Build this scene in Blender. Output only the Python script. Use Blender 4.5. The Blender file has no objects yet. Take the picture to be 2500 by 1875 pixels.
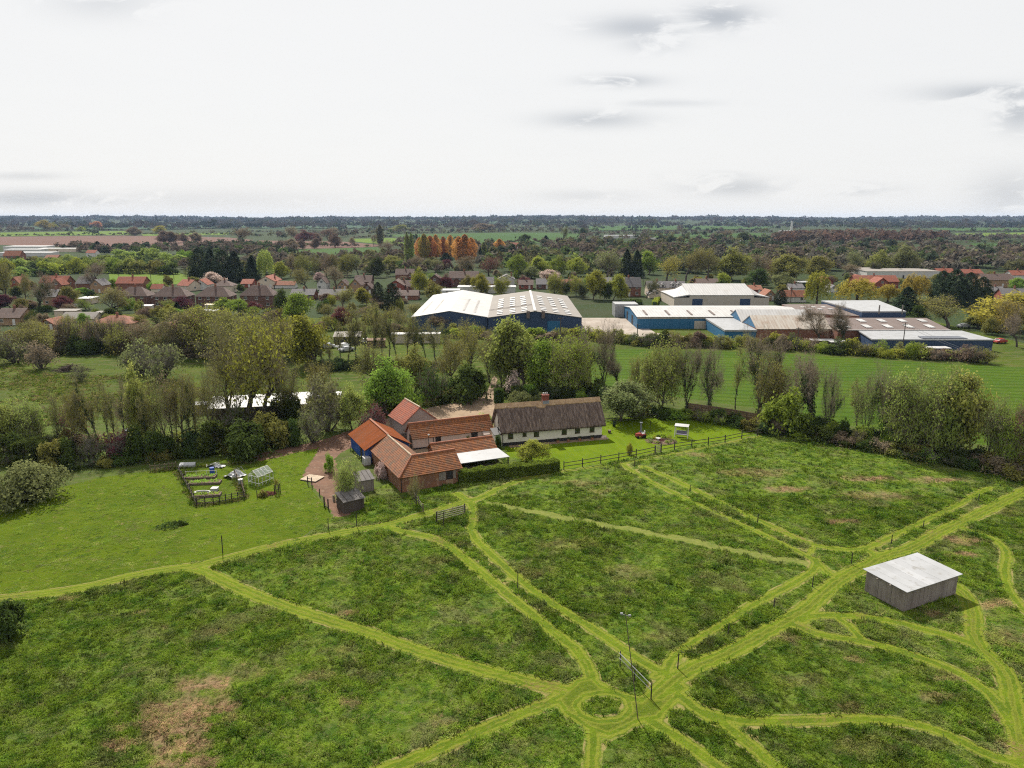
import bpy, math, random
import numpy as np
from mathutils import Vector

# ------------------------------------------------------------------ camera, world, sun, exposure
FPX, CX, CY, HOR, CAMZ = 1766.0, 1250.0, 937.5, 530.0, 36.0
PITCH = math.atan((CY - HOR) / FPX)
scene = bpy.context.scene
COL = scene.collection
cam_data = bpy.data.cameras.new('camera')
cam_data.sensor_width = 36.0
cam_data.lens = FPX / 2500.0 * 36.0
cam_data.clip_start, cam_data.clip_end = 0.5, 30000.0
cam = bpy.data.objects.new('camera', cam_data)
COL.objects.link(cam)
cam.location = (0, 0, CAMZ)
cam.rotation_euler = (math.pi / 2 - PITCH, 0, 0)
scene.camera = cam

SUN_EL, SUN_AZ = math.radians(47), math.radians(-21)      # ahead of the camera, a little to the left
sun_vec = Vector((math.sin(SUN_AZ) * math.cos(SUN_EL), math.cos(SUN_AZ) * math.cos(SUN_EL), math.sin(SUN_EL)))
sun_data = bpy.data.lights.new('sun', 'SUN')
sun_data.energy, sun_data.angle, sun_data.color = 5.0, math.radians(0.55), (1.0, 0.94, 0.84)
sun = bpy.data.objects.new('sun', sun_data)
COL.objects.link(sun)
sun.location = (0, 0, 300)
sun.rotation_euler = (-sun_vec).to_track_quat('-Z', 'Y').to_euler()

scene.view_settings.view_transform = 'Standard'
scene.view_settings.look = 'None'
scene.view_settings.exposure = 0.75
scene.view_settings.gamma = 1.0
scene.view_settings.use_curve_mapping = False
scene.cycles.max_bounces = 6
scene.cycles.diffuse_bounces = 3
scene.cycles.transmission_bounces = 3
scene.cycles.volume_bounces = 0
scene.cycles.use_denoising = False
scene.cycles.filter_width = 1.15
scene.cycles.use_adaptive_sampling = True
scene.cycles.adaptive_threshold = 0.015
scene.cycles.sample_clamp_indirect = 1.0
scene.cycles.sample_clamp_direct = 1.3

def U(px, py, z=0.0):
    """Point of the place seen at photograph pixel (px, py), at height z above the ground."""
    x, v = (px - CX) / FPX, -(py - CY) / FPX
    dy = math.cos(PITCH) + v * math.sin(PITCH)
    dz = -math.sin(PITCH) + v * math.cos(PITCH)
    t = (z - CAMZ) / dz
    return (x * t, dy * t, z)
def ZT(y, py):
    """Height of a thing standing at distance y whose top is seen at row py."""
    return CAMZ - y * math.tan(PITCH + math.atan((py - CY) / FPX))
def DEP(y, z=0.0):
    return y * math.cos(PITCH) - (z - CAMZ) * math.sin(PITCH)

# ------------------------------------------------------------------ node helpers
class NT:
    def __init__(s, tree):
        s.t = tree; s.l = tree.links
    def n(s, kind, ins=None, **props):
        nd = s.t.nodes.new(kind)
        for k, v in props.items(): setattr(nd, k, v)
        for k, v in (ins or {}).items():
            if hasattr(v, 'is_output') or hasattr(v, 'links'): s.l.new(v, nd.inputs[k])
            else: nd.inputs[k].default_value = v
        return nd
    def math(s, op, a, b=0.0, clamp=False):
        nd = s.n('ShaderNodeMath', {0: a, 1: b}, operation=op); nd.use_clamp = clamp
        return nd.outputs[0]
    def mix(s, f, a, b, mode='MIX'):
        nd = s.t.nodes.new('ShaderNodeMix'); nd.data_type = 'RGBA'; nd.blend_type = mode
        for sock, v in ((nd.inputs[0], f), (nd.inputs[6], a), (nd.inputs[7], b)):
            if hasattr(v, 'is_output'): s.l.new(v, sock)
            elif isinstance(v, (tuple, list)): sock.default_value = tuple(v) + ((1,) if len(v) == 3 else ())
            else: sock.default_value = v
        return nd.outputs[2]
    def ramp(s, f, lo, hi):
        nd = s.n('ShaderNodeMapRange', {0: f, 1: lo, 2: hi}, clamp=True, interpolation_type='SMOOTHSTEP')
        return nd.outputs[0]
    def noise(s, vec, scale, detail=4, rough=.6, dist=0.0):
        nd = s.n('ShaderNodeTexNoise', {'Vector': vec, 'Scale': scale, 'Detail': detail, 'Roughness': rough, 'Distortion': dist})
        return nd.outputs[0]

world = bpy.data.worlds.new('World'); scene.world = world; world.use_nodes = True
w = NT(world.node_tree); world.node_tree.nodes.clear()
sky = w.n('ShaderNodeTexSky', sky_type='NISHITA', sun_disc=False, sun_elevation=SUN_EL, sun_rotation=SUN_AZ, air_density=1.0, dust_density=2.0)
bg_sky = w.n('ShaderNodeBackground', {0: sky.outputs[0], 1: 0.06})
tc = w.n('ShaderNodeTexCoord').outputs['Generated']
sep = w.n('ShaderNodeSeparateXYZ', {0: tc})
dx, dy_, dz_ = sep.outputs
zc = w.math('MAXIMUM', dz_, 0.0)
den = w.math('ADD', zc, 0.09)
plane = w.n('ShaderNodeCombineXYZ', {0: w.math('DIVIDE', dx, den), 1: w.math('DIVIDE', dy_, den), 2: 3.1}).outputs[0]
n_big = w.noise(plane, 0.55, 6, .55, .4)
n_fine = w.noise(plane, 2.2, 5, .6, .3)
general = w.math('MULTIPLY', w.ramp(n_big, 0.60, 0.78), 0.5)
ya = w.math('MAXIMUM', dy_, 0.05)
uu, vv = w.math('DIVIDE', dx, ya), w.math('DIVIDE', dz_, ya)
wob = w.n('ShaderNodeCombineXYZ', {0: w.math('MULTIPLY', uu, 11.0), 1: w.math('MULTIPLY', vv, 38.0), 2: 0.7}).outputs[0]
n_st = w.noise(wob, 1.0, 8, .62, .6)
acc = None
CLOUDS = [(1760,42,80,26,1.0),(1560,66,105,24,.85),(1590,104,70,20,.5),(1515,198,85,13,.75),(1450,292,115,18,.7),(1620,252,120,8,.35),
          (2430,228,150,20,.9),(2490,275,50,40,.8),(1790,457,110,20,.6),(1740,430,90,9,.4),(2080,463,100,13,.4),(2470,470,90,50,.5),
          (70,484,150,18,.75),(60,430,90,9,.4),(260,492,60,10,.5),(250,0,120,38,.4),(480,486,330,22,.25),(1430,478,120,14,.3),(2400,460,60,14,.3)]
for (px, py, a, b, k) in CLOUDS:
    x, v = (px - CX) / FPX, -(py - CY) / FPX
    dy = math.cos(PITCH) + v * math.sin(PITCH); dz = -math.sin(PITCH) + v * math.cos(PITCH)
    e = w.math('ADD', w.math('POWER', w.math('ABSOLUTE', w.math('MULTIPLY', w.math('SUBTRACT', uu, x / dy), FPX / a / 1.05)), 2.0),
               w.math('POWER', w.math('ABSOLUTE', w.math('MULTIPLY', w.math('SUBTRACT', vv, dz / dy), FPX / b / 1.05)), 2.0))
    g = w.math('MULTIPLY', w.math('POWER', 2.718, w.math('MULTIPLY', e, -1.0)), k)
    acc = g if acc is None else w.math('MAXIMUM', acc, g)
patch = w.math('MULTIPLY', acc, w.ramp(n_st, 0.34, 0.50))
up = w.ramp(dy_, 0.0, 0.3)
cloud = w.math('ADD', w.math('MULTIPLY', patch, up), w.math('MULTIPLY', general, w.math('ADD', w.math('MULTIPLY', up, -0.92), 1.0)), clamp=True)
cloud_col = w.mix(cloud, (0.560, 0.561, 0.558), (0.315, 0.332, 0.355))
cloud_col = w.mix(w.math('MULTIPLY', w.ramp(n_fine, 0.4, 0.7), 0.05), cloud_col, (0.48, 0.49, 0.50))
bg_cloud = w.n('ShaderNodeBackground', {0: cloud_col, 1: 0.98})
wmix = w.n('ShaderNodeMixShader', {0: 0.93, 1: bg_sky.outputs[0], 2: bg_cloud.outputs[0]})
w.n('ShaderNodeOutputWorld', {0: wmix.outputs[0]})

# ------------------------------------------------------------------ materials
MATS = {}
def new_mat(name):
    m = bpy.data.materials.new(name); m.use_nodes = True; m.node_tree.nodes.clear()
    MATS[name] = m
    return m, NT(m.node_tree)
def out(t, sh, bump=None):
    t.n('ShaderNodeOutputMaterial', {0: sh})
def pmat(name, c1, c2=None, scale=1.0, rough=.85, bump=0.0, bscale=None, stretch=(1, 1, 1), world_co=False, spec=.25, metal=0.0, lo=.35, hi=.65, c3=None, s3=8.0):
    """General procedural surface: two colours blended by noise, a third in specks, optional relief."""
    m, t = new_mat(name)
    if world_co: co = t.n('ShaderNodeNewGeometry').outputs['Position']
    else: co = t.n('ShaderNodeTexCoord').outputs['Object']
    mp = t.n('ShaderNodeMapping', {'Vector': co, 'Scale': stretch}).outputs[0]
    c2 = c2 or tuple(x * .75 for x in c1)
    rnd = t.n('ShaderNodeObjectInfo').outputs['Random']
    n1 = t.noise(mp, scale, 6, .65)
    col = t.mix(t.ramp(n1, lo, hi), c1, c2)
    if c3: col = t.mix(t.ramp(t.noise(mp, s3, 3, .6), .56, .7), col, c3)
    col = t.mix(t.math('MULTIPLY', rnd, .18), col, (0, 0, 0))
    ins = {'Base Color': col, 'Roughness': rough, 'Specular IOR Level': spec, 'Metallic': metal}
    if bump:
        b = t.n('ShaderNodeBump', {'Height': t.noise(mp, bscale or scale * 4, 4, .7), 'Strength': min(bump, 1.0), 'Distance': .12})
        ins['Normal'] = b.outputs[0]
    out(t, t.n('ShaderNodeBsdfPrincipled', ins).outputs[0])
    return m
def leafmat(name, c, c2=None, trans=.42, var=.35):
    m, t = new_mat(name)
    c2 = c2 or tuple(x * .6 for x in c)
    pos = t.n('ShaderNodeNewGeometry').outputs['Position']
    rnd = t.n('ShaderNodeObjectInfo').outputs['Random']
    f = t.ramp(t.noise(pos, .8, 5, .7), .3, .7)
    col = t.mix(f, c, c2)
    hsv = t.n('ShaderNodeHueSaturation', {'Hue': t.math('ADD', t.math('MULTIPLY', rnd, .042), .462),
          'Saturation': .95, 'Value': t.math('ADD', t.math('MULTIPLY', rnd, var), 1.0 - var / 2), 'Color': col}).outputs[0]
    d = t.n('ShaderNodeBsdfDiffuse', {0: hsv}); tr = t.n('ShaderNodeBsdfTranslucent', {0: hsv})
    out(t, t.n('ShaderNodeMixShader', {0: trans, 1: d.outputs[0], 2: tr.outputs[0]}).outputs[0])
    return m
def tilemat(name, c1, c2, c3, axis, w=.3, h=.2, grime=(.1, .06, .04)):
    """Clay tiles: every tile has its own tone; relief of the rolls across the slope."""
    m, t = new_mat(name)
    co = t.n('ShaderNodeTexCoord').outputs['Object']
    sp = t.n('ShaderNodeSeparateXYZ', {0: co}).outputs
    a = sp[0] if axis == 'x' else sp[1]
    u = t.math('FLOOR', t.math('DIVIDE', a, w)); v = t.math('FLOOR', t.math('DIVIDE', sp[2], h))
    cell = t.n('ShaderNodeCombineXYZ', {0: u, 1: v, 2: 0.0}).outputs[0]
    wn = t.n('ShaderNodeTexWhiteNoise', {0: cell}, noise_dimensions='3D').outputs[0]
    col = t.mix(wn, c1, c2)
    col = t.mix(t.ramp(t.noise(co, .9, 5, .65), .45, .68), col, c3)
    col = t.mix(t.math('MULTIPLY', t.ramp(t.noise(co, 3.5, 4, .7), .52, .75), .6), col, grime)
    wave = t.math('SINE', t.math('MULTIPLY', a, 2 * math.pi / w))
    b = t.n('ShaderNodeBump', {'Height': wave, 'Strength': .7, 'Distance': .05})
    out(t, t.n('ShaderNodeBsdfPrincipled', {'Base Color': col, 'Roughness': .8, 'Specular IOR Level': .3, 'Normal': b.outputs[0]}).outputs[0])
    return m
def sheetmat(name, c1, c2, axis, pitch=.35, rough=.55, c3=None, streak=.5, spec=.4):
    """Corrugated or profiled sheet with weather streaks."""
    m, t = new_mat(name)
    co = t.n('ShaderNodeTexCoord').outputs['Object']
    sp = t.n('ShaderNodeSeparateXYZ', {0: co}).outputs
    a = sp[0] if axis == 'x' else sp[1]
    st = t.n('ShaderNodeMapping', {'Vector': co, 'Scale': (1, .12, .12) if axis == 'x' else (.12, 1, .12)}).outputs[0]
    col = t.mix(t.math('MULTIPLY', t.ramp(t.noise(st, 1.6, 5, .7), .4, .7), streak), c1, c2)
    if c3: col = t.mix(t.math('MULTIPLY', t.ramp(t.noise(co, .25, 5, .7), .5, .72), .7), col, c3)
    b = t.n('ShaderNodeBump', {'Height': t.math('SINE', t.math('MULTIPLY', a, 2 * math.pi / pitch)), 'Strength': .5, 'Distance': .03})
    out(t, t.n('ShaderNodeBsdfPrincipled', {'Base Color': col, 'Roughness': rough, 'Specular IOR Level': spec, 'Normal': b.outputs[0]}).outputs[0])
    return m

def meadow_nodes(t, pos, dead, bright=1.0):
    bright *= 1.62
    """Colours of rough unmown grass: greens of several tones, straw where it has died back."""
    n1 = t.noise(pos, .22, 6, .68, .8); n2 = t.noise(pos, .55, 5, .7, .3); n3 = t.noise(pos, 2.6, 4, .7)
    k = bright
    col = t.mix(t.ramp(n2, .36, .62), (.036 * k, .072 * k, .008 * k), (.086 * k, .126 * k, .013 * k))
    col = t.mix(t.math('MULTIPLY', t.ramp(n1, .48, .66), .55), col, (.108 * k, .104 * k, .046 * k))
    col = t.mix(t.math('MULTIPLY', t.ramp(n3, .53, .72), .55), col, (.170 * k, .160 * k, .068 * k))
    straw = t.mix(t.ramp(n3, .35, .65), (.23 * k, .145 * k, .088 * k), (.15 * k, .105 * k, .058 * k))
    return t.mix(dead, col, straw)
m, t = new_mat('meadow')
pos = t.n('ShaderNodeNewGeometry').outputs['Position']
dead = t.n('ShaderNodeAttribute', attribute_name='dead').outputs['Fac']
col = meadow_nodes(t, pos, t.math('MULTIPLY', dead, t.ramp(t.noise(pos, 1.2, 4, .7), .3, .55)), .85)
b = t.n('ShaderNodeBump', {'Height': t.noise(pos, 2.2, 6, .75), 'Strength': 1.0, 'Distance': .5})
out(t, t.n('ShaderNodeBsdfPrincipled', {'Base Color': col, 'Roughness': .95, 'Specular IOR Level': .05, 'Normal': b.outputs[0]}).outputs[0])
m, t = new_mat('tuft')
pos = t.n('ShaderNodeNewGeometry').outputs['Position']
dead = t.n('ShaderNodeAttribute', attribute_name='dead', attribute_type='INSTANCER').outputs['Fac']
tone = t.n('ShaderNodeAttribute', attribute_name='tone', attribute_type='INSTANCER').outputs['Fac']
col = meadow_nodes(t, pos, dead, 1.0)
col = t.n('ShaderNodeHueSaturation', {'Hue': .5, 'Saturation': 1.0, 'Value': tone, 'Color': col}).outputs[0]
d = t.n('ShaderNodeBsdfDiffuse', {0: col}); tr = t.n('ShaderNodeBsdfTranslucent', {0: col})
out(t, t.n('ShaderNodeMixShader', {0: .35, 1: d.outputs[0], 2: tr.outputs[0]}).outputs[0])
def grassmat(name, c1, c2, c3, s1=.25, s2=1.6, stripes=None, bump=.5):
    m, t = new_mat(name)
    pos = t.n('ShaderNodeNewGeometry').outputs['Position']
    col = t.mix(t.ramp(t.noise(pos, s1, 5, .65, .5), .35, .66), c1, c2)
    mp = t.n('ShaderNodeMapping', {'Vector': pos, 'Scale': (.55, 1.4, 1), 'Rotation': (0, 0, .3)}).outputs[0]
    col = t.mix(t.math('MULTIPLY', t.ramp(t.noise(mp, s2, 6, .75), .45, .7), .8), col, c3)
    if stripes:
        ang, per, amt = stripes
        sp = t.n('ShaderNodeSeparateXYZ', {0: pos}).outputs
        a = t.math('ADD', t.math('MULTIPLY', sp[0], math.sin(ang)), t.math('MULTIPLY', sp[1], math.cos(ang)))
        a = t.math('ADD', a, t.math('MULTIPLY', t.noise(pos, .05, 3), 6.0))
        s = t.math('SINE', t.math('MULTIPLY', a, 2 * math.pi / per))
        col = t.mix(t.math('MULTIPLY', t.ramp(s, .2, 1.0), amt), col, tuple(x * .55 for x in c1))
    b = t.n('ShaderNodeBump', {'Height': t.noise(mp, s2 * 2.5, 6, .75), 'Strength': bump, 'Distance': .3})
    out(t, t.n('ShaderNodeBsdfPrincipled', {'Base Color': col, 'Roughness': .95, 'Specular IOR Level': .05, 'Normal': b.outputs[0]}).outputs[0])
m, t = new_mat('mown_path')
pos = t.n('ShaderNodeNewGeometry').outputs['Position']
e = t.n('ShaderNodeAttribute', attribute_name='edge').outputs['Fac']
n1, n2, n3 = t.noise(pos, .45, 5, .65, .5), t.noise(pos, 3.2, 6, .75), t.noise(pos, .16, 5, .6, .4)
e = t.math('ADD', e, t.math('MULTIPLY', t.math('SUBTRACT', t.noise(pos, 1.4, 4, .6), .5), .35))
col = t.mix(t.ramp(n1, .35, .65), (.106, .152, .009), (.070, .110, .008))
col = t.mix(t.math('MULTIPLY', t.ramp(t.math('SINE', t.math('MULTIPLY', e, 2 * math.pi / .52)), -.2, .5), t.math('MULTIPLY', t.ramp(e, -1.25, -.95), .7)), col, (.168, .185, .024))
col = t.mix(t.math('MULTIPLY', t.ramp(e, -.78, -1.0), .55), col, (.060, .085, .008))
col = t.mix(t.math('MULTIPLY', t.ramp(n2, .5, .7), .6), col, (.180, .175, .042))
col = t.mix(t.math('MULTIPLY', t.math('MULTIPLY', t.ramp(e, -.26, -.05), t.ramp(n1, .3, .55)), .75), col, (.25, .20, .085))
col = t.mix(t.math('MULTIPLY', t.math('MULTIPLY', t.ramp(n3, .57, .68), t.ramp(n2, .42, .6)), .8), col, (.16, .105, .045))
b = t.n('ShaderNodeBump', {'Height': n2, 'Strength': .9, 'Distance': .25})
out(t, t.n('ShaderNodeBsdfPrincipled', {'Base Color': col, 'Roughness': .95, 'Specular IOR Level': .05, 'Normal': b.outputs[0]}).outputs[0])
grassmat('faint_path', (.13, .15, .03), (.10, .125, .025), (.19, .18, .07), .5, 2.2)
grassmat('mown_field', (.080, .122, .004), (.056, .094, .004), (.108, .120, .016), .14, 1.3, bump=1.0)
grassmat('garden_lawn', (.092, .142, .003), (.075, .122, .003), (.12, .14, .013), .3, 1.5, (1.3, 2.2, .18))
grassmat('pasture', (.056, .082, .008), (.038, .062, .008), (.105, .088, .040), .07, .35, bump=1.0)
grassmat('crop_field', (.040, .082, .006), (.056, .096, .007), (.062, .078, .014), .05, .55, (.12, 3.2, .5), bump=.9)
grassmat('verge', (.060, .090, .014), (.045, .065, .014), (.105, .095, .045), .2, .9)
grassmat('far_ground', (.030, .046, .016), (.024, .036, .014), (.045, .046, .025), .006, .03)
grassmat('field_green', (.030, .066, .014), (.037, .074, .014), (.034, .062, .018), .004, .03)
grassmat('field_bright', (.080, .125, .013), (.070, .115, .013), (.088, .12, .02), .004, .03)
grassmat('field_teal', (.030, .060, .030), (.034, .064, .030), (.03, .055, .026), .004, .03)
grassmat('field_plough', (.115, .066, .052), (.098, .058, .046), (.13, .082, .062), .006, .04)
pmat('gravel', (.27, .195, .125), (.19, .13, .085), .35, .95, .5, 4, world_co=True, c3=(.32, .25, .18), s3=1.8)
pmat('track', (.150, .080, .050), (.105, .058, .036), .5, .95, .5, 4, world_co=True, c3=(.19, .13, .085), s3=1.4)
pmat('concrete', (.36, .315, .27), (.28, .235, .195), .08, .9, .2, 3, world_co=True, c3=(.25, .19, .145), s3=.3)
pmat('soil', (.085, .055, .035), (.13, .085, .055), 1.5, .95, .6, 6, world_co=True)
pmat('asphalt', (.07, .068, .066), (.10, .095, .09), .5, .9, world_co=True)
# building materials
for ax in 'xy':
    tilemat('pantile_' + ax, (.265, .092, .026), (.140, .052, .023), (.135, .070, .036), ax)
    tilemat('barn_tile_' + ax, (.205, .074, .026), (.115, .048, .024), (.105, .062, .036), ax)
    tilemat('red_tile_' + ax, (.27, .072, .034), (.19, .055, .032), (.18, .068, .045), ax, .3, .22, (.2, .05, .035))
    tilemat('dark_tile_' + ax, (.105, .066, .054), (.075, .050, .043), (.12, .075, .06), ax, .3, .22, (.05, .045, .042))
    tilemat('grey_tile_' + ax, (.135, .125, .13), (.105, .10, .105), (.15, .135, .13), ax, .3, .22, (.08, .075, .075))
    tilemat('orange_tile_' + ax, (.25, .088, .042), (.20, .07, .038), (.18, .085, .056), ax, .3, .22, (.2, .09, .05))
    sheetmat('orange_sheet_' + ax, (.165, .046, .014), (.11, .034, .013), ax, .3, .9, (.14, .054, .026), .9, .05)
    sheetmat('white_sheet_' + ax, (.34, .335, .33), (.25, .245, .24), ax, 1.0, .6, (.27, .25, .225), .75)
    sheetmat('grey_sheet_' + ax, (.185, .168, .15), (.13, .115, .105), ax, 1.0, .85, (.22, .20, .175))
    sheetmat('brown_sheet_' + ax, (.125, .095, .085), (.088, .066, .06), ax, 1.0, .9, (.15, .12, .105))
    sheetmat('blue_sheet_' + ax, (.018, .042, .098), (.013, .03, .07), ax, .8, .6)
    sheetmat('bright_blue_sheet_' + ax, (.014, .105, .215), (.012, .07, .15), ax, .8, .6)
    sheetmat('cream_sheet_' + ax, (.42, .37, .31), (.34, .295, .245), ax, .8, .7)
    sheetmat('rusty_sheet_' + ax, (.33, .30, .26), (.23, .165, .12), ax, 1.0, .7, (.20, .11, .065), .8)
    sheetmat('timber_' + ax, (.235, .20, .178), (.135, .112, .10), ax, .16, .9, (.29, .255, .23), .8, .1)
    sheetmat('dark_timber_' + ax, (.085, .068, .058), (.045, .036, .032), ax, .16, .9, (.13, .105, .09), .8, .1)
    sheetmat('blue_timber_' + ax, (.035, .09, .30), (.025, .05, .16), ax, .2, .8, (.06, .10, .22), .8, .1)
pmat('thatch', (.175, .128, .105), (.085, .060, .050), .9, .95, 1.0, 7, (3.2, .6, .6), lo=.36, hi=.60, c3=(.25, .185, .145), s3=1.7)
pmat('straw', (.33, .225, .125), (.23, .145, .085), 1.5, .95, .6, 9, (1.5, 1, 1), c3=(.42, .31, .2), s3=3)
pmat('whitewash', (.74, .70, .60), (.64, .60, .51), .5, .9)
pmat('cream_render', (.62, .53, .42), (.54, .45, .36), .5, .9)
pmat('pink_render', (.58, .46, .40), (.49, .39, .34), .4, .9, c3=(.40, .32, .28), s3=1.2)
pmat('brick', (.24, .105, .070), (.17, .078, .058), 1.2, .9, .3, 14, c3=(.29, .16, .11), s3=4)
pmat('barn_brick', (.25, .115, .065), (.165, .085, .055), .5, .9, .3, 14, c3=(.33, .22, .15), s3=1.6)
pmat('red_brick', (.26, .075, .048), (.19, .06, .045), 1.2, .9, .3, 14)
pmat('tan_brick', (.34, .22, .13), (.27, .17, .105), 1.2, .9, .3, 14)
pmat('dark_brick', (.15, .078, .06), (.105, .058, .047), 1.2, .9, .3, 14)
pmat('grey_board', (.30, .265, .245), (.24, .21, .195), .6, .9, .3, 4, (.6, .6, 9))
pmat('black_paint', (.018, .017, .019), (.03, .027, .027), 1.5, .6)
pmat('white_paint', (.60, .59, .565), (.52, .505, .48), 1.0, .5)
pmat('glass', (.020, .024, .028), (.035, .04, .045), .8, .12, spec=.6)
pmat('brown_window', (.060, .042, .022), (.085, .06, .03), 2.0, .4)
pmat('lead', (.22, .23, .26), (.16, .17, .19), 2.0, .6)
pmat('wood', (.165, .125, .09), (.10, .078, .058), 2.5, .9, .4, 10)
pmat('dark_wood', (.050, .040, .034), (.032, .026, .024), 2.5, .9, .4, 10)
pmat('pale_wood', (.42, .34, .25), (.33, .26, .19), 2.0, .9)
pmat('grey_wood', (.26, .225, .19), (.18, .155, .135), 2.0, .9, .3, 10)
pmat('fence_board', (.20, .125, .085), (.135, .088, .062), .8, .9, .4, 8, (.4, .4, 6))
pmat('felt', (.115, .105, .10), (.15, .138, .13), 1.2, .95, c3=(.19, .175, .165), s3=3)
pmat('white_metal', (.33, .335, .345), (.28, .285, .29), .35, .45, spec=.4, c3=(.24, .235, .225), s3=1.1)
pmat('white_plastic', (.46, .455, .45), (.35, .345, .34), 1.2, .5)
pmat('blue_plastic', (.02, .06, .30), (.02, .05, .24), 2.0, .4)
pmat('galvanised', (.34, .35, .37), (.26, .265, .28), 3.0, .45, metal=.5)
pmat('bark', (.095, .078, .062), (.055, .046, .038), 3.0, .95, .6, 12, (1, 1, .35))
pmat('pale_bark', (.16, .135, .11), (.10, .085, .068), 3.0, .95, .6, 12, (1, 1, .35))
pmat('twig', (.30, .245, .18), (.23, .19, .14), .6, .95)
pmat('olive_twig', (.30, .27, .15), (.23, .205, .115), .6, .95)
pmat('grey_twig', (.27, .245, .20), (.21, .185, .155), .6, .95)
pmat('brush', (.12, .085, .065), (.075, .055, .045), 2.0, .95)
for nm, c in (('car_white', (.75, .75, .76)), ('car_silver', (.42, .43, .45)), ('car_dark', (.03, .035, .045)), ('car_red', (.32, .02, .02)), ('car_blue', (.03, .08, .25))):
    pmat(nm, c, tuple(x * .95 for x in c), 1.0, .25, spec=.6)
pmat('tyre', (.015, .015, .016), (.02, .02, .02), 2.0, .9)
pmat('red_machine', (.26, .035, .03), (.2, .03, .028), 2.0, .4)
pmat('terracotta', (.36, .15, .09), (.29, .12, .075), 2.0, .9)
pmat('grey_cushion', (.17, .16, .21), (.14, .13, .17), 2.0, .9)
pmat('solar', (.025, .03, .05), (.035, .04, .06), 2.0, .2, spec=.6)
# foliage
leafmat('leaf_bright', (.215, .350, .038), (.115, .215, .025))
leafmat('leaf_spring', (.270, .360, .075), (.150, .220, .042))
leafmat('leaf_pale', (.37, .42, .10), (.165, .235, .038))
leafmat('leaf_lime', (0.294, 0.338, 0.037), (0.188, 0.231, 0.027))
leafmat('leaf_yellow', (0.375, 0.338, 0.037), (0.269, 0.250, 0.033))
leafmat('leaf_olive', (.245, .255, .055), (.145, .160, .036))
leafmat('leaf_grey', (.195, .235, .085), (.125, .155, .055))
leafmat('leaf_dark', (.070, .115, .024), (.036, .062, .014))
leafmat('leaf_ivy', (0.054, 0.087, 0.027), (0.033, 0.054, 0.019), .2)
leafmat('leaf_pine', (0.039, 0.063, 0.030), (0.022, 0.036, 0.019), .15)
leafmat('leaf_copper', (0.160, 0.049, 0.046), (0.096, 0.032, 0.035))
leafmat('leaf_orange', (.62, .36, .07), (.46, .25, .05))
leafmat('leaf_brown', (.235, .185, .115), (.165, .132, .085))
leafmat('leaf_rust', (0.217, 0.104, 0.075), (0.145, 0.077, 0.061))
leafmat('leaf_blossom', (0.624, 0.504, 0.456), (0.432, 0.336, 0.264))
leafmat('leaf_hedge', (.16, .26, .03), (.085, .15, .02))
m, t = new_mat('far_leaf')
tint = t.n('ShaderNodeAttribute', attribute_name='tint').outputs['Color']
d = t.n('ShaderNodeBsdfDiffuse', {0: tint}); tr = t.n('ShaderNodeBsdfTranslucent', {0: tint})
out(t, t.n('ShaderNodeMixShader', {0: .3, 1: d.outputs[0], 2: tr.outputs[0]}).outputs[0])
m, t = new_mat('clear_glass')
g1 = t.n('ShaderNodeBsdfGlossy', {0: (.9, .9, .9, 1), 1: .1}); g2 = t.n('ShaderNodeBsdfTransparent', {0: (.8, .84, .82, 1)})
out(t, t.n('ShaderNodeMixShader', {0: .28, 1: g2.outputs[0], 2: g1.outputs[0]}).outputs[0])

# ------------------------------------------------------------------ mesh helpers
def V(*a): return np.array(a, float)
class MB:
    def __init__(s): s.v, s.f, s.m = [], [], []
    def poly(s, pts, m=0):
        i = len(s.v); s.v += [tuple(p) for p in pts]; s.f.append(tuple(range(i, i + len(pts)))); s.m.append(m); return s
    def hexa(s, b, tp, m=0):
        """Solid between bottom loop b and top loop tp (same count, anticlockwise from above)."""
        i, n = len(s.v), len(b); s.v += [tuple(p) for p in b] + [tuple(p) for p in tp]
        s.f.append(tuple(range(i + n - 1, i - 1, -1))); s.f.append(tuple(range(i + n, i + 2 * n)))
        for k in range(n): s.f.append((i + k, i + (k + 1) % n, i + n + (k + 1) % n, i + n + k))
        s.m += [m] * (n + 2); return s
    def box(s, x0, y0, z0, x1, y1, z1, m=0):
        r = lambda z: [(x0, y0, z), (x1, y0, z), (x1, y1, z), (x0, y1, z)]
        return s.hexa(r(z0), r(z1), m)
    def bar(s, p, q, wd, ht, m=0):
        p, q = V(*p), V(*q); d = q - p; d /= np.linalg.norm(d)
        up = V(0, 0, 1) if abs(d[2]) < .9 else V(0, 1, 0)
        a = np.cross(d, up); a /= np.linalg.norm(a); c = np.cross(a, d)
        a *= wd / 2; c *= ht / 2
        return s.hexa([p - a - c, p + a - c, p + a + c, p - a + c][::-1], [q - a - c, q + a - c, q + a + c, q - a + c][::-1], m)
    def tube(s, p, q, r0, r1, n=6, m=0):
        p, q = V(*p), V(*q); d = q - p; L = np.linalg.norm(d)
        if L < 1e-6: return s
        d /= L; up = V(0, 0, 1) if abs(d[2]) < .9 else V(1, 0, 0)
        a = np.cross(d, up); a /= np.linalg.norm(a); c = np.cross(d, a)
        ang = [2 * math.pi * k / n for k in range(n)]
        return s.hexa([p + r0 * (a * math.cos(x) + c * math.sin(x)) for x in ang], [q + r1 * (a * math.cos(x) + c * math.sin(x)) for x in ang], m)
    def mesh(s, name, mats):
        me = bpy.data.meshes.new(name); me.from_pydata(s.v, [], s.f)
        for mt in (mats if isinstance(mats, (list, tuple)) else [mats]): me.materials.append(MATS[mt])
        if any(s.m): me.polygons.foreach_set('material_index', s.m)
        me.update(); return me
    def build(s, name, mats, parent=None, loc=(0, 0, 0), rz=0.0):
        return link(name, s.mesh(name, mats), parent, loc, rz)
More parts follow.
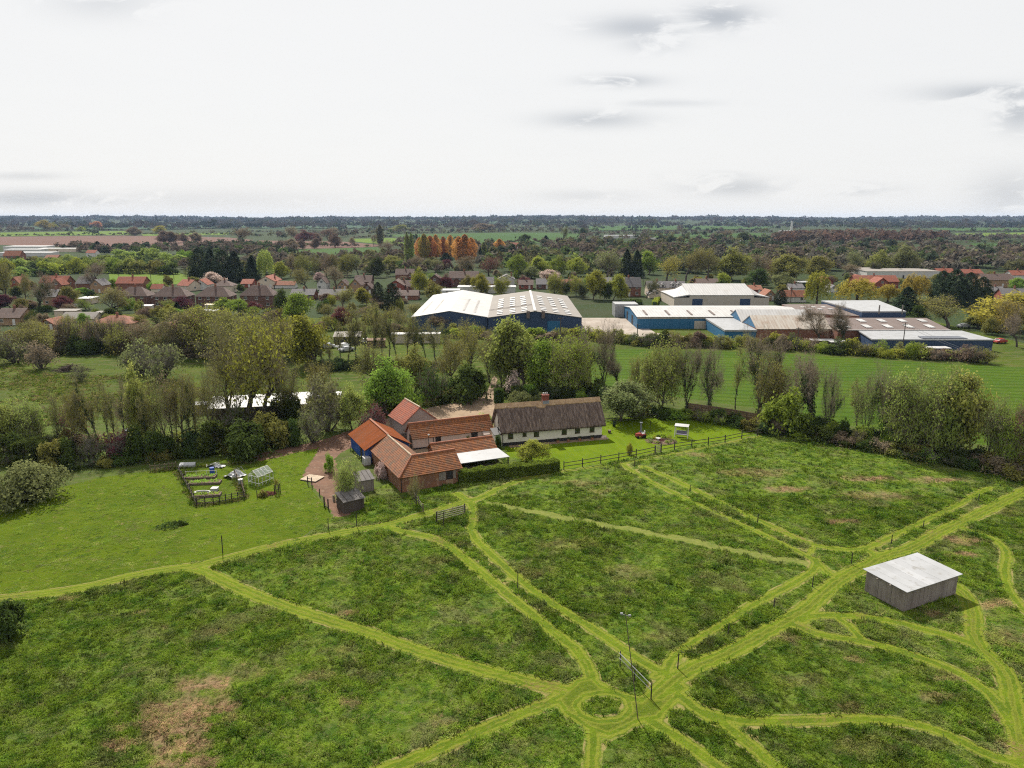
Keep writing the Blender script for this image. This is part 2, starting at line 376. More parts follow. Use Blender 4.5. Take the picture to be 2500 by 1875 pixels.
def link(name, data, parent=None, loc=(0, 0, 0), rz=0.0):
    o = bpy.data.objects.new(name, data); COL.objects.link(o)
    o.location = loc; o.rotation_euler = (0, 0, rz)
    if parent: o.parent = parent
    return o
def tag(o, label, cat, group=None):
    o['label'] = label; o['category'] = cat
    if group: o['group'] = group
    return o
def thing(name, label, cat, loc=(0, 0, 0), rz=0.0, group=None):
    return tag(link(name, None, None, loc, rz), label, cat, group)
def struct(o, kind='structure'):
    o['kind'] = kind; return o
def np_mesh(name, verts, faces, mats, n=4, mi=None):
    """Fast mesh from arrays: verts (N,3), faces (M,n)."""
    me = bpy.data.meshes.new(name); nv, nf = len(verts), len(faces)
    me.vertices.add(nv); me.vertices.foreach_set('co', np.asarray(verts, np.float32).ravel())
    me.loops.add(nf * n); me.loops.foreach_set('vertex_index', np.asarray(faces, np.int32).ravel())
    me.polygons.add(nf); me.polygons.foreach_set('loop_start', np.arange(0, nf * n, n, dtype=np.int32))
    me.polygons.foreach_set('loop_total', np.full(nf, n, np.int32))
    for mt in (mats if isinstance(mats, (list, tuple)) else [mats]): me.materials.append(MATS[mt])
    if mi is not None: me.polygons.foreach_set('material_index', np.asarray(mi, np.int32))
    me.update(calc_edges=True); return me
ORD = ['', 'first', 'second', 'third', 'fourth', 'fifth', 'sixth', 'seventh', 'eighth', 'ninth', 'tenth', 'eleventh', 'twelfth', 'thirteenth',
       'fourteenth', 'fifteenth', 'sixteenth', 'seventeenth', 'eighteenth', 'nineteenth', 'twentieth']
def ordw(i):
    if i <= 20: return ORD[i]
    return {2: 'twenty-', 3: 'thirty-', 4: 'forty-', 5: 'fifty-'}[i // 10] + ORD[i % 10] if i % 10 else {2: 'twentieth', 3: 'thirtieth', 4: 'fortieth', 5: 'fiftieth'}[i // 10]

# ------------------------------------------------------------------ terrain
def hill(x, y):
    """Far land rises gently towards the horizon."""
    y = np.asarray(y, float); x = np.asarray(x, float)
    s = np.clip((y - 2600) / 3600, 0, 1); s = s * s * (3 - 2 * s)
    return s * (27 + 5 * np.sin(x / 700 + 1.0) + 4 * np.sin(x / 260 + .5))
ys = [-400, -50, 0, 300, 600, 1000, 1500, 2000, 2600] + list(range(2900, 6600, 300)) + [7000, 7600, 8200]
xs = np.arange(-7000, 7001, 200)
gx, gy = np.meshgrid(xs, ys)
gv = np.stack([gx.ravel(), gy.ravel(), (hill(gx, gy) - .08).ravel()], 1)
nx = len(xs); fi = []
for j in range(len(ys) - 1):
    a = j * nx + np.arange(nx - 1); fi.append(np.stack([a, a + 1, a + nx + 1, a + nx], 1))
struct(link('ground', np_mesh('ground', gv, np.concatenate(fi), 'far_ground')))

# signed distances: negative inside
def seg_sd(P, line, wid):
    """P (N,2); line [(x,y,w)...] : distance to the polyline minus half its width."""
    full = np.full(len(P), 1e9); L_ = np.array([p[:2] for p in line]); lo, hi = L_.min(0) - 6, L_.max(0) + 6
    near_ = ((P > lo) & (P < hi)).all(1); P = P[near_]; best = np.full(len(P), 1e9)
    for (a, b) in zip(line[:-1], line[1:]):
        A, B = np.array(a[:2]), np.array(b[:2]); d = B - A; L2 = d @ d
        t = np.clip(((P - A) @ d) / L2, 0, 1)
        r = np.hypot(*(P - A - t[:, None] * d).T) - ((a[2] + (b[2] - a[2]) * t) if len(a) > 2 else wid) / 2
        best = np.minimum(best, r)
    full[near_] = best
    return full
def poly_sd(P, poly):
    poly = np.array([p[:2] for p in poly]); n = len(poly)
    d = np.full(len(P), 1e9); inside = np.zeros(len(P), bool)
    for i in range(n):
        A, B = poly[i], poly[(i + 1) % n]; e = B - A
        t = np.clip(((P - A) @ e) / max(e @ e, 1e-9), 0, 1)
        d = np.minimum(d, np.hypot(*(P - A - t[:, None] * e).T))
        c = (A[1] > P[:, 1]) != (B[1] > P[:, 1])
        with np.errstate(divide='ignore', invalid='ignore'):
            xi = A[0] + (P[:, 1] - A[1]) * e[0] / (e[1] if abs(e[1]) > 1e-12 else 1e-12)
        inside ^= c & (P[:, 0] < xi)
    return np.where(inside, -d, d)
def gpts(l): return [U(*p)[:2] for p in l]
def smooth(l, k=2):
    """Round the corners of a traced line (Chaikin)."""
    l = [np.array(p) for p in l]
    for _ in range(k):
        o = [l[0]]
        for a, b in zip(l[:-1], l[1:]): o += [a * .75 + b * .25, a * .25 + b * .75]
        l = o + [l[-1]]
    return l
PATHS = [
 (2.3, [(-60,1468),(70,1455),(217,1434),(290,1413),(389,1393),(475,1383),(560,1362),(640,1340),(700,1326),(776,1312),(852,1296),(944,1282),(1036,1255),(1101,1236),(1145,1222)]),
 (1.9, [(1145,1224),(1183,1212),(1215,1193),(1256,1177),(1303,1163)]),
 (1.0, [(1303,1163),(1367,1151),(1421,1144),(1489,1135),(1520,1132),(1601,1114),(1692,1099),(1794,1077),(1860,1064)]),
 (2.0, [(1115,1205),(1145,1224)]),
 (1.9, [(1145,1222),(1158,1250),(1150,1280),(1150,1294),(1158,1312),(1179,1334),(1232,1383),(1305,1444),(1366,1485),(1427,1521),(1488,1562),(1541,1599),(1598,1631),(1650,1660)]),
 (2.0, [(944,1286),(1000,1302),(1053,1310),(1094,1330),(1142,1371),(1203,1420),(1277,1481),(1346,1538),(1399,1578),(1427,1611),(1444,1650),(1450,1690)]),
 (2.3, [(440,1386),(488,1388),(588,1440),(723,1490),(904,1544),(1000,1582),(1122,1619),(1224,1648),(1305,1668),(1400,1690)]),
 (2.0, [(840,1920),(1000,1859),(1163,1786),(1285,1737),(1346,1713),(1420,1690)]),
 (1.7, [(1420,1700),(1440,1737),(1450,1790),(1444,1875),(1440,1940)]),
 (1.9, [(1540,1735),(1570,1749),(1610,1772),(1671,1812),(1750,1869),(1800,1910)]),
 (1.9, [(1620,1670),(1651,1690),(1712,1741),(1762,1760),(1823,1812),(1892,1869),(1940,1910)]),
 (1.8, [(1712,1735),(1760,1750),(1831,1762),(1953,1760),(2116,1753),(2238,1766),(2320,1796),(2401,1837),(2462,1857),(2540,1880)]),
 (2.6, [(1560,1735),(1635,1665),(1692,1629),(1750,1606),(1790,1588),(1872,1542),(1933,1509),(1978,1481),(2014,1444),(2063,1405),(2116,1381),(2157,1357),(2230,1338),(2279,1306),(2332,1281),(2401,1249),(2500,1200),(2560,1172)]),
 (1.7, [(1600,1650),(1627,1640),(1640,1605),(1692,1566),(1750,1532),(1823,1485),(1892,1448),(1953,1416),(1994,1385),(1993,1365)]),
 (1.6, [(1520,1134),(1550,1154),(1591,1178),(1692,1225),(1794,1273),(1896,1320),(1966,1355),(1996,1372),(2030,1408),(2063,1412)]),
 (1.7, [(1570,1139),(1625,1161),(1709,1202),(1794,1242),(1896,1290),(1930,1306),(1978,1328),(2035,1340),(2096,1342),(2137,1330),(2198,1298),(2279,1261),(2340,1232),(2402,1197),(2416,1190)]),
 (1.8, [(2110,1340),(2140,1355),(2120,1378)]),
 (1.3, [(1985,1335),(1975,1355)]),
 (1.9, [(1955,1515),(1978,1503),(2035,1501),(2116,1505),(2198,1521),(2279,1542),(2340,1558),(2390,1580)]),
 (1.9, [(1920,1520),(1953,1528),(1994,1550),(2076,1560),(2157,1576),(2238,1601),(2320,1633),(2381,1666),(2421,1698),(2450,1733),(2478,1780),(2495,1835),(2500,1880)]),
 (1.7, [(2045,1508),(2075,1528),(2100,1556)]),
 (2.4, [(2330,1430),(2364,1460),(2378,1501),(2374,1538),(2388,1576),(2421,1605),(2450,1633),(2466,1668),(2470,1709),(2486,1770),(2495,1830)]),
 (1.7, [(2332,1285),(2381,1298),(2434,1318),(2462,1351),(2452,1391),(2456,1432),(2478,1465),(2500,1489),(2560,1530)]),
]
FAINT = (1.5, [(1195,1228),(1353,1259),(1523,1290),(1692,1320),(1750,1335),(1872,1359),(1980,1378)])
PATH_W = [(wd * .84, smooth(gpts(l))) for wd, l in PATHS]
FAINT_W = (FAINT[0], smooth(gpts(FAINT[1])))
JUNCTION = gpts([(1338,1700),(1400,1652),(1450,1640),(1488,1672),(1570,1700),(1618,1684),(1650,1648),(1692,1680),(1640,1741),(1622,1762),(1570,1772),(1488,1812),(1425,1786),(1366,1745)])
ISLAND = gpts([(1425,1722),(1440,1708),(1480,1702),(1512,1710),(1519,1728),(1500,1744),(1465,1748),(1435,1738)])
MOWN = gpts([(-300,1260),(0,1222),(140,1192),(250,1165),(430,1142),(560,1118),(640,1112),(700,1104),(785,1090),(768,1112),(742,1150),(738,1168),(760,1195),(798,1240),(812,1268),(782,1280),(752,1300),(730,1318),(640,1336),(560,1357),(475,1376),(389,1387),(290,1407),(217,1427),(0,1452),(-300,1490)])
LAWN = gpts([(1376,1146),(1466,1131),(1553,1115),(1648,1093),(1810,1070),(1872,1052),(1840,1032),(1760,1012),(1676,1000),(1560,1012),(1470,1030),(1455,1045),(1340,1075),(1230,1092),(1240,1112),(1300,1130)])
YARD = gpts([(1215,1000),(1205,965),(1215,925),(1205,915),(1190,955),(1130,980),(1060,992),(1000,1008),(930,1026),(900,1050),(910,1080),(985,1126),(1030,1116),(1120,1098),(1200,1085),(1225,1090),(1240,1050)])
TRACK = gpts([(930,1026),(870,1046),(800,1070),(735,1086),(640,1106),(612,1118),(625,1128),(690,1114),(780,1092),(770,1112),(745,1148),(740,1166),(770,1192),(796,1226),(815,1262),(850,1262),(862,1235),(835,1195),(826,1150),(816,1118),(842,1100),(880,1085),(925,1062)])
CONC = gpts([(1400,752),(1515,749),(1552,727),(1602,727),(1604,748),(1535,758),(1540,775),(1600,812),(1680,822),(1680,835),(1410,820),(1415,775)])
CROP = gpts([(1240,880),(1400,862),(1540,852),(1900,862),(2100,876),(2300,888),(2700,905),(2800,1130),(2500,1105),(2300,1068),(2050,1035),(1900,1005),(1700,975),(1500,950),(1330,930)])
MEADOW = gpts([(-400,1490),(0,1455),(640,1336),(735,1318),(782,1280),(812,1262),(860,1262),(900,1215),(905,1195),(980,1170),(1120,1160),(1230,1110),(1376,1146),(1648,1093),(1872,1052),(2050,1072),(2300,1112),(2500,1146),(3300,1270),(3900,2300),(-1600,2300)])
def sd_path(P):
    d = np.full(len(P), 1e9)
    for wd, l in PATH_W: d = np.minimum(d, seg_sd(P, l, wd))
    d = np.minimum(d, poly_sd(P, JUNCTION))
    rag = .04 * np.sin(P[:, 0] * 2.9 + 1.7 * np.sin(P[:, 1] * 1.3)) + .03 * np.sin(P[:, 1] * 4.1 + P[:, 0] * 1.9)
    return np.maximum(d + rag, -poly_sd(P, ISLAND))
def sd_faint(P): return seg_sd(P, FAINT_W[1], FAINT_W[0]) + .2 * np.sin(P[:, 0] * 1.7 + P[:, 1])
def clip(T, f):
    """Split triangle soup T (N,3,2) along f = 0 into (inside, outside)."""
    s = f(T.reshape(-1, 2)).reshape(-1, 3)
    neg = (s < 0).sum(1); ins, outs = [T[neg == 3]], [T[neg == 0]]
    for k, lone_neg in ((1, True), (2, False)):
        M = neg == k; t, v = T[M], s[M]
        if not len(t): continue
        lone = np.argmax((v < 0) if lone_neg else (v >= 0), 1); r = np.arange(len(t))
        a, b, c = t[r, lone], t[r, (lone + 1) % 3], t[r, (lone + 2) % 3]
        va, vb, vc = v[r, lone], v[r, (lone + 1) % 3], v[r, (lone + 2) % 3]
        ab = a + (va / (va - vb))[:, None] * (b - a); ac = a + (va / (va - vc))[:, None] * (c - a)
        one = np.stack([a, ab, ac], 1); two = np.concatenate([np.stack([ab, b, c], 1), np.stack([ab, c, ac], 1)])
        (ins if lone_neg else outs).append(one); (outs if lone_neg else ins).append(two)
    return np.concatenate(ins), np.concatenate(outs)
def subdiv(T):
    a_, b_, c_ = T[:, 0], T[:, 1], T[:, 2]; ab, bc, ca = (a_ + b_) / 2, (b_ + c_) / 2, (c_ + a_) / 2
    return np.concatenate([np.stack(q, 1) for q in ((a_, ab, ca), (ab, b_, bc), (ca, bc, c_), (ab, bc, ca))])
def sheet(name, T, mat, z=0.0, attr=None, attr_name='dead'):
    P, inv = np.unique(np.round(T.reshape(-1, 2), 3), axis=0, return_inverse=True)
    v = np.column_stack([P, np.full(len(P), z)])
    me = np_mesh(name, v, inv.reshape(-1, 3), mat, 3)
    if attr is not None:
        at = me.attributes.new(attr_name, 'FLOAT', 'POINT'); at.data.foreach_set('value', attr(P).astype(np.float32))
    return struct(link(name, me))
# patches where the grass has died back to straw: photograph position, half width and half depth (m)
DEAD = [(460,1735,3.4,1.6),(420,1775,3.0,1.3),(440,1820,2.2,1.0),(500,1670,2.6,1.0),(300,1822,2.0,.8),(450,1865,3.5,.8),(860,1715,1.3,.6),(610,1640,2.4,1.3,.4),(770,1650,2.2,1.2,.45),(820,1590,1.6,1,.4),
        (155,1462,1.6,.5),(350,1495,1.0,.5),(385,1533,1.2,.5),(850,1500,1.2,.5),(535,1540,1.6,.8,.5),(2120,1170,4.5,1.4),(2290,1172,4.5,1.3),(1925,1195,3.5,1.3),(2060,1275,2.5,1.0),(1700,1110,3,1.0,.6),(1840,1155,6,2,.5),(2140,1210,6,2,.55),
        (2350,1320,3.0,1.4,.7),(2360,1355,2.4,.8),(2440,1475,2.4,1.2,.7),(2280,1500,1.3,.7),(2080,1610,1.2,.6),(2075,1730,1.2,.7,.8),(2280,1700,1.5,.8),(2320,1660,1.4,.5),(2430,1752,1.0,.5),(2450,1818,1.0,.5),(1930,1560,2.4,.7,.6),
        (2440,1250,4,2,.55),(1410,1180,4,1.2,.5),(1460,1200,3,1.2,.6),(1380,1330,4,2,.45),(1540,1400,4,2,.4),(2320,1640,3,1.5,.4),(1150,1330,2,.8,.4),(1060,1370,2.5,1,.35),(1300,1400,3,1.5,.35),(1600,1550,1.8,.9,.4),(1080,1760,2,.8,.35),(1640,1830,2,1,.3),(2100,1830,3,1.2,.4),(1950,1660,3,1.2,.4),(2450,1560,2.5,1.5,.45)]
DEADW = [(U(d[0], d[1])[:2], d[2] * (1.0 if i < 4 else .75), d[3] * (1.0 if i < 4 else .75), (d[4] if len(d) > 4 else .9) * (1 if i <= 5 or 15 <= i <= 24 else .68)) for i, d in enumerate(DEAD)]
def dead_f(P):
    r = np.zeros(len(P))
    wob = .25 * np.sin(P[:, 0] * 2.1 + 1.3 * P[:, 1]) + .2 * np.sin(P[:, 1] * 3.3 - P[:, 0] * 1.1)
    for (c, a, b, k) in DEADW:
        e = np.hypot((P[:, 0] - c[0]) / a, (P[:, 1] - c[1]) / b) + wob
        r = np.maximum(r, np.clip((1.25 - e) / .5, 0, 1) * k)
    return r
cell = 1.0
gx, gy = np.meshgrid(np.arange(-150, 151, cell), np.arange(34, 265, cell))
A = np.stack([gx[:-1, :-1], gy[:-1, :-1]], -1).reshape(-1, 2); B = A + [cell, 0]; C = A + [cell, cell]; D = A + [0, cell]
T = np.concatenate([np.stack([A, B, C], 1), np.stack([A, C, D], 1)])
ctr = T.mean(1); T = T[np.abs(ctr[:, 0]) < ctr[:, 1] * .92 + 22]
rest = T
for nm, f, mat in (('yard', lambda P: poly_sd(P, YARD), 'gravel'), ('track', lambda P: poly_sd(P, TRACK) + .25 * np.sin(P[:, 0] * 1.9 + P[:, 1] * 2.3), 'track'), ('concrete_yard', lambda P: poly_sd(P, CONC), 'concrete'),
                   ('lawn', lambda P: poly_sd(P, LAWN), 'garden_lawn'), ('mown_path', sd_path, 'mown_path'),
                   ('mown_field', lambda P: poly_sd(P, MOWN), 'mown_field'), ('crop_field', lambda P: poly_sd(P, CROP), 'crop_field')):
    i, rest = clip(rest, f)
    if nm == 'mown_path': sheet(nm, subdiv(subdiv(i)), mat, 0, sd_path, 'edge')
    else: sheet(nm, i, mat)
mead, rest = clip(rest, lambda P: poly_sd(P, MEADOW))
fp, mead = clip(mead, sd_faint)
sheet('faint_path', fp, 'faint_path')
sheet('meadow', mead, 'meadow', 0, dead_f)
near, rest = clip(rest, lambda P: P[:, 1] - 138 - P[:, 0] * .15)
sheet('grass_verge', near, 'verge')
sheet('pasture', rest, 'pasture')

# far fields: flat coloured land between the hedges
FIELDS = [('field_bright', [(-100,569),(200,565),(316,564),(319,573),(-100,578)]), ('field_bright', [(345,571),(560,568),(560,573),(350,576)]),
 ('field_plough', [(-100,579),(318,575),(430,577),(560,580),(620,586),(560,596),(350,602),(120,602),(-100,594)]), ('field_plough', [(632,587),(840,590),(928,598),(920,602),(840,606),(720,607),(640,602)]),
 ('field_green', [(715,609),(940,603),(950,606),(950,623),(850,628),(745,628)]), ('field_bright', [(855,583),(960,581),(1010,589),(1010,597),(930,596),(870,590)]),
 ('field_green', [(940,573),(1240,568),(1330,568),(1425,571),(1400,592),(1240,594),(1160,598),(1100,588),(985,580)]), ('field_teal', [(70,551),(330,546),(640,549),(640,556),(300,563),(80,562)]),
 ('field_teal', [(600,549),(960,549),(960,557),(700,560),(610,558)]), ('field_green', [(1400,553),(1660,551),(1900,553),(1860,560),(1460,564)]), ('field_green', [(1550,572),(1870,569),(1870,588),(1600,592)]),
 ('field_green', [(2265,557),(2600,556),(2600,566),(2300,565)]), ('field_bright', [(2330,570),(2600,566),(2600,580),(2345,578)]), ('field_green', [(2370,594),(2600,595),(2600,603),(2375,601)]),
 ('field_teal', [(1020,541),(1380,540),(1380,545),(1060,547)]), ('field_green', [(1500,590),(1640,588),(1640,600),(1560,602)]), ('field_bright', [(265,668),(400,655),(470,676),(440,694),(270,692)]),
 ('field_green', [(2070,682),(2180,679),(2190,690),(2080,692)])]
def UH(px, py):
    z = 0.0
    for _ in range(25):
        x, y, _z = U(px, py, min(z, 35.0)); z = .5 * z + .5 * float(hill(x, min(y, 8000)))
    return x, min(y, 8000)
for mt, pl in FIELDS:
    pts = [UH(*p) for p in pl]
    if max(p[1] for p in pts) < 2500:
        mb = MB(); mb.poly([(x, y, -.03) for x, y in pts][::-1]); struct(mb.build('field', mt)); continue
    q = np.array(pts); c = 110.0
    gx, gy = np.meshgrid(np.arange(q[:, 0].min() - c, q[:, 0].max() + c, c), np.arange(q[:, 1].min() - c, q[:, 1].max() + c, c))
    A = np.stack([gx[:-1, :-1], gy[:-1, :-1]], -1).reshape(-1, 2); B = A + [c, 0]; C = A + [c, c]; D = A + [0, c]
    ti, _ = clip(np.concatenate([np.stack([A, B, C], 1), np.stack([A, C, D], 1)]), lambda P: poly_sd(P, pts))
    P = ti.reshape(-1, 2)
    struct(link('field', np_mesh('field', np.column_stack([P, hill(P[:, 0], P[:, 1]) + 1.2]), np.arange(len(P)).reshape(-1, 3), mt, 3)))

# ------------------------------------------------------------------ building kit
def slope(mb, e0, e1, r1, r0, row=.32, thick=.12, step=.035, m=0):
    """One roof slope: stepped courses on a slab. e0-e1 eave, r0-r1 ridge."""
    e0, e1, r1, r0 = (V(*p) for p in (e0, e1, r1, r0))
    n = np.cross(e1 - e0, r0 - e0); n /= np.linalg.norm(n)
    if n[2] < 0: n = -n
    rows = max(1, int(round(np.linalg.norm((r0 + r1) / 2 - (e0 + e1) / 2) / row)))
    if step <= 0: rows = 1
    for i in range(rows):
        a, b = i / rows, (i + 1) / rows
        p0, p1 = e0 + (r0 - e0) * a, e1 + (r1 - e1) * a; q0, q1 = e0 + (r0 - e0) * b, e1 + (r1 - e1) * b
        mb.poly([p0 + n * step, p1 + n * step, q1, q0], m); mb.poly([p0, p1, p1 + n * step, p0 + n * step], m)
    lo = [p - n * thick for p in (e0, e1, r1, r0)]
    mb.poly(lo[::-1], m)
    top = [e0, e1, r1, r0]
    for k in range(4):
        j = (k + 1) % 4
        if np.linalg.norm(top[j] - top[k]) > .01: mb.poly([lo[k], lo[j], top[j], top[k]], m)
WIN = {}
def win_mesh(wd, ht, fm, bars, gm):
    k = (round(wd, 2), round(ht, 2), fm, bars)
    if k not in WIN:
        f = MB(); b = .07
        f.box(-wd/2, -.05, 0, -wd/2 + b, .02, ht); f.box(wd/2 - b, -.05, 0, wd/2, .02, ht)
        f.box(-wd/2 + b, -.05, ht - b, wd/2 - b, .02, ht); f.box(-wd/2 - .05, -.09, -.07, wd/2 + .05, .02, 0)
        f.box(-wd/2 + b, -.05, 0, wd/2 - b, .02, b)
        for i in range(1, bars): x = -wd/2 + wd * i / bars; f.box(x - .025, -.045, b, x + .025, .02, ht - b)
        if ht > .9: f.box(-wd/2 + b, -.042, ht * .6 - .02, wd/2 - b, .015, ht * .6 + .02)
        g = MB(); g.box(-wd/2 + b, -.02, b, wd/2 - b, .01, ht - b)
        WIN[k] = (f.mesh('window', fm), g.mesh('pane', gm))
    return WIN[k]
FACE = {'f': 0.0, 'r': math.pi / 2, 'b': math.pi, 'l': -math.pi / 2}
def face_pos(face, u, W, Dp):
    return {'f': (u, 0.0), 'b': (-u, Dp), 'r': (W / 2, Dp / 2 + u), 'l': (-W / 2, Dp / 2 - u)}[face]
def window(root, face, u, z, wd, ht, W, Dp, fm='white_paint', bars=2, gm='glass'):
    f, g = win_mesh(wd, ht, fm, bars, gm); x, y = face_pos(face, u, W, Dp)
    o = link('window', f, root, (x, y, z), FACE[face]); link('pane', g, o)
    return o
def door(root, face, u, wd, ht, W, Dp, mat='dark_wood', name='door'):
    mb = MB(); mb.box(-wd/2, -.05, .02, wd/2, .02, ht); x, y = face_pos(face, u, W, Dp)
    return mb.build(name, mat, root, (x, y, 0), FACE[face])
def gable_walls(W, Dp, eave, rise, axis, hip, base=None):
    mb = MB()
    c = [(-W/2, 0), (W/2, 0), (W/2, Dp), (-W/2, Dp)]
    for k in range(4):
        a, b = c[k], c[(k + 1) % 4]; pts = [(*a, 0), (*b, 0), (*b, eave)]
        is_gable = (k in (1, 3)) if axis == 'x' else (k in (0, 2))
        if is_gable and not hip and rise > 0: pts.append(((a[0] + b[0]) / 2, (a[1] + b[1]) / 2, eave + rise - .05))
        mb.poly(pts + [(*a, eave)])
    return mb
def building(name, label, cat, loc, yaw, W, Dp, eave, rise, roof, wall, axis='x', hip=False, over=.3, row=.32, step=.035, thick=.12,
             wins=(), doors=(), chims=(), group=None, roof_name='roof', ridge=None, fm='white_paint', bars=2):
    root = thing(name, label, cat, loc, yaw, group)
    gable_walls(W, Dp, eave, rise, axis, hip).build('wall', wall, root)
    mb = MB(); o = over; drop = rise / ((Dp if axis == 'x' else W) / 2) * o
    x0, x1, y0, y1 = -W/2 - o, W/2 + o, -o, Dp + o; ze, zr = eave - drop, eave + rise
    if axis == 'x':
        k = min((Dp / 2 + o) * .95, W / 2 - .2) if hip else 0.0; ym = Dp / 2
        slope(mb, (x0, y0, ze), (x1, y0, ze), (x1 - k, ym, zr), (x0 + k, ym, zr), row, thick, step)
        slope(mb, (x1, y1, ze), (x0, y1, ze), (x0 + k, ym, zr), (x1 - k, ym, zr), row, thick, step)
        if hip:
            slope(mb, (x1, y0, ze), (x1, y1, ze), (x1 - k, ym, zr), (x1 - k, ym, zr), row, thick, step)
            slope(mb, (x0, y1, ze), (x0, y0, ze), (x0 + k, ym, zr), (x0 + k, ym, zr), row, thick, step)
        rp, rq = (x0 + k, ym, zr + .02), (x1 - k, ym, zr + .02)
    else:
        k = min((W / 2 + o) * .95, Dp / 2 - .2) if hip else 0.0
        slope(mb, (x0, y1, ze), (x0, y0, ze), (0, y0 + k, zr), (0, y1 - k, zr), row, thick, step)
        slope(mb, (x1, y0, ze), (x1, y1, ze), (0, y1 - k, zr), (0, y0 + k, zr), row, thick, step)
        if hip:
            slope(mb, (x0, y0, ze), (x1, y0, ze), (0, y0 + k, zr), (0, y0 + k, zr), row, thick, step)
            slope(mb, (x1, y1, ze), (x0, y1, ze), (0, y1 - k, zr), (0, y1 - k, zr), row, thick, step)
        rp, rq = (0, y0 + k, zr + .02), (0, y1 - k, zr + .02)
    rf = mb.build('roof', roof + '_' + axis if roof + '_x' in MATS else roof, root)
    if ridge: MB().tube(rp, rq, .13, .13, 6).build('ridge_tiles', ridge, rf)
    for wdw in wins: window(root, *wdw[:5], W, Dp, fm, wdw[5] if len(wdw) > 5 else bars)
    for d in doors: door(root, *d[:4], W, Dp, *(d[4:]))
    for (cx, cy, ch) in chims:
        mb = MB(); mb.box(cx - .32, cy - .32, eave + rise * .4, cx + .32, cy + .32, eave + rise + ch); mb.box(cx - .38, cy - .38, eave + rise + ch, cx + .38, cy + .38, eave + rise + ch + .12)
        c = mb.build('chimney', 'brick', rf)
        for s in (-.15, .15): MB().tube((cx + s, cy, eave + rise + ch + .12), (cx + s, cy, eave + rise + ch + .45), .1, .09, 8).build('chimney_pot', 'terracotta', c)
    return root
def yaw_of(a, b): return math.atan2(b[1] - a[1], b[0] - a[0])
def mid(a, b): return ((a[0] + b[0]) / 2, (a[1] + b[1]) / 2, 0)
def poly_shed(name, label, cat, pts, roof, wall, thick=.25, over=.35, group=None, axis='x'):
    """Low building under one plane roof; pts = four roof corners (anticlockwise from front left)."""
    pts = [V(*p) for p in pts]; c = sum(pts) / 4; base = V(c[0], c[1], 0)
    root = thing(name, label, cat, tuple(base), 0, group)
    loc = [p - base for p in pts]; mb = MB()
    for k in range(4):
        a, b = loc[k], loc[(k + 1) % 4]
        mb.poly([(a[0], a[1], 0), (b[0], b[1], 0), b - V(0, 0, thick), a - V(0, 0, thick)])
    mb.build('wall', wall, root)
    ro = [p + V(*(p[:2] / max(np.linalg.norm(p[:2]), .1) * over), 0) for p in loc]
    mb = MB(); mb.hexa([p - V(0, 0, thick) for p in ro], ro); mb.build('roof', roof, root)
    return root

# ------------------------------------------------------------------ the farm
# brick barn: L-shaped, outer corner nearest the camera
Q = U(979, 1203); B1 = U(1126, 1171)
yaw = math.radians(27.0)
barn = thing('brick_barn', 'L-shaped brick barn with pantile roof and hipped front corner', 'barn', (Q[0], Q[1], 0), yaw)
LR, LL, wd, ev, ri = 8.6, 13.6, 5.0, 2.35, 1.75          # right wing, left wing lengths; wing width; eave; rise
mb = MB()
c = [(0, 0), (LR, 0), (LR, wd), (wd, wd), (wd, LL), (0, LL)]
for k in range(6):
    a, b = c[k], c[(k + 1) % 6]; pts = [(*a, 0), (*b, 0), (*b, ev)]
    if k in (1, 4): pts.append(((a[0] + b[0]) / 2, (a[1] + b[1]) / 2, ev + ri - .05))
    mb.poly(pts + [(*a, ev)])
mb.build('wall', 'barn_brick', barn)
o = .3; ze = ev - ri / (wd / 2) * o; zr = ev + ri; h = wd / 2
mb = MB()
slope(mb, (-o, -o, ze), (LR + o, -o, ze), (LR + o, h, zr), (h, h, zr), .3)
slope(mb, (LR + o, wd + o, ze), (wd + o, wd + o, ze), (h, h, zr), (LR + o, h, zr), .3)
r1 = mb.build('front_roof', 'pantile_x', barn)
mb = MB()
slope(mb, (-o, LL, ze), (-o, -o, ze), (h, h, zr), (h, LL, zr), .3)
slope(mb, (wd + o, wd + o, ze), (wd + o, LL, ze), (h, LL, zr), (h, h, zr), .3)
r2 = mb.build('side_roof', 'barn_tile_y', barn)
MB().tube((h, h, zr + .02), (LR + o, h, zr + .02), .13, .13, 6).build('ridge_tiles', 'terracotta', r1)
MB().tube((h, h, zr + .02), (h, LL, zr + .02), .13, .13, 6).build('ridge_tiles', 'pale_wood', r2)
MB().tube((-o, -o, ze + .05), (h, h, zr + .02), .12, .12, 6).build('hip_tiles', 'orange_tile_x', r1)
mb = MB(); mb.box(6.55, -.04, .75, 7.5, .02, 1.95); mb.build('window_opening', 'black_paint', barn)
for u, wdt in ((5.95, .95), (7.75, .35)):
    for i in range(4 if wdt > .5 else 2):
        bw = wdt / (4 if wdt > .5 else 2); mb = MB(); mb.box(u - wdt/2 + i * bw + .01, -.09, .8, u - wdt/2 + (i + 1) * bw - .01, -.03, 1.95); mb.build('shutter_board', 'grey_wood', barn)
mb = MB(); mb.box(6.5, -.07, .0, 7.55, .015, .72); mb.build('half_door', 'tan_brick', barn)
MB().tube((.06, -.09, 0), (.06, -.09, ev - .1), .05, .05, 6).build('downpipe', 'black_paint', barn)
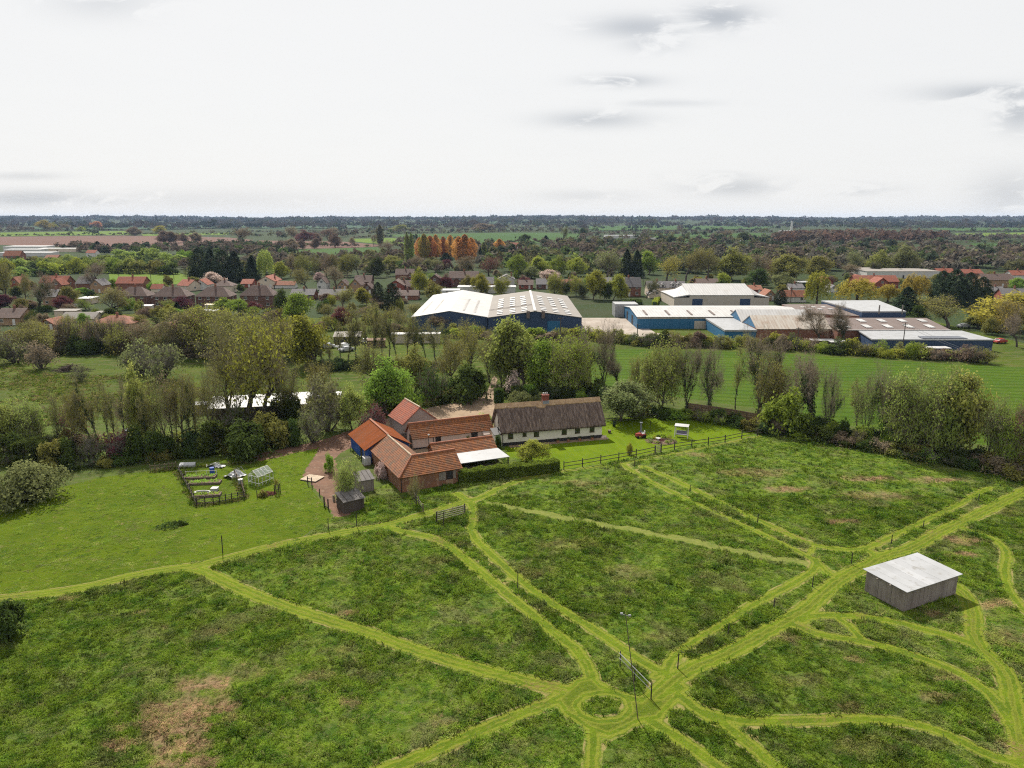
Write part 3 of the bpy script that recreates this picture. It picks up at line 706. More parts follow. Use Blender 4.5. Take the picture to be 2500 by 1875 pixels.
# blue timber shed with orange-red roof, behind the left wing
shed_o = (Q[0] - math.sin(yaw) * (LL + .02), Q[1] + math.cos(yaw) * (LL + .02))
bs = thing('blue_barn', 'blue timber barn end under weathered orange red sheet roof', 'barn', (shed_o[0], shed_o[1], 0), yaw)
sl, wx0, wx1, ev2, ri2 = 8.9, -.8, wd + .9, 2.35, 1.85
mb = MB(); c = [(wx0, 0), (wx1, 0), (wx1, sl), (wx0, sl)]; hx = (wx0 + wx1) / 2
for k in range(4):
    a, b = c[k], c[(k + 1) % 4]; pts = [(*a, 0), (*b, 0), (*b, ev2)]
    if k in (0, 2): pts.append((hx, a[1], ev2 + ri2 - .05))
    mb.poly(pts + [(*a, ev2)])
mb.build('wall', 'blue_timber_y', bs)
mb = MB(); ze2 = ev2 - ri2 / ((wx1 - wx0) / 2) * .35
slope(mb, (wx0 - .35, sl + .3, ze2), (wx0 - .35, -.35, ze2), (hx, -.35, ev2 + ri2), (hx, sl + .3, ev2 + ri2), .5, .1, 0)
slope(mb, (wx1 + .35, -.35, ze2), (wx1 + .35, sl + .3, ze2), (hx, sl + .3, ev2 + ri2), (hx, -.35, ev2 + ri2), .5, .1, 0)
r3 = mb.build('roof', 'orange_sheet_y', bs)
MB().bar((hx, -.35, ev2 + ri2 + .04), (hx, sl + .3, ev2 + ri2 + .04), .35, .1).build('ridge_cap', 'orange_tile_x', r3)
mb = MB(); mb.box(wx0 - .05, 2.2, .05, wx0 + .01, 3.2, 2.0); mb.build('door', 'black_paint', bs)
mb = MB(); mb.box(wx0 - .06, .7, .9, wx0 + .01, 1.2, 1.7); mb.build('window', 'lead', bs)
# long stable with white walls
S0, S1 = U(1012.6, 1087.3), None
a = U(1010.5, 1069, 1.95); b = U(1199.7, 1045.6, 2.0); ys_ = yaw_of(a, b); L = math.dist(a[:2], b[:2]) + .2
st = building('stable', 'long low white stable with red pantile roof beside the cottage', 'stable', mid(a, b), ys_, L, 4.0, 2.05, 1.75, 'pantile', 'pink_render', 'x',
    doors=[('f', -2.6, .9, 1.9, 'black_paint'), ('f', 3.6, 1.1, 1.9, 'black_paint'), ('l', .5, 1.5, 2.0, 'black_paint')], ridge='terracotta', over=.28)
for u in (-3.4,): MB().tube((u, -.1, 0), (u, -.1, 1.95), .05, .05, 6).build('downpipe', 'black_paint', st)
mb = MB(); mb.box(-L/2 - .03, -.03, .0, L/2 + .03, -.002, .22); mb.build('plinth', 'black_paint', st)
mb = MB(); mb.box(-1.9, -.07, .1, -1.75, -.02, 2.0); mb.build('door_post', 'white_paint', st)
mb = MB(); mb.hexa([(4.9, -.9, 1.25), (6.0, -.9, 1.25), (6.0, 0, 1.75), (4.9, 0, 1.75)], [(4.9, -.9, 1.32), (6.0, -.9, 1.32), (6.0, 0, 1.82), (4.9, 0, 1.82)]); mb.build('porch_roof', 'pink_render', st)
# grey boarded barn with red roof (gable towards the camera)
a = U(985, 1034.4, 2.55); b = U(1064.4, 1022.2, 2.55)
building('garage_barn', 'small grey boarded barn with steep red roof by the drive', 'barn', mid(a, b), yaw_of(a, b) - .02, math.dist(a[:2], b[:2]) + .1, 6.4, 2.6, 2.45, 'red_tile', 'grey_board', 'y', ridge='pale_wood', over=.22)
# middle range with hipped end and lean-to canopy
a = U(1063, 1110, 2.0); b = U(1208.9, 1090.4, 2.0); my = yaw_of(a, b); ML = math.dist(a[:2], b[:2])
mr = building('cart_shed', 'red pantiled range with white lean-to canopy facing the hedge', 'shed', mid(a, b), my, ML, 3.6, 2.02, 1.15, 'pantile', 'brick', 'x', ridge='terracotta', over=.25)
m0 = np.array(mid(a, b)[:2])
def to_local(p, org, yw):
    d = np.array(p[:2]) - np.array(org[:2]); return (d[0] * math.cos(yw) + d[1] * math.sin(yw), -d[0] * math.sin(yw) + d[1] * math.cos(yw))
e = [to_local(U(1112, 1134, 1.75), m0, my), to_local(U(1241, 1113, 1.75), m0, my)]
x_l, x_r, yf = e[0][0] + .4, e[1][0], min(e[0][1], e[1][1])
mb = MB(); mb.hexa([(x_l, yf, 1.72), (x_r, yf, 1.72), (ML/2 + .3, -.3, 1.78), (x_l, -.3, 1.78)], [(x_l, yf, 1.80), (x_r, yf, 1.80), (ML/2 + .3, -.3, 1.86), (x_l, -.3, 1.86)])
mb.build('canopy_roof', 'white_metal', mr)
for u in (x_l + .1, (x_l + x_r) / 2, x_r - 2.0, x_r - .15): MB().box(u - .07, yf + .15, 0, u + .07, yf + .29, 1.72).build('canopy_post', 'dark_wood', mr)
mb = MB(); mb.box(x_l + .05, yf + .35, .0, x_r - 2.1, yf + .42, .95); mb.build('canopy_boarding', 'dark_timber_x', mr)

# thatched cottage
a = U(1226.5, 1089); b = U(1469, 1068.5); cy_ = yaw_of(a, b); CL = math.dist(a[:2], b[:2]); CD, CE, CR = 5.4, 2.62, 3.3
cot = thing('thatched_cottage', 'long white cottage with brown thatched roof and brick chimney', 'cottage', mid(a, b), cy_)
wl = MB()
for k, (p, q) in enumerate((((-CL/2, 0), (CL/2, 0)), ((CL/2, 0), (CL/2, CD)), ((CL/2, CD), (-CL/2, CD)), ((-CL/2, CD), (-CL/2, 0)))):
    pts = [(*p, 0), (*q, 0), (*q, CE)]
    if k in (1, 3): pts.append(((p[0] + q[0]) / 2, CD / 2, CE + CR - .3))
    wl.poly(pts + [(*p, CE)])
wl.build('wall', 'whitewash', cot)
mb = MB(); mb.box(-CL/2 - .02, -.035, 0, CL/2 + .03, .01, .52); mb.box(CL/2 - .01, .012, 0, CL/2 + .035, CD, .52); mb.build('plinth', 'black_paint', cot)
# thatch: thick shell with rounded edges, wavy eave
NU, prof = 44, [(-.62, CE - .42), (-.70, CE - .22), (-.58, CE - .02)] 
up = [(-.58 + (CD / 2 + .58) * t, CE - .02 + (CR + .34) * (t + .06 * math.sin(math.pi * t)) ) for t in (.15, .3, .45, .6, .75, .9, 1.0)]
half = prof + up
full = half + [(CD - y, z) for y, z in half[-2::-1]]
rng = np.random.default_rng(3)
tv, tf = [], []
K = len(full)
for i in range(NU + 1):
    x = -CL/2 - .42 + (CL + .9) * i / NU
    sag = .05 * math.sin(i * .5) + .03 * math.sin(i * 1.31 + 1)
    edge = .10 if i in (0, NU) else 0
    for j, (y, z) in enumerate(full):
        tv.append((x + rng.normal(0, .015), y + rng.normal(0, .02) + (edge if y < CD / 2 else -edge) * .8, z + sag * (.4 if j > 2 else 1) + rng.normal(0, .02) - edge))
for i in range(NU):
    for j in range(K - 1):
        p = i * K + j; tf.append((p, p + K, p + K + 1, p + 1))
nb = len(tv)
inner = [(-.45, CE - .45), (CD / 2, CE + CR - .28), (CD + .45, CE - .45)]
for i in (0, NU):
    x = -CL/2 - .42 + (CL + .9) * i / NU
    for (y, z) in inner: tv.append((x + (.05 if i == 0 else -.05), y, z))
mb = MB(); mb.v, mb.f, mb.m = tv, tf, [0] * len(tf)
for s, i in ((0, 0), (1, NU)):
    row = [i * K + j for j in range(K)]; n0 = nb + 3 * s; h2 = K // 2
    f1 = row[:h2 + 1] + [n0 + 1, n0]; f2 = row[h2:] + [n0 + 2, n0 + 1]
    for f in (f1, f2): mb.f.append(tuple(f)); mb.m.append(0)
mb.f.append((nb, nb + 3, nb + 4, nb + 1)); mb.f.append((nb + 1, nb + 4, nb + 5, nb + 2)); mb.m += [0, 0]
mb.f.append((0, nb, nb + 3, NU * K)); mb.f.append((K - 1, NU * K + K - 1, nb + 5, nb + 2)); mb.m += [0, 0]
thatch = mb.build('thatch_roof', 'thatch', cot)
# straw ridge cap with scalloped edge
mb = MB(); zt = CE - .02 + (CR + .34)
def cap_pt(x, s, d, lift):
    """Point on the cap: s side (-1 front, 1 back), d distance down the slope."""
    t = 1 - d / 4.3; yy = -.58 + (CD / 2 + .58) * t; z = CE - .02 + (CR + .34) * (t + .06 * math.sin(math.pi * t)) + lift
    return (x, yy if s < 0 else CD - yy, z)
N = 60
for i in range(N):
    xa, xb = (-CL/2 - .46 + (CL + .98) * k / N for k in (i, i + 1))
    da, db = (.82 + .10 * abs(math.sin(k * .55)) + (.35 if abs(k - 25) < 3 else 0) for k in (i, i + 1))
    for s in (-1, 1):
        rows = [[cap_pt(x, s, d * q, lf) for q, lf in ((0, .17), (.5, .15), (.97, .13), (1.0, .02))] for x, d in ((xa, da), (xb, db))]
        for j in range(3):
            qd = [rows[0][j + 1], rows[1][j + 1], rows[1][j], rows[0][j]]
            mb.poly(qd if s < 0 else qd[::-1])
for x, fl in ((-CL/2 - .46, 1), (CL/2 + .52, -1)):
    pts = [cap_pt(x, -1, .82, .13), cap_pt(x, -1, 0, .17), cap_pt(x, 1, .82, .13), cap_pt(x, 1, .85, -.1), cap_pt(x, -1, .85, -.1)]
    mb.poly(pts if fl > 0 else pts[::-1])
mb.build('ridge_cap', 'straw', thatch)
cxm = -CL/2 + CL * .468
mb = MB(); mb.box(cxm - .5, CD/2 - .45, CE + CR - .6, cxm + .5, CD/2 + .4, CE + CR + 1.35); mb.box(cxm - .56, CD/2 - .51, CE + CR + 1.35, cxm + .56, CD/2 + .46, CE + CR + 1.5)
ch = mb.build('chimney', 'red_brick', cot)
for s in (-.33, 0, .33): MB().tube((cxm + s, CD/2, CE + CR + 1.5), (cxm + s, CD/2, CE + CR + 1.85), .12, .10, 8).build('chimney_pot', 'white_plastic', ch)
mb = MB(); mb.box(cxm - .56, CD/2 - .50, CE + CR - .35, cxm + .56, CD/2 - .452, CE + CR + .55); mb.build('lead_apron', 'lead', ch)
for (px, w_, h_) in ((1246, .85, .85), (1279, .66, .66), (1307.5, .85, .85), (1375, .85, .88), (1407.5, .85, .85), (1444, .85, .85)):
    u = -CL/2 + (px - 1226.5) / (1469 - 1226.5) * CL
    window(cot, 'f', u, 2.0 - h_, w_, h_, CL, CD, 'brown_window', 2)
    mb = MB(); mb.box(u - w_/2 - .1, -.12, 2.02, u + w_/2 + .1, .01, 2.08); mb.build('drip_board', 'dark_wood', cot)
# lean-to porch on the left gable, with black roof and white wall
mb = MB(); mb.hexa([(-CL/2 - 1.15, .1, 0), (-CL/2 - .01, .1, 0), (-CL/2 - .01, 2.4, 0), (-CL/2 - 1.15, 2.4, 0)], [(-CL/2 - 1.15, .1, 1.9), (-CL/2 - .01, .1, 1.9), (-CL/2 - .01, 2.4, 1.9), (-CL/2 - 1.15, 2.4, 1.9)])
po = mb.build('porch', 'whitewash', cot)
mb = MB(); mb.hexa([(-CL/2 - 1.4, -.15, 1.85), (-CL/2 - .02, -.15, 1.95), (-CL/2 - .02, 2.6, 2.35), (-CL/2 - 1.4, 2.6, 2.25)], [(-CL/2 - 1.4, -.15, 1.95), (-CL/2 - .02, -.15, 2.05), (-CL/2 - .02, 2.6, 2.45), (-CL/2 - 1.4, 2.6, 2.35)])
mb.build('porch_roof', 'black_paint', po)
MB().tube((-CL/2 + .05, -.1, 0), (-CL/2 + .05, -.1, 1.9), .05, .05, 6).build('downpipe', 'black_paint', cot)
mb = MB(); mb.bar((-CL/2 - .43, 1.0, 2.2), (-CL/2 - .43, 1.0, 4.3), .1, .1); mb.build('gable_post', 'dark_wood', cot)
# paved strip along the cottage
COTM = mid(a, b)
mb = MB(); mb.box(-CL/2 + 1.0, -1.15, .004, CL/2 + .9, -.05, .03); o_ = struct(mb.build('paving', 'gravel', None, mid(a, b), cy_))
def cot_pt(u, v): 
    m_ = COTM; return (m_[0] + u * math.cos(cy_) - v * math.sin(cy_), m_[1] + u * math.sin(cy_) + v * math.cos(cy_), .03)

# timber sheds by the track
def board_shed(name, label, roofpx, gpx, h_eave, mats):
    p = [U(x, y, h_eave) for x, y in roofpx]
    a, b = p[0], p[1]; yw = yaw_of(a, b); W = math.dist(a[:2], b[:2]); Dp = math.dist(b[:2], p[2][:2])
    root = thing(name, label, 'shed', mid(a, b), yw)
    mb = MB(); back = h_eave + .45
    mb.box(-W/2 + .03, Dp - .02, 0, W/2 - .03, Dp + .02, back - .06)
    mb.build('back_wall', mats, root)
    nb_ = max(5, int(W / .3))
    for i in range(nb_):
        x0 = -W/2 + W * i / nb_; mb = MB(); dz = .015 * (i % 2); mb.box(x0 + .008, -.02 - dz, 0, x0 + W / nb_ - .008, .02, h_eave - .04); mb.build('board', mats, root)
    for s in (-1, 1):
        nd = max(4, int(Dp / .3))
        for i in range(nd):
            y0 = .02 + (Dp - .02) * i / nd; y1 = .02 + (Dp - .02) * (i + 1) / nd; zz = h_eave + .45 * (y0 + y1) / 2 / Dp - .06
            mb = MB(); mb.box(s * W/2 - .02, y0 + .008, 0, s * W/2 + .02, y1 - .008, zz); mb.build('board', mats, root)
    mb = MB(); o = .16; mb.hexa([(-W/2 - o, -o, h_eave - .05), (W/2 + o, -o, h_eave - .05), (W/2 + o, Dp + o, back), (-W/2 - o, Dp + o, back)], [(-W/2 - o, -o, h_eave + .02), (W/2 + o, -o, h_eave + .02), (W/2 + o, Dp + o, back + .07), (-W/2 - o, Dp + o, back + .07)])
    rf = mb.build('roof', 'felt', root)
    for k in range(3):
        x = -W/2 + W * (k + .5) / 3; MB().bar((x, -o, h_eave + .05), (x, Dp + o, back + .1), .04, .03).build('felt_batten', 'dark_wood', rf)
    return root
board_shed('dark_shed', 'dark timber shed with felt roof beside the gateway track', [(840, 1226), (888, 1214.5), (882, 1198.5), (832, 1209)], None, 1.55, 'dark_timber_x')
board_shed('grey_shed', 'pale grey timber shed behind the dark one', [(875, 1175), (912, 1168.7), (906, 1154.5), (870, 1162.5)], None, 1.65, 'timber_x')

# field shelter on the right
g0, gl, gr = U(2205.8, 1493.9), U(2116.3, 1442.2), U(2332, 1450.3)
sw = math.dist(g0[:2], gr[:2]); sd_ = math.dist(g0[:2], gl[:2]); sy = yaw_of(g0, gr)
fs = thing('field_shelter', 'grey timber field shelter with flat white metal roof in the meadow', 'shelter', (g0[0], g0[1], 0), sy)
SH = 2.12
nb_ = 26
for i in range(nb_):
    x0 = sw * i / nb_; mb = MB(); mb.box(x0 + .006, -.02 - .012 * (i % 2), .05, x0 + sw / nb_ - .006, .015, SH); mb.build('board', 'timber_x', fs)
for i in range(3):
    y0 = sd_ * i / 3; mb = MB(); mb.box(-.03, y0 + .02, .04, .02, y0 + sd_ / 3 - .02, SH + .04 * i); mb.build('panel', 'timber_y', fs)
for i in range(14):
    y0 = sd_ * i / 14; mb = MB(); mb.box(sw - .02, y0 + .006, .05, sw + .02 + .012 * (i % 2), y0 + sd_ / 14 - .006, SH); mb.build('board', 'timber_y', fs)
mb = MB(); mb.box(0, sd_ - .02, .05, sw, sd_ + .02, SH + .1); mb.build('back_wall', 'timber_x', fs)
o = .28
for i in range(8):
    x0, x1 = -o + (sw + 2 * o) * i / 8 + .004, -o + (sw + 2 * o) * (i + 1) / 8 - .004; dz = .004 * (i % 2); mb = MB()
    mb.hexa([(x0, -o - dz, SH + .05), (x1, -o - dz, SH + .05), (x1, sd_ + o, SH + .21), (x0, sd_ + o, SH + .21)], [(x0, -o - dz, SH + .09 + dz), (x1, -o - dz, SH + .09 + dz), (x1, sd_ + o, SH + .25 + dz), (x0, sd_ + o, SH + .25 + dz)]); mb.build('roof_sheet', 'white_metal', fs)
mb = MB(); mb.hexa([(-.1, -.1, SH + .002), (sw + .1, -.1, SH + .002), (sw + .1, sd_ + .1, SH + .15), (-.1, sd_ + .1, SH + .15)], [(-.1, -.1, SH + .048), (sw + .1, -.1, SH + .048), (sw + .1, sd_ + .1, SH + .19), (-.1, sd_ + .1, SH + .19)]); mb.build('roof_deck', 'grey_wood', fs)
for y in (sd_ * .33, sd_ * .66): 
    mb = MB(); mb.box(-o - .18, y - .05, SH - .02, .1, y + .05, SH + .07); mb.build('roof_beam', 'grey_wood', fs)
mb = MB(); mb.box(sw + .1, sd_ - .1, SH - .03, sw + o + .2, sd_ + .05, SH + .1); mb.build('roof_beam', 'grey_wood', fs)

# ------------------------------------------------------------------ fences, gates, posts
rng = np.random.default_rng(11)
def rail_fence(label, pts, hgt=1.15, rails=(.45, .92), post_mat='dark_wood', rail_mat='dark_wood', pw=.13, rh=.09, skip=(), name='post_and_rail_fence', group=None, cat='fence'):
    """Posts at the given ground points, rails between neighbours (skip = gaps left for gates)."""
    P = [V(*p[:2], 0) for p in pts]; org = P[0]
    root = thing(name, label, cat, tuple(org), 0, group)
    for p in P:
        q = p - org; hh = hgt * (1 + .04 * math.sin(p[0] * 3)); mb = MB(); mb.box(q[0] - pw/2, q[1] - pw/2, 0, q[0] + pw/2, q[1] + pw/2, hh); mb.build('post', post_mat, root)
    for i, (p, q) in enumerate(zip(P[:-1], P[1:])):
        if i in skip: continue
        d = (q - p) / np.linalg.norm(q - p); sd = V(d[1], -d[0], 0) * (pw / 2 + .025)
        for z in rails:
            MB().bar(p - org + sd + V(0, 0, z), q - org + sd + V(0, 0, z + .01 * math.sin(i)), .05, rh).build('rail', rail_mat, root)
    return root
c5 = lambda x, y: U(1150 + x / 2.949, 900 + y / 2.949)
FP = [(668,728),(802,707),(933,684),(1063,662),(1188,640),(1323,610),(1368,603),(1464,585),(1588,566),(1707,551),(1828,532),(1948,505),(2060,486),(2160,470)]
rail_fence('dark post and rail fence along the front of the garden lawn', [c5(*p) for p in FP], 1.35, (.55, 1.08), skip=(5,))
p, q = c5(1323, 610), c5(1368, 603)
gt = thing('garden_gate', 'small trellis gate set in the garden fence', 'gate', (p[0], p[1], 0), yaw_of(p, q)); GL = math.dist(p[:2], q[:2])
for x in (.12, GL - .12): MB().box(x - .05, -.03, .1, x + .05, .03, 1.3).build('stile', 'grey_wood', gt)
for z in (.2, .45, .7, .95, 1.2): MB().box(.17, -.025, z - .03, GL - .17, .025, z + .03).build('rail', 'grey_wood', gt)
for k in range(1, 4): x = .17 + (GL - .34) * k / 4; MB().box(x - .02, -.055, .2, x + .02, -.026, 1.2).build('slat', 'grey_wood', gt)
FB = [(930,400),(1035,393),(1130,386),(1237,373),(1345,364),(1440,352),(1545,330)]
rail_fence('thin dark rail fence behind the garden below the trees', [c5(*p) for p in FB], 1.15, (.5, .98), pw=.1, rh=.07)
# boarded fence behind the garden, panel by panel
BF = [U(*p) for p in ((1676,1003),(1712,1008),(1748,1013),(1784,1019),(1822,1026),(1860,1034),(1898,1044),(1934,1056))]
root = thing('board_fence', 'brown boarded panel fence at the far right of the garden', 'fence', BF[0])
for p, q in zip(BF[:-1], BF[1:]):
    p, q = V(*p) - V(*BF[0]), V(*q) - V(*BF[0]); d = q - p; MB().box(p[0] - .06, p[1] - .06, 0, p[0] + .06, p[1] + .06, 1.65).build('post', 'wood', root)
    for k in range(4):
        z0 = .05 + k * .39; MB().bar(p + V(0, 0, z0 + .19) + d * .02, q + V(0, 0, z0 + .19) - d * .02, .04 + .015 * (k % 2), .36).build('board', 'fence_board', root)
# single stakes along the mown paths
def Y(o, s): return lambda x, y: (o[0] + x / s, o[1] + y / s)
k5, k6, k1, k4, kg = Y((1000,1200), 2.457), Y((1750,1200), 2.457), Y((400,1050), 5.53), Y((700,900), 3.687), Y((1150,900), 2.949)
STAKES = [(k5(648,582), k5(648,478), 'beside the path that curves down from the barn'), (k5(1608,1062), k5(1607,972), 'where the two right-hand paths meet'), (k6(245,186), k6(245,138), 'midway along the double path below the garden'),
 (k6(1568,62), k6(1568,15), 'nearest the hedgerow on the far right double path'), (k6(1237,218), k6(1237,175), 'second from hedgerow on the far right double path'), (k6(1046,314), k6(1046,260), 'on the double path behind the field shelter'),
 (k6(806,436), k6(806,368), 'left of the field shelter beside the small grass triangle'), (k6(573,572), k6(573,513), 'at the top of the grass strip near the shelter'), (k6(341,705), k6(341,642), 'halfway along the grass strip between two mown paths'),
 (k6(67,865), k6(67,798), 'at the lower end of the grass strip near the junction'), (kg(1175,705), kg(1175,648), 'just outside the garden gate by the fence'), (kg(1575,888), kg(1575,838), 'upper one on the double path below the garden'),
 (kg(2062,1108), kg(2062,1045), 'lower one on the double path below the garden'), (k1(795,1655), k1(788,1400), 'tall at the edge of the mown field on the left'), (k4(375,1455), k4(375,1348), 'below the dark shed at the corner of the mown field'),
 (k4(628,1415), k4(628,1300), 'in rough grass below the dark shed'), (k4(1412,1420), k4(1410,1290), 'in front of the wooden hurdle'), (k4(572,745), k4(572,695), 'beside the reddish track near the blue barn')]
for b, tp, where in STAKES:
    g = U(*b); hgt = max(.8, min(2.0, ZT(g[1], tp[1]))); mb = MB(); mb.tube((0, 0, 0), (.03, .02, hgt), .055, .045, 6); mb.tube((.03, .02, hgt - .02), (.03, .02, hgt + .03), .05, .02, 6)
    tag(mb.build('stake', 'dark_wood', None, g), 'dark wooden stake ' + where, 'stake', 'stakes along the mown paths')
# hurdle and short rail fence below the barn
a, b = U(*k4(1350, 1385)), U(*k4(1602, 1318))
rail_fence('silvery wooden hurdle of five bars below the brick barn', [a, b], 1.45, (.35, .6, .85, 1.1, 1.35), 'dark_wood', 'grey_wood', .14, .07, name='hurdle')
rail_fence('short length of old rail fence beside the barn corner', [U(*k4(1150, 1170)), U(*k4(1190, 1225)), U(*k4(1228, 1285))], 1.1, (.5, .9), 'wood', 'grey_wood', name='old_fence')
# gate of two white bars in the strip by the tall lamp pole
a, b = U(*k5(1262, 1052)), U(*k5(1448, 1245))
gt = thing('bar_gate', 'two white bars between dark posts next to the tall lamp pole', 'gate', a, yaw_of(a, b)); GL = math.dist(a[:2], b[:2])
for x in (0, GL * .48, GL): MB().tube((x, 0, 0), (x, 0, 1.45), .055, .045, 6).build('post', 'dark_wood', gt)
for z in (.85, 1.3): MB().tube((-.05, -.1, z), (GL + .05, -.1, z + .02), .022, .022, 6).build('bar', 'galvanised', gt)
# tall leaning pole with floodlights
g = U(1557.6, 1755.6); top = V(*U(1527, 1491, 0)); hz = 8.6
tx = (1527 - CX) / FPX * DEP(g[1], hz) - g[0]
pl = thing('lamp_pole', 'tall thin dark pole with two small floodlights at the path junction', 'lamp pole', g)
MB().tube((0, 0, 0), (tx, 0, hz), .04, .028, 8).build('pole', 'wood', pl)
MB().tube((tx - .28, 0, hz - .05), (tx + .3, 0, hz - .2), .02, .02, 6).build('cross_arm', 'galvanised', pl)
for s, zz in ((-.28, -.05), (.3, -.2)):
    mb = MB(); mb.hexa([(tx + s - .08, -.08, hz + zz - .03), (tx + s + .08, -.08, hz + zz - .03), (tx + s + .08, .06, hz + zz - .01), (tx + s - .08, .06, hz + zz - .01)], [(tx + s - .1, -.1, hz + zz + .13), (tx + s + .1, -.1, hz + zz + .13), (tx + s + .08, .06, hz + zz + .1), (tx + s - .08, .06, hz + zz + .1)])
    mb.build('floodlight', 'galvanised', pl)
# garden furniture
g = U(1500 + 1130 / 6.9125, 980 + 600 / 6.9125)
sw_ = thing('swing_seat', 'white garden swing seat with flat canopy on the lawn', 'swing seat', g, -.35)
mb = MB(); mb.hexa([(-1.15, -.6, 1.95), (1.15, -.6, 1.95), (1.15, .6, 2.1), (-1.15, .6, 2.1)], [(-1.15, -.6, 2.0), (1.15, -.6, 2.0), (1.15, .6, 2.15), (-1.15, .6, 2.15)]); mb.build('canopy', 'white_plastic', sw_)
for s in (-1, 1):
    for yy in (-.75, .75): MB().bar((s * 1.05, 0, 2.0), (s * 1.1, yy, 0), .08, .08).build('leg', 'white_paint', sw_)
    MB().bar((s * .85, 0, 2.0), (s * .85, 0, .5), .03, .03).build('hanger', 'white_paint', sw_)
mb = MB(); mb.box(-.9, -.3, .42, .9, .3, .52); mb.hexa([(-.9, .28, .5), (.9, .28, .5), (.9, .36, .5), (-.9, .36, .5)], [(-.9, .42, 1.0), (.9, .42, 1.0), (.9, .5, 1.0), (-.9, .5, 1.0)]); mb.build('seat', 'grey_cushion', sw_)
g = U(1500 + 445 / 6.9125, 980 + 530 / 6.9125)
st_ = thing('stone_column', 'slim grey stone column standing on the garden lawn', 'ornament', g)
mb = MB(); mb.box(-.3, -.3, 0, .3, .3, .25); mb.build('base', 'lead', st_); MB().tube((0, 0, .25), (0, 0, 1.75), .17, .14, 10).build('shaft', 'lead', st_); mb = MB(); mb.box(-.22, -.22, 1.75, .22, .22, 1.9); mb.build('cap', 'lead', st_)
g = U(1500 + 430 / 6.9125, 980 + 610 / 6.9125)
mw = thing('ride_on_mower', 'red ride-on mower parked on the garden lawn', 'mower', g, .2)
mb = MB(); mb.hexa([(-.75, -.35, .3), (.2, -.4, .3), (.2, .4, .3), (-.75, .35, .3)], [(-.7, -.28, .75), (.15, -.36, .8), (.15, .36, .8), (-.7, .28, .75)]); mb.box(.2, -.45, .3, .95, .45, .62); mb.build('body', 'red_machine', mw)
mb = MB(); mb.box(.3, -.25, .62, .75, .25, .75); mb.hexa([(.7, -.25, .7), (.8, -.25, .7), (.8, .25, .7), (.7, .25, .7)], [(.78, -.22, 1.15), (.88, -.22, 1.15), (.88, .22, 1.15), (.78, .22, 1.15)]); mb.build('seat', 'white_plastic', mw)
for x, r in ((-.5, .2), (.6, .3)):
    for s in (-1, 1): MB().tube((x, s * .42, r), (x, s * .58, r), r, r, 10).build('wheel', 'tyre', mw)
MB().tube((-.05, 0, .75), (.12, 0, 1.05), .03, .03, 6).build('steering_column', 'black_paint', mw)
# planters along the cottage
for i, u in enumerate((.6, 2.4, 4.4, 6.6)):
    p = cot_pt(u, -.75); pt = thing('plant_pot', 'terracotta pot plant by the cottage wall, %s from the left' % ordw(i + 1), 'plant pot', p, 0, 'pots along the cottage')
    MB().tube((0, 0, 0), (0, 0, .35), .17, .24, 10).build('pot', 'terracotta', pt)
    mb = MB()
    for k in range(26):
        a_ = rng.uniform(0, 6.28); r_ = rng.uniform(.05, .32); z_ = rng.uniform(.38, .75); s_ = .08
        mb.poly([(r_ * math.cos(a_) - s_, r_ * math.sin(a_), z_), (r_ * math.cos(a_) + s_, r_ * math.sin(a_) - .05, z_ + .05), (r_ * math.cos(a_), r_ * math.sin(a_) + s_, z_ + .1)])
    mb.build('foliage', 'leaf_dark', pt)
p = cot_pt(8.9, -.2); mb = MB(); mb.box(-.4, -.3, 0, .4, .3, .3); mb.box(-.6, -.45, 0, .6, -.31, .12); tag(mb.build('trough', 'pink_render', None, p), 'pale stone trough at the right corner of the cottage', 'trough')
p = U(1488, 1057); mb = MB(); mb.tube((0, 0, 0), (0, 0, .5), .25, .3, 10); tag(mb.build('log_planter', 'wood', None, p), 'round wooden planter on the lawn right of the cottage', 'planter')
p = U(1499, 1041); mb = MB(); mb.tube((0, 0, 0), (0, 0, .9), .28, .28, 10); mb.tube((0, 0, .9), (0, 0, 1.0), .3, .1, 10); tag(mb.build('water_butt', 'leaf_pine', None, p), 'dark green water butt below the garden rear fence', 'water butt')
# garden bed
g = U(1500 + 790 / 6.9125, 980 + 670 / 6.9125)
bed = thing('flower_bed', 'round flower bed of low plants behind the garden gate', 'flower bed', g)
mb = MB(); N = 20; mb.hexa([(2.6 * math.cos(6.283 * k / N) * (1 + .12 * math.sin(3 * k)), 1.9 * math.sin(6.283 * k / N), .005) for k in range(N)], [(2.4 * math.cos(6.283 * k / N) * (1 + .12 * math.sin(3 * k)), 1.7 * math.sin(6.283 * k / N), .09) for k in range(N)]); mb.build('soil', 'soil', bed)
for (cx, cy, r, hh, mt) in ((-1.7, .9, .5, .55, 'leaf_bright'), (-.9, 1.0, .4, .7, 'leaf_lime'), (-.3, 1.1, .35, .9, 'leaf_dark'), (.6, 1.0, .5, 1.1, 'leaf_dark'), (1.5, .8, .5, .9, 'leaf_olive'), (1.9, -.3, .7, .5, 'leaf_grey'), (-1.9, -.6, .6, .5, 'leaf_grey'), (.9, -1.0, .6, .45, 'leaf_bright'), (0, 0, .5, .35, 'leaf_copper'), (-1.0, -1.1, .45, .4, 'leaf_spring')):
    n = 90; a_ = rng.uniform(0, 6.28, n); r_ = r * np.sqrt(rng.uniform(0, 1, n)); z_ = .06 + rng.uniform(0, hh, n) * (1 - .5 * r_ / r); mb = MB()
    for k in range(n):
        c0 = V(cx + r_[k] * math.cos(a_[k]), cy + r_[k] * math.sin(a_[k]), z_[k]); e1, e2 = rng.normal(0, .09, 3), rng.normal(0, .09, 3); mb.poly([c0 - e1, c0 + e2, c0 + e1])
    mb.build('plant', mt, bed)
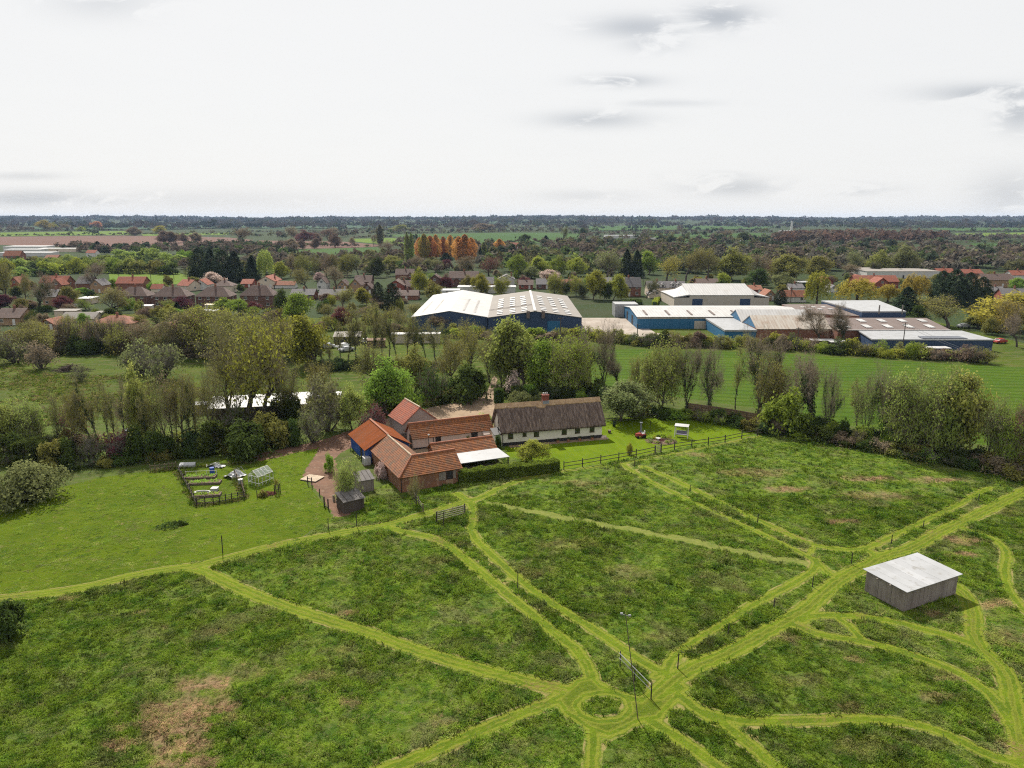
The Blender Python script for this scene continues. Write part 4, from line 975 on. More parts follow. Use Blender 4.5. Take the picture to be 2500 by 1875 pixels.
g = U(1500 + 735 / 6.9125, 980 + 690 / 6.9125); mb = MB(); mb.tube((0, 0, 0), (0, 0, .6), .12, .12, 8); mb.tube((0, 0, .6), (0, 0, .75), .2, .42, 12); tag(mb.build('bird_bath', 'white_plastic', None, g), 'pale bird bath in the flower bed', 'bird bath')
for px, py, tp, w_ in ((1500 + 600/6.9125, 980 + 515/6.9125, 980 + 330/6.9125, 'plain dark pole on the lawn behind the flower bed'),):
    g = U(px, py); tag(MB().tube((0, 0, 0), (0, 0, ZT(g[1], tp)), .04, .035, 6).build('garden_pole', 'dark_wood', None, g), w_, 'pole')
# courtyard lamp post, picket gate, tank
g = U(800 + 1217 / 4.916, 950 + 745 / 4.916)
lp = thing('lamp_post', 'black lamp post in the courtyard between the tiled ranges', 'lamp post', g); MB().tube((0, 0, 0), (0, 0, 2.5), .06, .045, 8).build('post', 'black_paint', lp)
mb = MB(); mb.tube((0, 0, 2.5), (0, 0, 2.72), .09, .15, 6); mb.build('lantern', 'clear_glass', lp); mb = MB(); mb.tube((0, 0, 2.72), (0, 0, 2.85), .19, .03, 6); mb.build('lantern_cap', 'white_plastic', lp)
a, b = U(800 + 885 / 4.916, 950 + 625 / 4.916), U(800 + 972 / 4.916, 950 + 615 / 4.916)
pk = thing('picket_gate', 'dark picket gate between the blue barn and the stable', 'gate', a, yaw_of(a, b)); GL = math.dist(a[:2], b[:2])
for k in range(9): x = GL * k / 8; MB().box(x - .045, -.02, .05, x + .045, .02, 1.35).build('picket', 'dark_wood', pk)
for z in (.35, 1.05): MB().box(-.05, .021, z - .05, GL + .05, .06, z + .05).build('rail', 'dark_wood', pk)
g = U(800 + 468 / 4.916, 950 + 905 / 4.916)
tk = thing('water_tank', 'white plastic water tank beside the blue barn wall', 'water tank', g, yaw)
mb = MB(); mb.box(-.5, -.6, .12, .5, .6, 1.2); mb.build('tank', 'white_plastic', tk); mb = MB(); mb.box(-.55, -.65, 0, .55, .65, .12); mb.build('pallet', 'wood', tk)
for s in (-.35, 0, .35): MB().box(-.53, s - .015, .12, .53, s + .015, 1.23).build('cage_bar', 'galvanised', tk)
# wooden platform, gate posts, logs by the track
g = U(*k1(2005, 660)); pf = thing('wooden_platform', 'pale wooden platform with a worn square top beside the track', 'platform', g, -.35)
for i in range(8): MB().box(-1.3 + i * .325 + .01, -1.1, .1, -1.3 + (i + 1) * .325 - .01, 1.1, .18).build('plank', 'pale_wood', pf)
for s in (-1, 1): MB().box(-1.3, s * .9 - .08, 0, 1.3, s * .9 + .08, .1).build('bearer', 'wood', pf)
a, b = U(*k1(1945, 740)), U(*k1(2000, 752)); rail_fence('short dark ladder-like fence in front of the wooden platform', [a, b], 1.25, (.6, 1.0), pw=.11, rh=.08, name='short_fence')
a, b = U(*k4(340, 1240)), U(*k4(375, 1262)); rail_fence('pair of dark gate posts left of the dark shed', [a, b], 1.35, (.2,), name='gate_posts', pw=.14)
g = U(*k4(297, 1145)); tag(MB().tube((0, 0, 0), (0, 0, 1.0), .07, .06, 6).build('stub_post', 'dark_wood', None, g), 'short dark stub post above the gate posts', 'post')
p = U(*k4(445, 1190)); mb = MB(); mb.tube((-.3, 0, 0), (-.3, 0, .8), .15, .15, 8); mb.box(0, -.25, 0, .6, .3, .55); mb.tube((.15, -.6, .15), (.9, -.5, .15), .15, .15, 8); tag(mb.build('log_heap', 'grey_wood', None, p), 'small heap of logs and junk beside the dark shed', 'log heap')

# ------------------------------------------------------------------ vegetable plot on the left
kk = k1
def plot_fence(label, pts, posts, mat='wood', rails=(.3, .65, .95), wire=False):
    G = [U(*kk(*p)) for p in pts]; L = []
    for p, q, n in zip(G[:-1], G[1:], posts):
        for i in range(n): L.append(tuple(np.array(p) + (np.array(q) - np.array(p)) * i / n))
    L.append(G[-1]); return rail_fence(label, L, 1.1, rails, mat, mat, .09, .05, name='plot_fence')
plot_fence('low wooden rail fence along the front of the vegetable plot', [(448, 1020), (670, 1000), (1085, 925)], [2, 5], 'dark_wood')
plot_fence('wire and post fence on the left side of the vegetable plot', [(200, 560), (300, 740), (440, 1020)], [4, 5], 'dark_wood', (.5, .9))
plot_fence('grey board fence on the right side of the vegetable plot', [(1090, 925), (1050, 780), (960, 640)], [3, 3], 'wood', (.3, .6, .9))
plot_fence('low dark rail fence behind the vegetable plot on the left', [(-180, 560), (20, 545), (170, 520)], [3, 3], 'wood', (.5, .9))
def raised_bed(label, cpx, W, Dp, yw, soil='soil', frame='wood', hoops=0, h=.3):
    g = U(*kk(*cpx)); r = thing('raised_bed', label, 'raised bed', g, yw)
    for (x0, y0, x1, y1) in ((-W/2, -Dp/2, W/2, -Dp/2 + .1), (-W/2, Dp/2 - .1, W/2, Dp/2), (-W/2, -Dp/2 + .1, -W/2 + .1, Dp/2 - .1), (W/2 - .1, -Dp/2 + .1, W/2, Dp/2 - .1)): MB().box(x0, y0, 0, x1, y1, h).build('edging', frame, r)
    MB().box(-W/2 + .1, -Dp/2 + .1, 0, W/2 - .1, Dp/2 - .1, h - .06).build('soil', soil, r)
    for i in range(hoops):
        x = -W/2 + .1 + (W - .2) * i / (hoops - 1); MB().tube((x, Dp/2, h), (x, Dp/2, .8), .03, .03, 6).build('stake', 'white_paint', r)
    if hoops: MB().tube((-W/2, Dp/2, .8), (W/2, Dp/2, .8), .02, .02, 6).build('top_bar', 'white_paint', r)
    mb = MB()
    for k in range(90):
        x, y = rng.uniform(-W/2 + .15, W/2 - .15), rng.uniform(-Dp/2 + .15, Dp/2 - .15); mb.poly([(x - .12, y, h), (x + .1, y + .08, h + .05), (x, y, h + rng.uniform(.1, .3))])
    mb.build('seedlings', 'leaf_bright', r); return r
raised_bed('raised bed with a row of white stakes along its back', (490, 645), 4.4, 1.3, .10, hoops=4)
raised_bed('green planted raised bed with pale edging, middle of three', (560, 720), 4.2, 1.3, .12)
raised_bed('raised bed with pale front edge near the plot fence', (580, 890), 3.6, 1.2, .18)
raised_bed('bare reddish soil bed along the front fence', (580, 985), 2.6, .9, .12, frame='wood', h=.18)
g = U(*kk(525, 860)); mb = MB(); N = 14
for i in range(N):
    a0, a1 = 6.283 * i / N, 6.283 * (i + 1) / N; mb.hexa([(1.1 * math.cos(a0), .6 * math.sin(a0), 0), (1.1 * math.cos(a1), .6 * math.sin(a1), 0), (.95 * math.cos(a1), .48 * math.sin(a1), 0), (.95 * math.cos(a0), .48 * math.sin(a0), 0)][::-1], [(1.1 * math.cos(a0), .6 * math.sin(a0), .3), (1.1 * math.cos(a1), .6 * math.sin(a1), .3), (.95 * math.cos(a1), .48 * math.sin(a1), .3), (.95 * math.cos(a0), .48 * math.sin(a0), .3)][::-1])
tag(mb.build('ring_planter', 'white_plastic', None, g), 'white oval ring planter in the vegetable plot', 'planter')
g = U(*kk(690, 815)); mb = MB(); mb.box(-.4, -.35, 0, .4, .35, .35); mb.box(-.45, -.4, .35, .45, .4, .42); tag(mb.build('white_crate', 'white_plastic', None, g), 'white box right of the oval planter', 'box')
g = U(*kk(655, 590)); tag(MB().tube((0, 0, 0), (0, 0, .95), .35, .33, 12).build('blue_barrel', 'blue_plastic', None, g), 'blue plastic barrel at the back of the vegetable plot', 'barrel')
g = U(*kk(1040, 745)); tk = thing('grey_bin', 'grey bin with white lid beside the greenhouse', 'bin', g); MB().tube((0, 0, 0), (0, 0, .8), .28, .33, 10).build('bin', 'galvanised', tk); MB().tube((0, 0, .8), (0, 0, .9), .36, .33, 10).build('lid', 'white_plastic', tk)
g = U(*kk(320, 500)); mb = MB(); mb.hexa([(-1.1, -.4, 0), (1.1, -.4, 0), (1.1, .4, 0), (-1.1, .4, 0)], [(-1.1, -.3, .4), (1.1, -.3, .4), (1.1, .35, .65), (-1.1, .35, .65)]); tag(mb.build('cold_frame', 'white_metal', None, g, .12), 'long low cold frame behind the vegetable plot', 'cold frame')
for i, (x, y, s, a_) in enumerate(((665, 480, .9, .4), (750, 500, .8, -.3))):
    g = U(*kk(x, y)); n = 6; mb = MB(); hz_ = rng.uniform(.05, .4, (n + 1, n + 1))
    for ii in range(n):
        for jj in range(n):
            mb.poly([((p / n - .5) * 2 * s, (q / n - .5) * 1.3 * s, hz_[p, q]) for p, q in ((ii, jj), (ii + 1, jj), (ii + 1, jj + 1), (ii, jj + 1))])
    tag(mb.build('crumpled_sheet', 'white_metal', None, g, a_), ('crumpled white plastic sheet behind the raised beds, left one', 'crumpled bluish white sheet behind the raised beds, right one')[i], 'plastic sheet')
# greenhouse: frame bars and panes
g = U(*kk(1215, 745)); gh = thing('greenhouse', 'small glass greenhouse with white frame at the plot corner', 'greenhouse', g, -.5); W, D_, e_, r_ = 2.0, 2.6, 1.35, .75
fr = [((-W/2, 0, 0), (-W/2, 0, e_)), ((W/2, 0, 0), (W/2, 0, e_)), ((-W/2, D_, 0), (-W/2, D_, e_)), ((W/2, D_, 0), (W/2, D_, e_)), ((0, 0, e_ + r_), (0, D_, e_ + r_))]
for y in (0, D_): fr += [((-W/2, y, e_), (0, y, e_ + r_)), ((W/2, y, e_), (0, y, e_ + r_)), ((-W/2, y, e_), (W/2, y, e_)), ((-W/2, y, .4), (W/2, y, .4))]
for k in range(1, 4):
    y = D_ * k / 4
    for s in (-1, 1): fr += [((s * W/2, y, 0), (s * W/2, y, e_)), ((s * W/2, y, e_), (0, y, e_ + r_))]
for s in (-1, 1): fr += [((s * W/2, 0, e_), (s * W/2, D_, e_)), ((s * W/2, 0, .4), (s * W/2, D_, .4))]
for k in (-1, 1): fr.append(((k * W/6, 0, 0), (k * W/6, 0, e_)))
for p, q in fr: MB().bar(p, q, .05, .05).build('glazing_bar', 'white_paint', gh)
for k in range(4):
    y0, y1 = D_ * k / 4 + .03, D_ * (k + 1) / 4 - .03
    for s in (-1, 1):
        mb = MB(); mb.poly([(s * W/2, y0, .05), (s * W/2, y1, .05), (s * W/2, y1, e_ - .03), (s * W/2, y0, e_ - .03)]); mb.build('pane', 'clear_glass', gh)
        mb = MB(); mb.poly([(s * W/2, y0, e_ + .03), (s * W/2, y1, e_ + .03), (s * .03, y1, e_ + r_ - .02), (s * .03, y0, e_ + r_ - .02)]); mb.build('pane', 'clear_glass', gh)
for y in (0, D_):
    mb = MB(); mb.poly([(-W/2 + .03, y, .05), (W/2 - .03, y, .05), (W/2 - .03, y, e_), (0, y, e_ + r_ - .05), (-W/2 + .03, y, e_)]); mb.build('pane', 'clear_glass', gh)
mb = MB()
for k in range(60):
    c0 = V(rng.uniform(-.8, .8), rng.uniform(.2, 2.4), rng.uniform(.2, 1.0)); e1, e2 = rng.normal(0, .12, 3), rng.normal(0, .12, 3); mb.poly([c0 - e1, c0 + e2, c0 + e1])
mb.build('plants', 'leaf_lime', gh)
# collapsed polythene tunnel
g = U(*kk(955, 630)); pt = thing('collapsed_tunnel', 'collapsed white polythene tunnel beside the greenhouse', 'polytunnel', g, -.45)
n = 10; hz_ = np.zeros((n + 1, n + 1)); u_ = np.linspace(-1, 1, n + 1)
hz_ = np.clip(.85 - 1.1 * np.abs(u_)[:, None] * np.ones(n + 1)[None, :], .03, 1) * (.5 + .5 * np.cos(u_ * 1.4))[None, :] + rng.uniform(0, .22, (n + 1, n + 1)); mb = MB()
for i in range(n):
    for j in range(n): mb.poly([(u_[p] * 1.2, u_[q] * 1.1, hz_[p, q]) for p, q in ((i, j), (i + 1, j), (i + 1, j + 1), (i, j + 1))])
mb.build('cover', 'white_metal', pt)
for y in (.2, .7, 1.3): MB().bar((-1.0, y, 0), (0, y, 1.15), .04, .04).build('hoop', 'galvanised', pt); MB().bar((1.0, y, 0), (0, y, 1.15), .04, .04).build('hoop', 'galvanised', pt)
# tree guards and posts right of the greenhouse
g = U(*kk(1535, 850)); tg = thing('tree_guard', 'young tree inside a guard of four dark posts near the plot', 'young tree', g)
for x in (-.28, .28):
    for y in (-.28, .28): MB().box(x - .05, y - .05, 0, x + .05, y + .05, 1.25).build('guard_post', 'dark_wood', tg)
for z in (.6, 1.1):
    for s in (-.28, .28): MB().box(-.28, s - .02, z, .28, s + .02, z + .06).build('guard_rail', 'wood', tg)
MB().tube((0, 0, 0), (.02, 0, 1.7), .03, .02, 6).build('stem', 'bark', tg); mb = MB()
for k in range(120):
    c0 = V(*rng.normal(0, .22, 2), rng.uniform(1.2, 2.0)); e1, e2 = rng.normal(0, .07, 3), rng.normal(0, .07, 3); mb.poly([c0 - e1, c0 + e2, c0 + e1])
mb.build('leaves', 'leaf_olive', tg)
g = U(*kk(1260, 905)); tag(MB().tube((0, 0, 0), (0, 0, .95), .06, .05, 6).build('short_post', 'dark_wood', None, g), 'short dark post between greenhouse and tree guard', 'post')
for i, (x, y, r, hh, lb, mt) in enumerate(((1340, 900, .45, 1.1, 'small brown shrub left of the tree guard', 'leaf_olive'), (1430, 870, .6, .4, 'low reddish clump of plants beside the tree guard', 'leaf_rust'), (60, 1305, 1.1, .55, 'dark green nettle clump in the mown field, larger one', 'leaf_dark'), (225, 1275, .6, .5, 'dark green nettle clump in the mown field, smaller one', 'leaf_dark'))):
    g = U(*kk(x, y)); mb = MB(); 
    for k in range(220):
        a_, rr = rng.uniform(0, 6.28), r * math.sqrt(rng.uniform(0, 1)); c0 = V(rr * math.cos(a_) * 1.3, rr * math.sin(a_), rng.uniform(.02, hh) * (1 - .6 * rr / r)); e1, e2 = rng.normal(0, .11, 3), rng.normal(0, .11, 3); mb.poly([c0 - e1, c0 + e2, c0 + e1])
    tag(mb.build('clump', mt, None, g), lb, 'plant')

# ------------------------------------------------------------------ industrial buildings
def skylights(root, spec, mat='white_plastic', name='skylight'):
    """spec: list of (x0,y0,z0, x1,y1,z1) strips lying on a slope (along y, width in x)."""
    for (xa, ya, za, xb, yb, zb) in spec:
        mb = MB(); mb.hexa([(xa, ya, za), (xb, ya, za), (xb, yb, zb), (xa, yb, zb)], [(xa, ya, za + .05), (xb, ya, za + .05), (xb, yb, zb + .05), (xa, yb, zb + .05)]); mb.build(name, mat, root)
def span(name, label, x0, x1, y0, y1, eave, rise, roof, wall, axis='y', over=.25, cat='warehouse', **kw):
    return building(name, label, cat, ((x0 + x1) / 2, y0, 0), 0, x1 - x0, y1 - y0, eave, rise, roof, wall, axis, over=over, step=0, thick=.15, **kw)
r = span('white_roofed_warehouse', 'wide blue warehouse with plain white low pitched roof, left span', -32.2, -7.9, 231, 298, 4.8, 2.0, 'white_sheet', 'blue_sheet_x', doors=[('f', -4, 4, 3.6, 'bright_blue_sheet_x')])
skylights(r, [(-10 + k * 4.2 if k < 2 else 3.4 + (k - 2) * 3.6, y, 4.8 + 2.0 * (1 - abs((-10 + k * 4.2 if k < 2 else 3.4 + (k - 2) * 3.6) + .6) / 12.15) + .03, (-10 + k * 4.2 if k < 2 else 3.4 + (k - 2) * 3.6) + 1.2, y + .5, 4.8 + 2.0 * (1 - abs((-10 + k * 4.2 if k < 2 else 3.4 + (k - 2) * 3.6) + .6) / 12.15) + .03) for k in range(4) for y in range(6, 40, 3)], 'rusty_sheet_x', 'roof_vent_strip')
r2_ = span('skylight_warehouse', 'blue warehouse with grey roof and rows of white skylights, right span', -7.6, 22.3, 230, 295, 4.8, 2.0, 'grey_sheet', 'blue_sheet_x', doors=[('f', 6, 4, 3.6, 'bright_blue_sheet_x')])
def zr(x): return 4.8 + 2.0 * (1 - abs(x) / 14.95) + .16
def tilt_strip(xa, xb, ya, yb, zf): 
    return [(xa, ya, zf(xa)), (xb, ya, zf(xb)), (xb, yb, zf(xb)), (xa, yb, zf(xa))]
for xc in (-11.4, -7.2, -3.3, 3.0, 7.0, 11.0):
    for y0 in (3, 7, 11, 20, 26, 32, 38, 44):
        b4 = tilt_strip(xc - .95, xc + .95, y0, y0 + (2.4 if y0 < 15 else 3.6), zr); mb = MB(); mb.hexa(b4, [(x, y, z + .05) for x, y, z in b4]); mb.build('skylight', 'white_plastic', r2_)
MB().bar((0, -.2, 6.98), (0, 65.2, 6.98), .9, .12).build('ridge_cap', 'white_sheet_y', r2_)
mb = MB(); mb.hexa([(-15.2, 16.6, 4.98), (0, 16.6, 6.99), (0, 17.0, 6.99), (-15.2, 17.0, 4.98)], [(-15.2, 16.6, 5.06), (0, 16.6, 7.07), (0, 17.0, 7.07), (-15.2, 17.0, 5.06)]); mb.build('roof_joint', 'brown_sheet_x', r2_)
for xc in (-2.2, 2.6): MB().tube((xc, -.6, 4.6), (xc, -.6, 6.9), .55, .55, 10).build('extractor', 'brown_sheet_x', r2_)
lb = span('blue_workshop', 'long blue workshop with low white roof beside the concrete yard', 41.4, 97.6, 237.4, 268, 4.0, 1.3, 'white_sheet', 'bright_blue_sheet_x', 'x',
  doors=[('l', 5, 3.2, 3.2, 'black_paint'), ('l', -6, 3.2, 3.2, 'black_paint'), ('f', -7, 4.5, 2.6, 'cream_sheet_x'), ('f', 1, 4.5, 2.8, 'grey_sheet_x')], wins=[('f', 5.5, 2.2, 3.2, .9, 4)])
for k in range(6): x = -25 + k * 7.5; b4 = [(x, 2.2, 4.36), (x + .7, 2.2, 4.36), (x + .7, 9.5, 4.98), (x, 9.5, 4.98)]; mb = MB(); mb.hexa(b4, [(p[0], p[1], p[2] + .05) for p in b4]); mb.build('skylight', 'brown_sheet_x', lb)
mb = MB(); mb.box(-28.15, -.06, 3.3, 12, -.01, 3.8); mb.build('fascia', 'rusty_sheet_x', lb)
mb = MB(); mb.box(38.0, 266, 0, 46.5, 274, 4.8); tag(mb.build('white_lorry_box', 'white_metal'), 'white lorry body parked behind the blue workshop', 'lorry')
for i, (ya, yb) in enumerate(((213.8, 227.8), (228.1, 242.1))):
    s_ = span('gabled_workshop', ('cream barrel-like gabled roof with bright blue gable, front of two', 'cream gabled roof with bright blue gable, rear of two')[i], 73.0, 95.2, ya, yb, 3.6, 3.1, 'rusty_sheet' if i == 0 else 'white_sheet', 'brick', 'x', over=.2, cat='workshop')
    mb = MB(); mb.poly([(-11.15, 0, 3.6), (-11.15, 14, 3.6), (-11.15, 7, 6.6)][::-1]); mb.build('gable_cladding', 'bright_blue_sheet_y', s_)
poly_shed('flat_canopy', 'white flat canopy roof in front of the blue workshop', 'canopy', [(63.4, 213.7, 3.3), (72.8, 213.5, 3.3), (72.8, 236.5, 3.6), (63.8, 236.5, 3.6)], 'white_metal', 'bright_blue_sheet_x', .5)
bb = poly_shed('blue_block', 'tall dark blue block with flat white roof', 'warehouse', [(114.6, 236, 6), (129, 236, 6), (135.5, 268, 6), (114.2, 267, 6)], 'white_metal', 'blue_sheet_x', .4, .1)
for x in (-3.2, 4.4): MB().tube((x, -15.7, 5.0), (x, -15.7, 8.0), .22, .22, 8).build('flue', 'grey_sheet_x', bb)
br = span('brown_roofed_workshop', 'wide workshop with brown asbestos roof and white rooflights', 95.4, 128, 209.8, 235.5, 3.9, 1.7, 'brown_sheet', 'brick', 'x', cat='workshop')
for row_, (ya, yb) in enumerate(((1.6, 4.8), (8.0, 11.0))):
    for k in range(5):
        x = -13.5 + k * 6.2 + row_ * 1.2; za, zb = 3.9 + ya * 1.7 / 12.85 + .17, 3.9 + yb * 1.7 / 12.85 + .17; b4 = [(x, ya, za), (x + 1.9, ya, za), (x + 1.6, yb, zb), (x - .3, yb, zb)]
        mb = MB(); mb.hexa(b4, [(p[0], p[1], p[2] + .05) for p in b4]); mb.build('rooflight', 'white_plastic', br)
mb = MB(); mb.box(-16.5, -.5, 3.75, 16.5, -.28, 3.95); mb.build('gutter', 'white_paint', br)
bk = poly_shed('brown_roofed_store', 'brown roofed store behind the blue workshop gables', 'workshop', [(97.9, 242.5, 4.6), (114, 236.2, 4.4), (114, 262, 5.2), (97.9, 262, 5.2)], 'brown_sheet_x', 'brick', .2, .1)
for k in range(3):
    for j in range(2): x = -3.5 + k * 3.6; y = -2 + j * 6; mb = MB(); mb.box(x, y, 4.95, x + 1.4, y + 2.4, 5.05); mb.build('rooflight', 'white_plastic', bk)
lw = poly_shed('low_white_store', 'low blue store with long white roof at the front of the works', 'warehouse', [(99.3, 196.6, 3.3), (132, 196, 3.3), (131, 209.2, 3.7), (101.5, 209.2, 3.7)], 'white_metal', 'blue_sheet_x', .3)
mb = MB(); mb.hexa([(-3, -6, 3.42), (9.5, -6, 3.42), (9.0, -2.6, 3.52), (-2.5, -2.6, 3.52)], [(-3, -6, 3.5), (9.5, -6, 3.5), (9.0, -2.6, 3.6), (-2.5, -2.6, 3.6)]); mb.build('solar_panel', 'solar', lw)
ww = span('cream_warehouse', 'large cream warehouse with pale hipped-side roof and two blue doors', 72.2, 98.4, 294.5, 322, 5.2, 3.4, 'white_sheet', 'cream_sheet_x', 'x', doors=[('f', -9.8, 4.2, 3.6, 'blue_sheet_x'), ('f', 9.6, 4.2, 3.6, 'blue_sheet_x')])
for s in (-1, 1):
    x0, x1 = s * 13.12, s * 19.5; mb = MB(); f = (lambda l: l) if s > 0 else (lambda l: l[::-1])
    mb.hexa(f([(x0, -.2, 4.9), (x1, -.2, 4.0), (x1, 27.7, 4.0), (x0, 27.7, 4.9)]), f([(x0, -.2, 5.4), (x1, -.2, 4.3), (x1, 13, 4.3), (x0, 13, 8.0)])); mb.build('side_roof', 'white_sheet_x', ww)
    mb = MB(); mb.box(min(x0, x1 - s * .2), .02, 0, max(x0, x1 - s * .2), 27.4, 4.05); mb.build('side_wing', 'cream_sheet_x', ww)
def simple_hut(name, label, cat, px, py, W, Dp, hgt, roof, wall, yw=0.0, slope_=.25, group=None):
    g = U(px, py); r = thing(name, label, cat, g, yw, group)
    mb = MB(); mb.hexa([(-W/2, 0, 0), (W/2, 0, 0), (W/2, Dp, 0), (-W/2, Dp, 0)], [(-W/2, 0, hgt), (W/2, 0, hgt), (W/2, Dp, hgt + slope_), (-W/2, Dp, hgt + slope_)]); mb.build('wall', wall, r)
    o = .25; mb = MB(); mb.hexa([(-W/2 - o, -o, hgt + .01), (W/2 + o, -o, hgt + .01), (W/2 + o, Dp + o, hgt + slope_ + .01), (-W/2 - o, Dp + o, hgt + slope_ + .01)], [(-W/2 - o, -o, hgt + .13), (W/2 + o, -o, hgt + .13), (W/2 + o, Dp + o, hgt + slope_ + .13), (-W/2 - o, Dp + o, hgt + slope_ + .13)]); mb.build('roof', roof, r)
    mb = MB(); mb.box(-.5, -.05, .02, .45, .005, min(2.0, hgt - .15)); mb.build('door', 'dark_wood', r)
    return r
for i, (x, y) in enumerate(((2010, 852), (2055, 856), (2290, 872))):
    simple_hut('yard_container', ('long dark container against the works hedge, left', 'dark container with pale door end against the works hedge', 'low container behind the hedge in front of the solar panel')[i], 'container', x, y, 6, 2.4, 2.3, 'white_sheet_x', 'dark_timber_x', 0, .05)
# white sheds and caravans behind the left trees
k1c = Y((0, 480), 2.592)
simple_hut('corrugated_shed', 'long open shed with silver corrugated roof seen through the left trees', 'shed', *k1c(1640, 1400), 17, 5.5, 2.1, 'white_sheet_x', 'dark_timber_x', .22, .9)
simple_hut('white_caravan', 'white caravan behind the trees, right of the corrugated shed', 'caravan', *k1c(2020, 1330), 8, 2.6, 2.1, 'white_metal', 'white_plastic', .18, .05)
simple_hut('white_trailer', 'small white trailer left of the corrugated shed', 'trailer', *k1c(1300, 1375), 4.2, 2.2, 1.7, 'white_metal', 'grey_board', .1, .05)
simple_hut('grey_cabin', 'long grey cabin with white roof edge below the blue warehouse', 'cabin', 1015, 838, 14, 3, 2.6, 'white_sheet_x', 'cream_sheet_x', .05, .05)
simple_hut('open_carport', 'dark open carport with pale sheet roof beside parked cars', 'carport', 848, 842, 7.5, 5, 2.3, 'grey_sheet_x', 'black_paint', .12, .7)
simple_hut('brown_garden_shed', 'brown timber shed right of the parked cars', 'shed', 918, 848, 5, 2.5, 1.9, 'fence_board', 'fence_board', .1, .2)

# ------------------------------------------------------------------ village houses
def vh(px, py, ridge_py, wpx, roof, wall, label, yaw=0.0, depth=8.0, hip=False, axis='x', ef=.60, chim=1, name='house', wins=True, porch=False, group=None):
    g = U(px, py); Hh = max(3.6, ZT(g[1] + (depth / 2 if axis == 'x' else 0), ridge_py)); W = wpx * DEP(g[1]) / FPX
    ef = ef if Hh > 5.5 else .52
    e = Hh * ef; rise = Hh - e; wl = []
    if wins:
        rows = [1.0, 3.5] if e > 4.3 else [.95]
        n = max(2, int(W / 3.4))
        for z in rows:
            if z + 1.15 > e: continue
            for i in range(n):
                u = -W/2 + W * (i + .5) / n
                if z == rows[0] and i == n // 2 and n > 1: continue
                wl.append(('f', u, z, 1.25, 1.1))
        if axis == 'y' and Hh - 1.9 > e * .8: wl.append(('f', 0, e - .1, 1.2, 1.05))
        wl.append(('r', 0, rows[-1], 1.0, 1.0)); wl.append(('l', 0, rows[-1], 1.0, 1.0))
    u_d = 0 if int(max(2, W / 3.4)) % 2 else W / max(2, int(W / 3.4)) / 2
    ch = [] if not chim else ([(0.0, depth / 2, .8)] if axis == 'x' and chim == 1 else [(W * .3, depth / 2 + .6, .8)])
    return building(name, label, 'house', g, yaw, W, depth, e, rise, roof, wall, axis, hip=hip, over=.35, row=.5, step=.03, wins=wl, doors=[('f', u_d, .95, 2.05, 'white_paint')] if wins else [], chims=ch, group=group)
kA, kB, kC, kD = Y((0, 500), 3.456), Y((600, 500), 3.456), Y((1240, 500), 3.456), Y((1860, 500), 3.456)
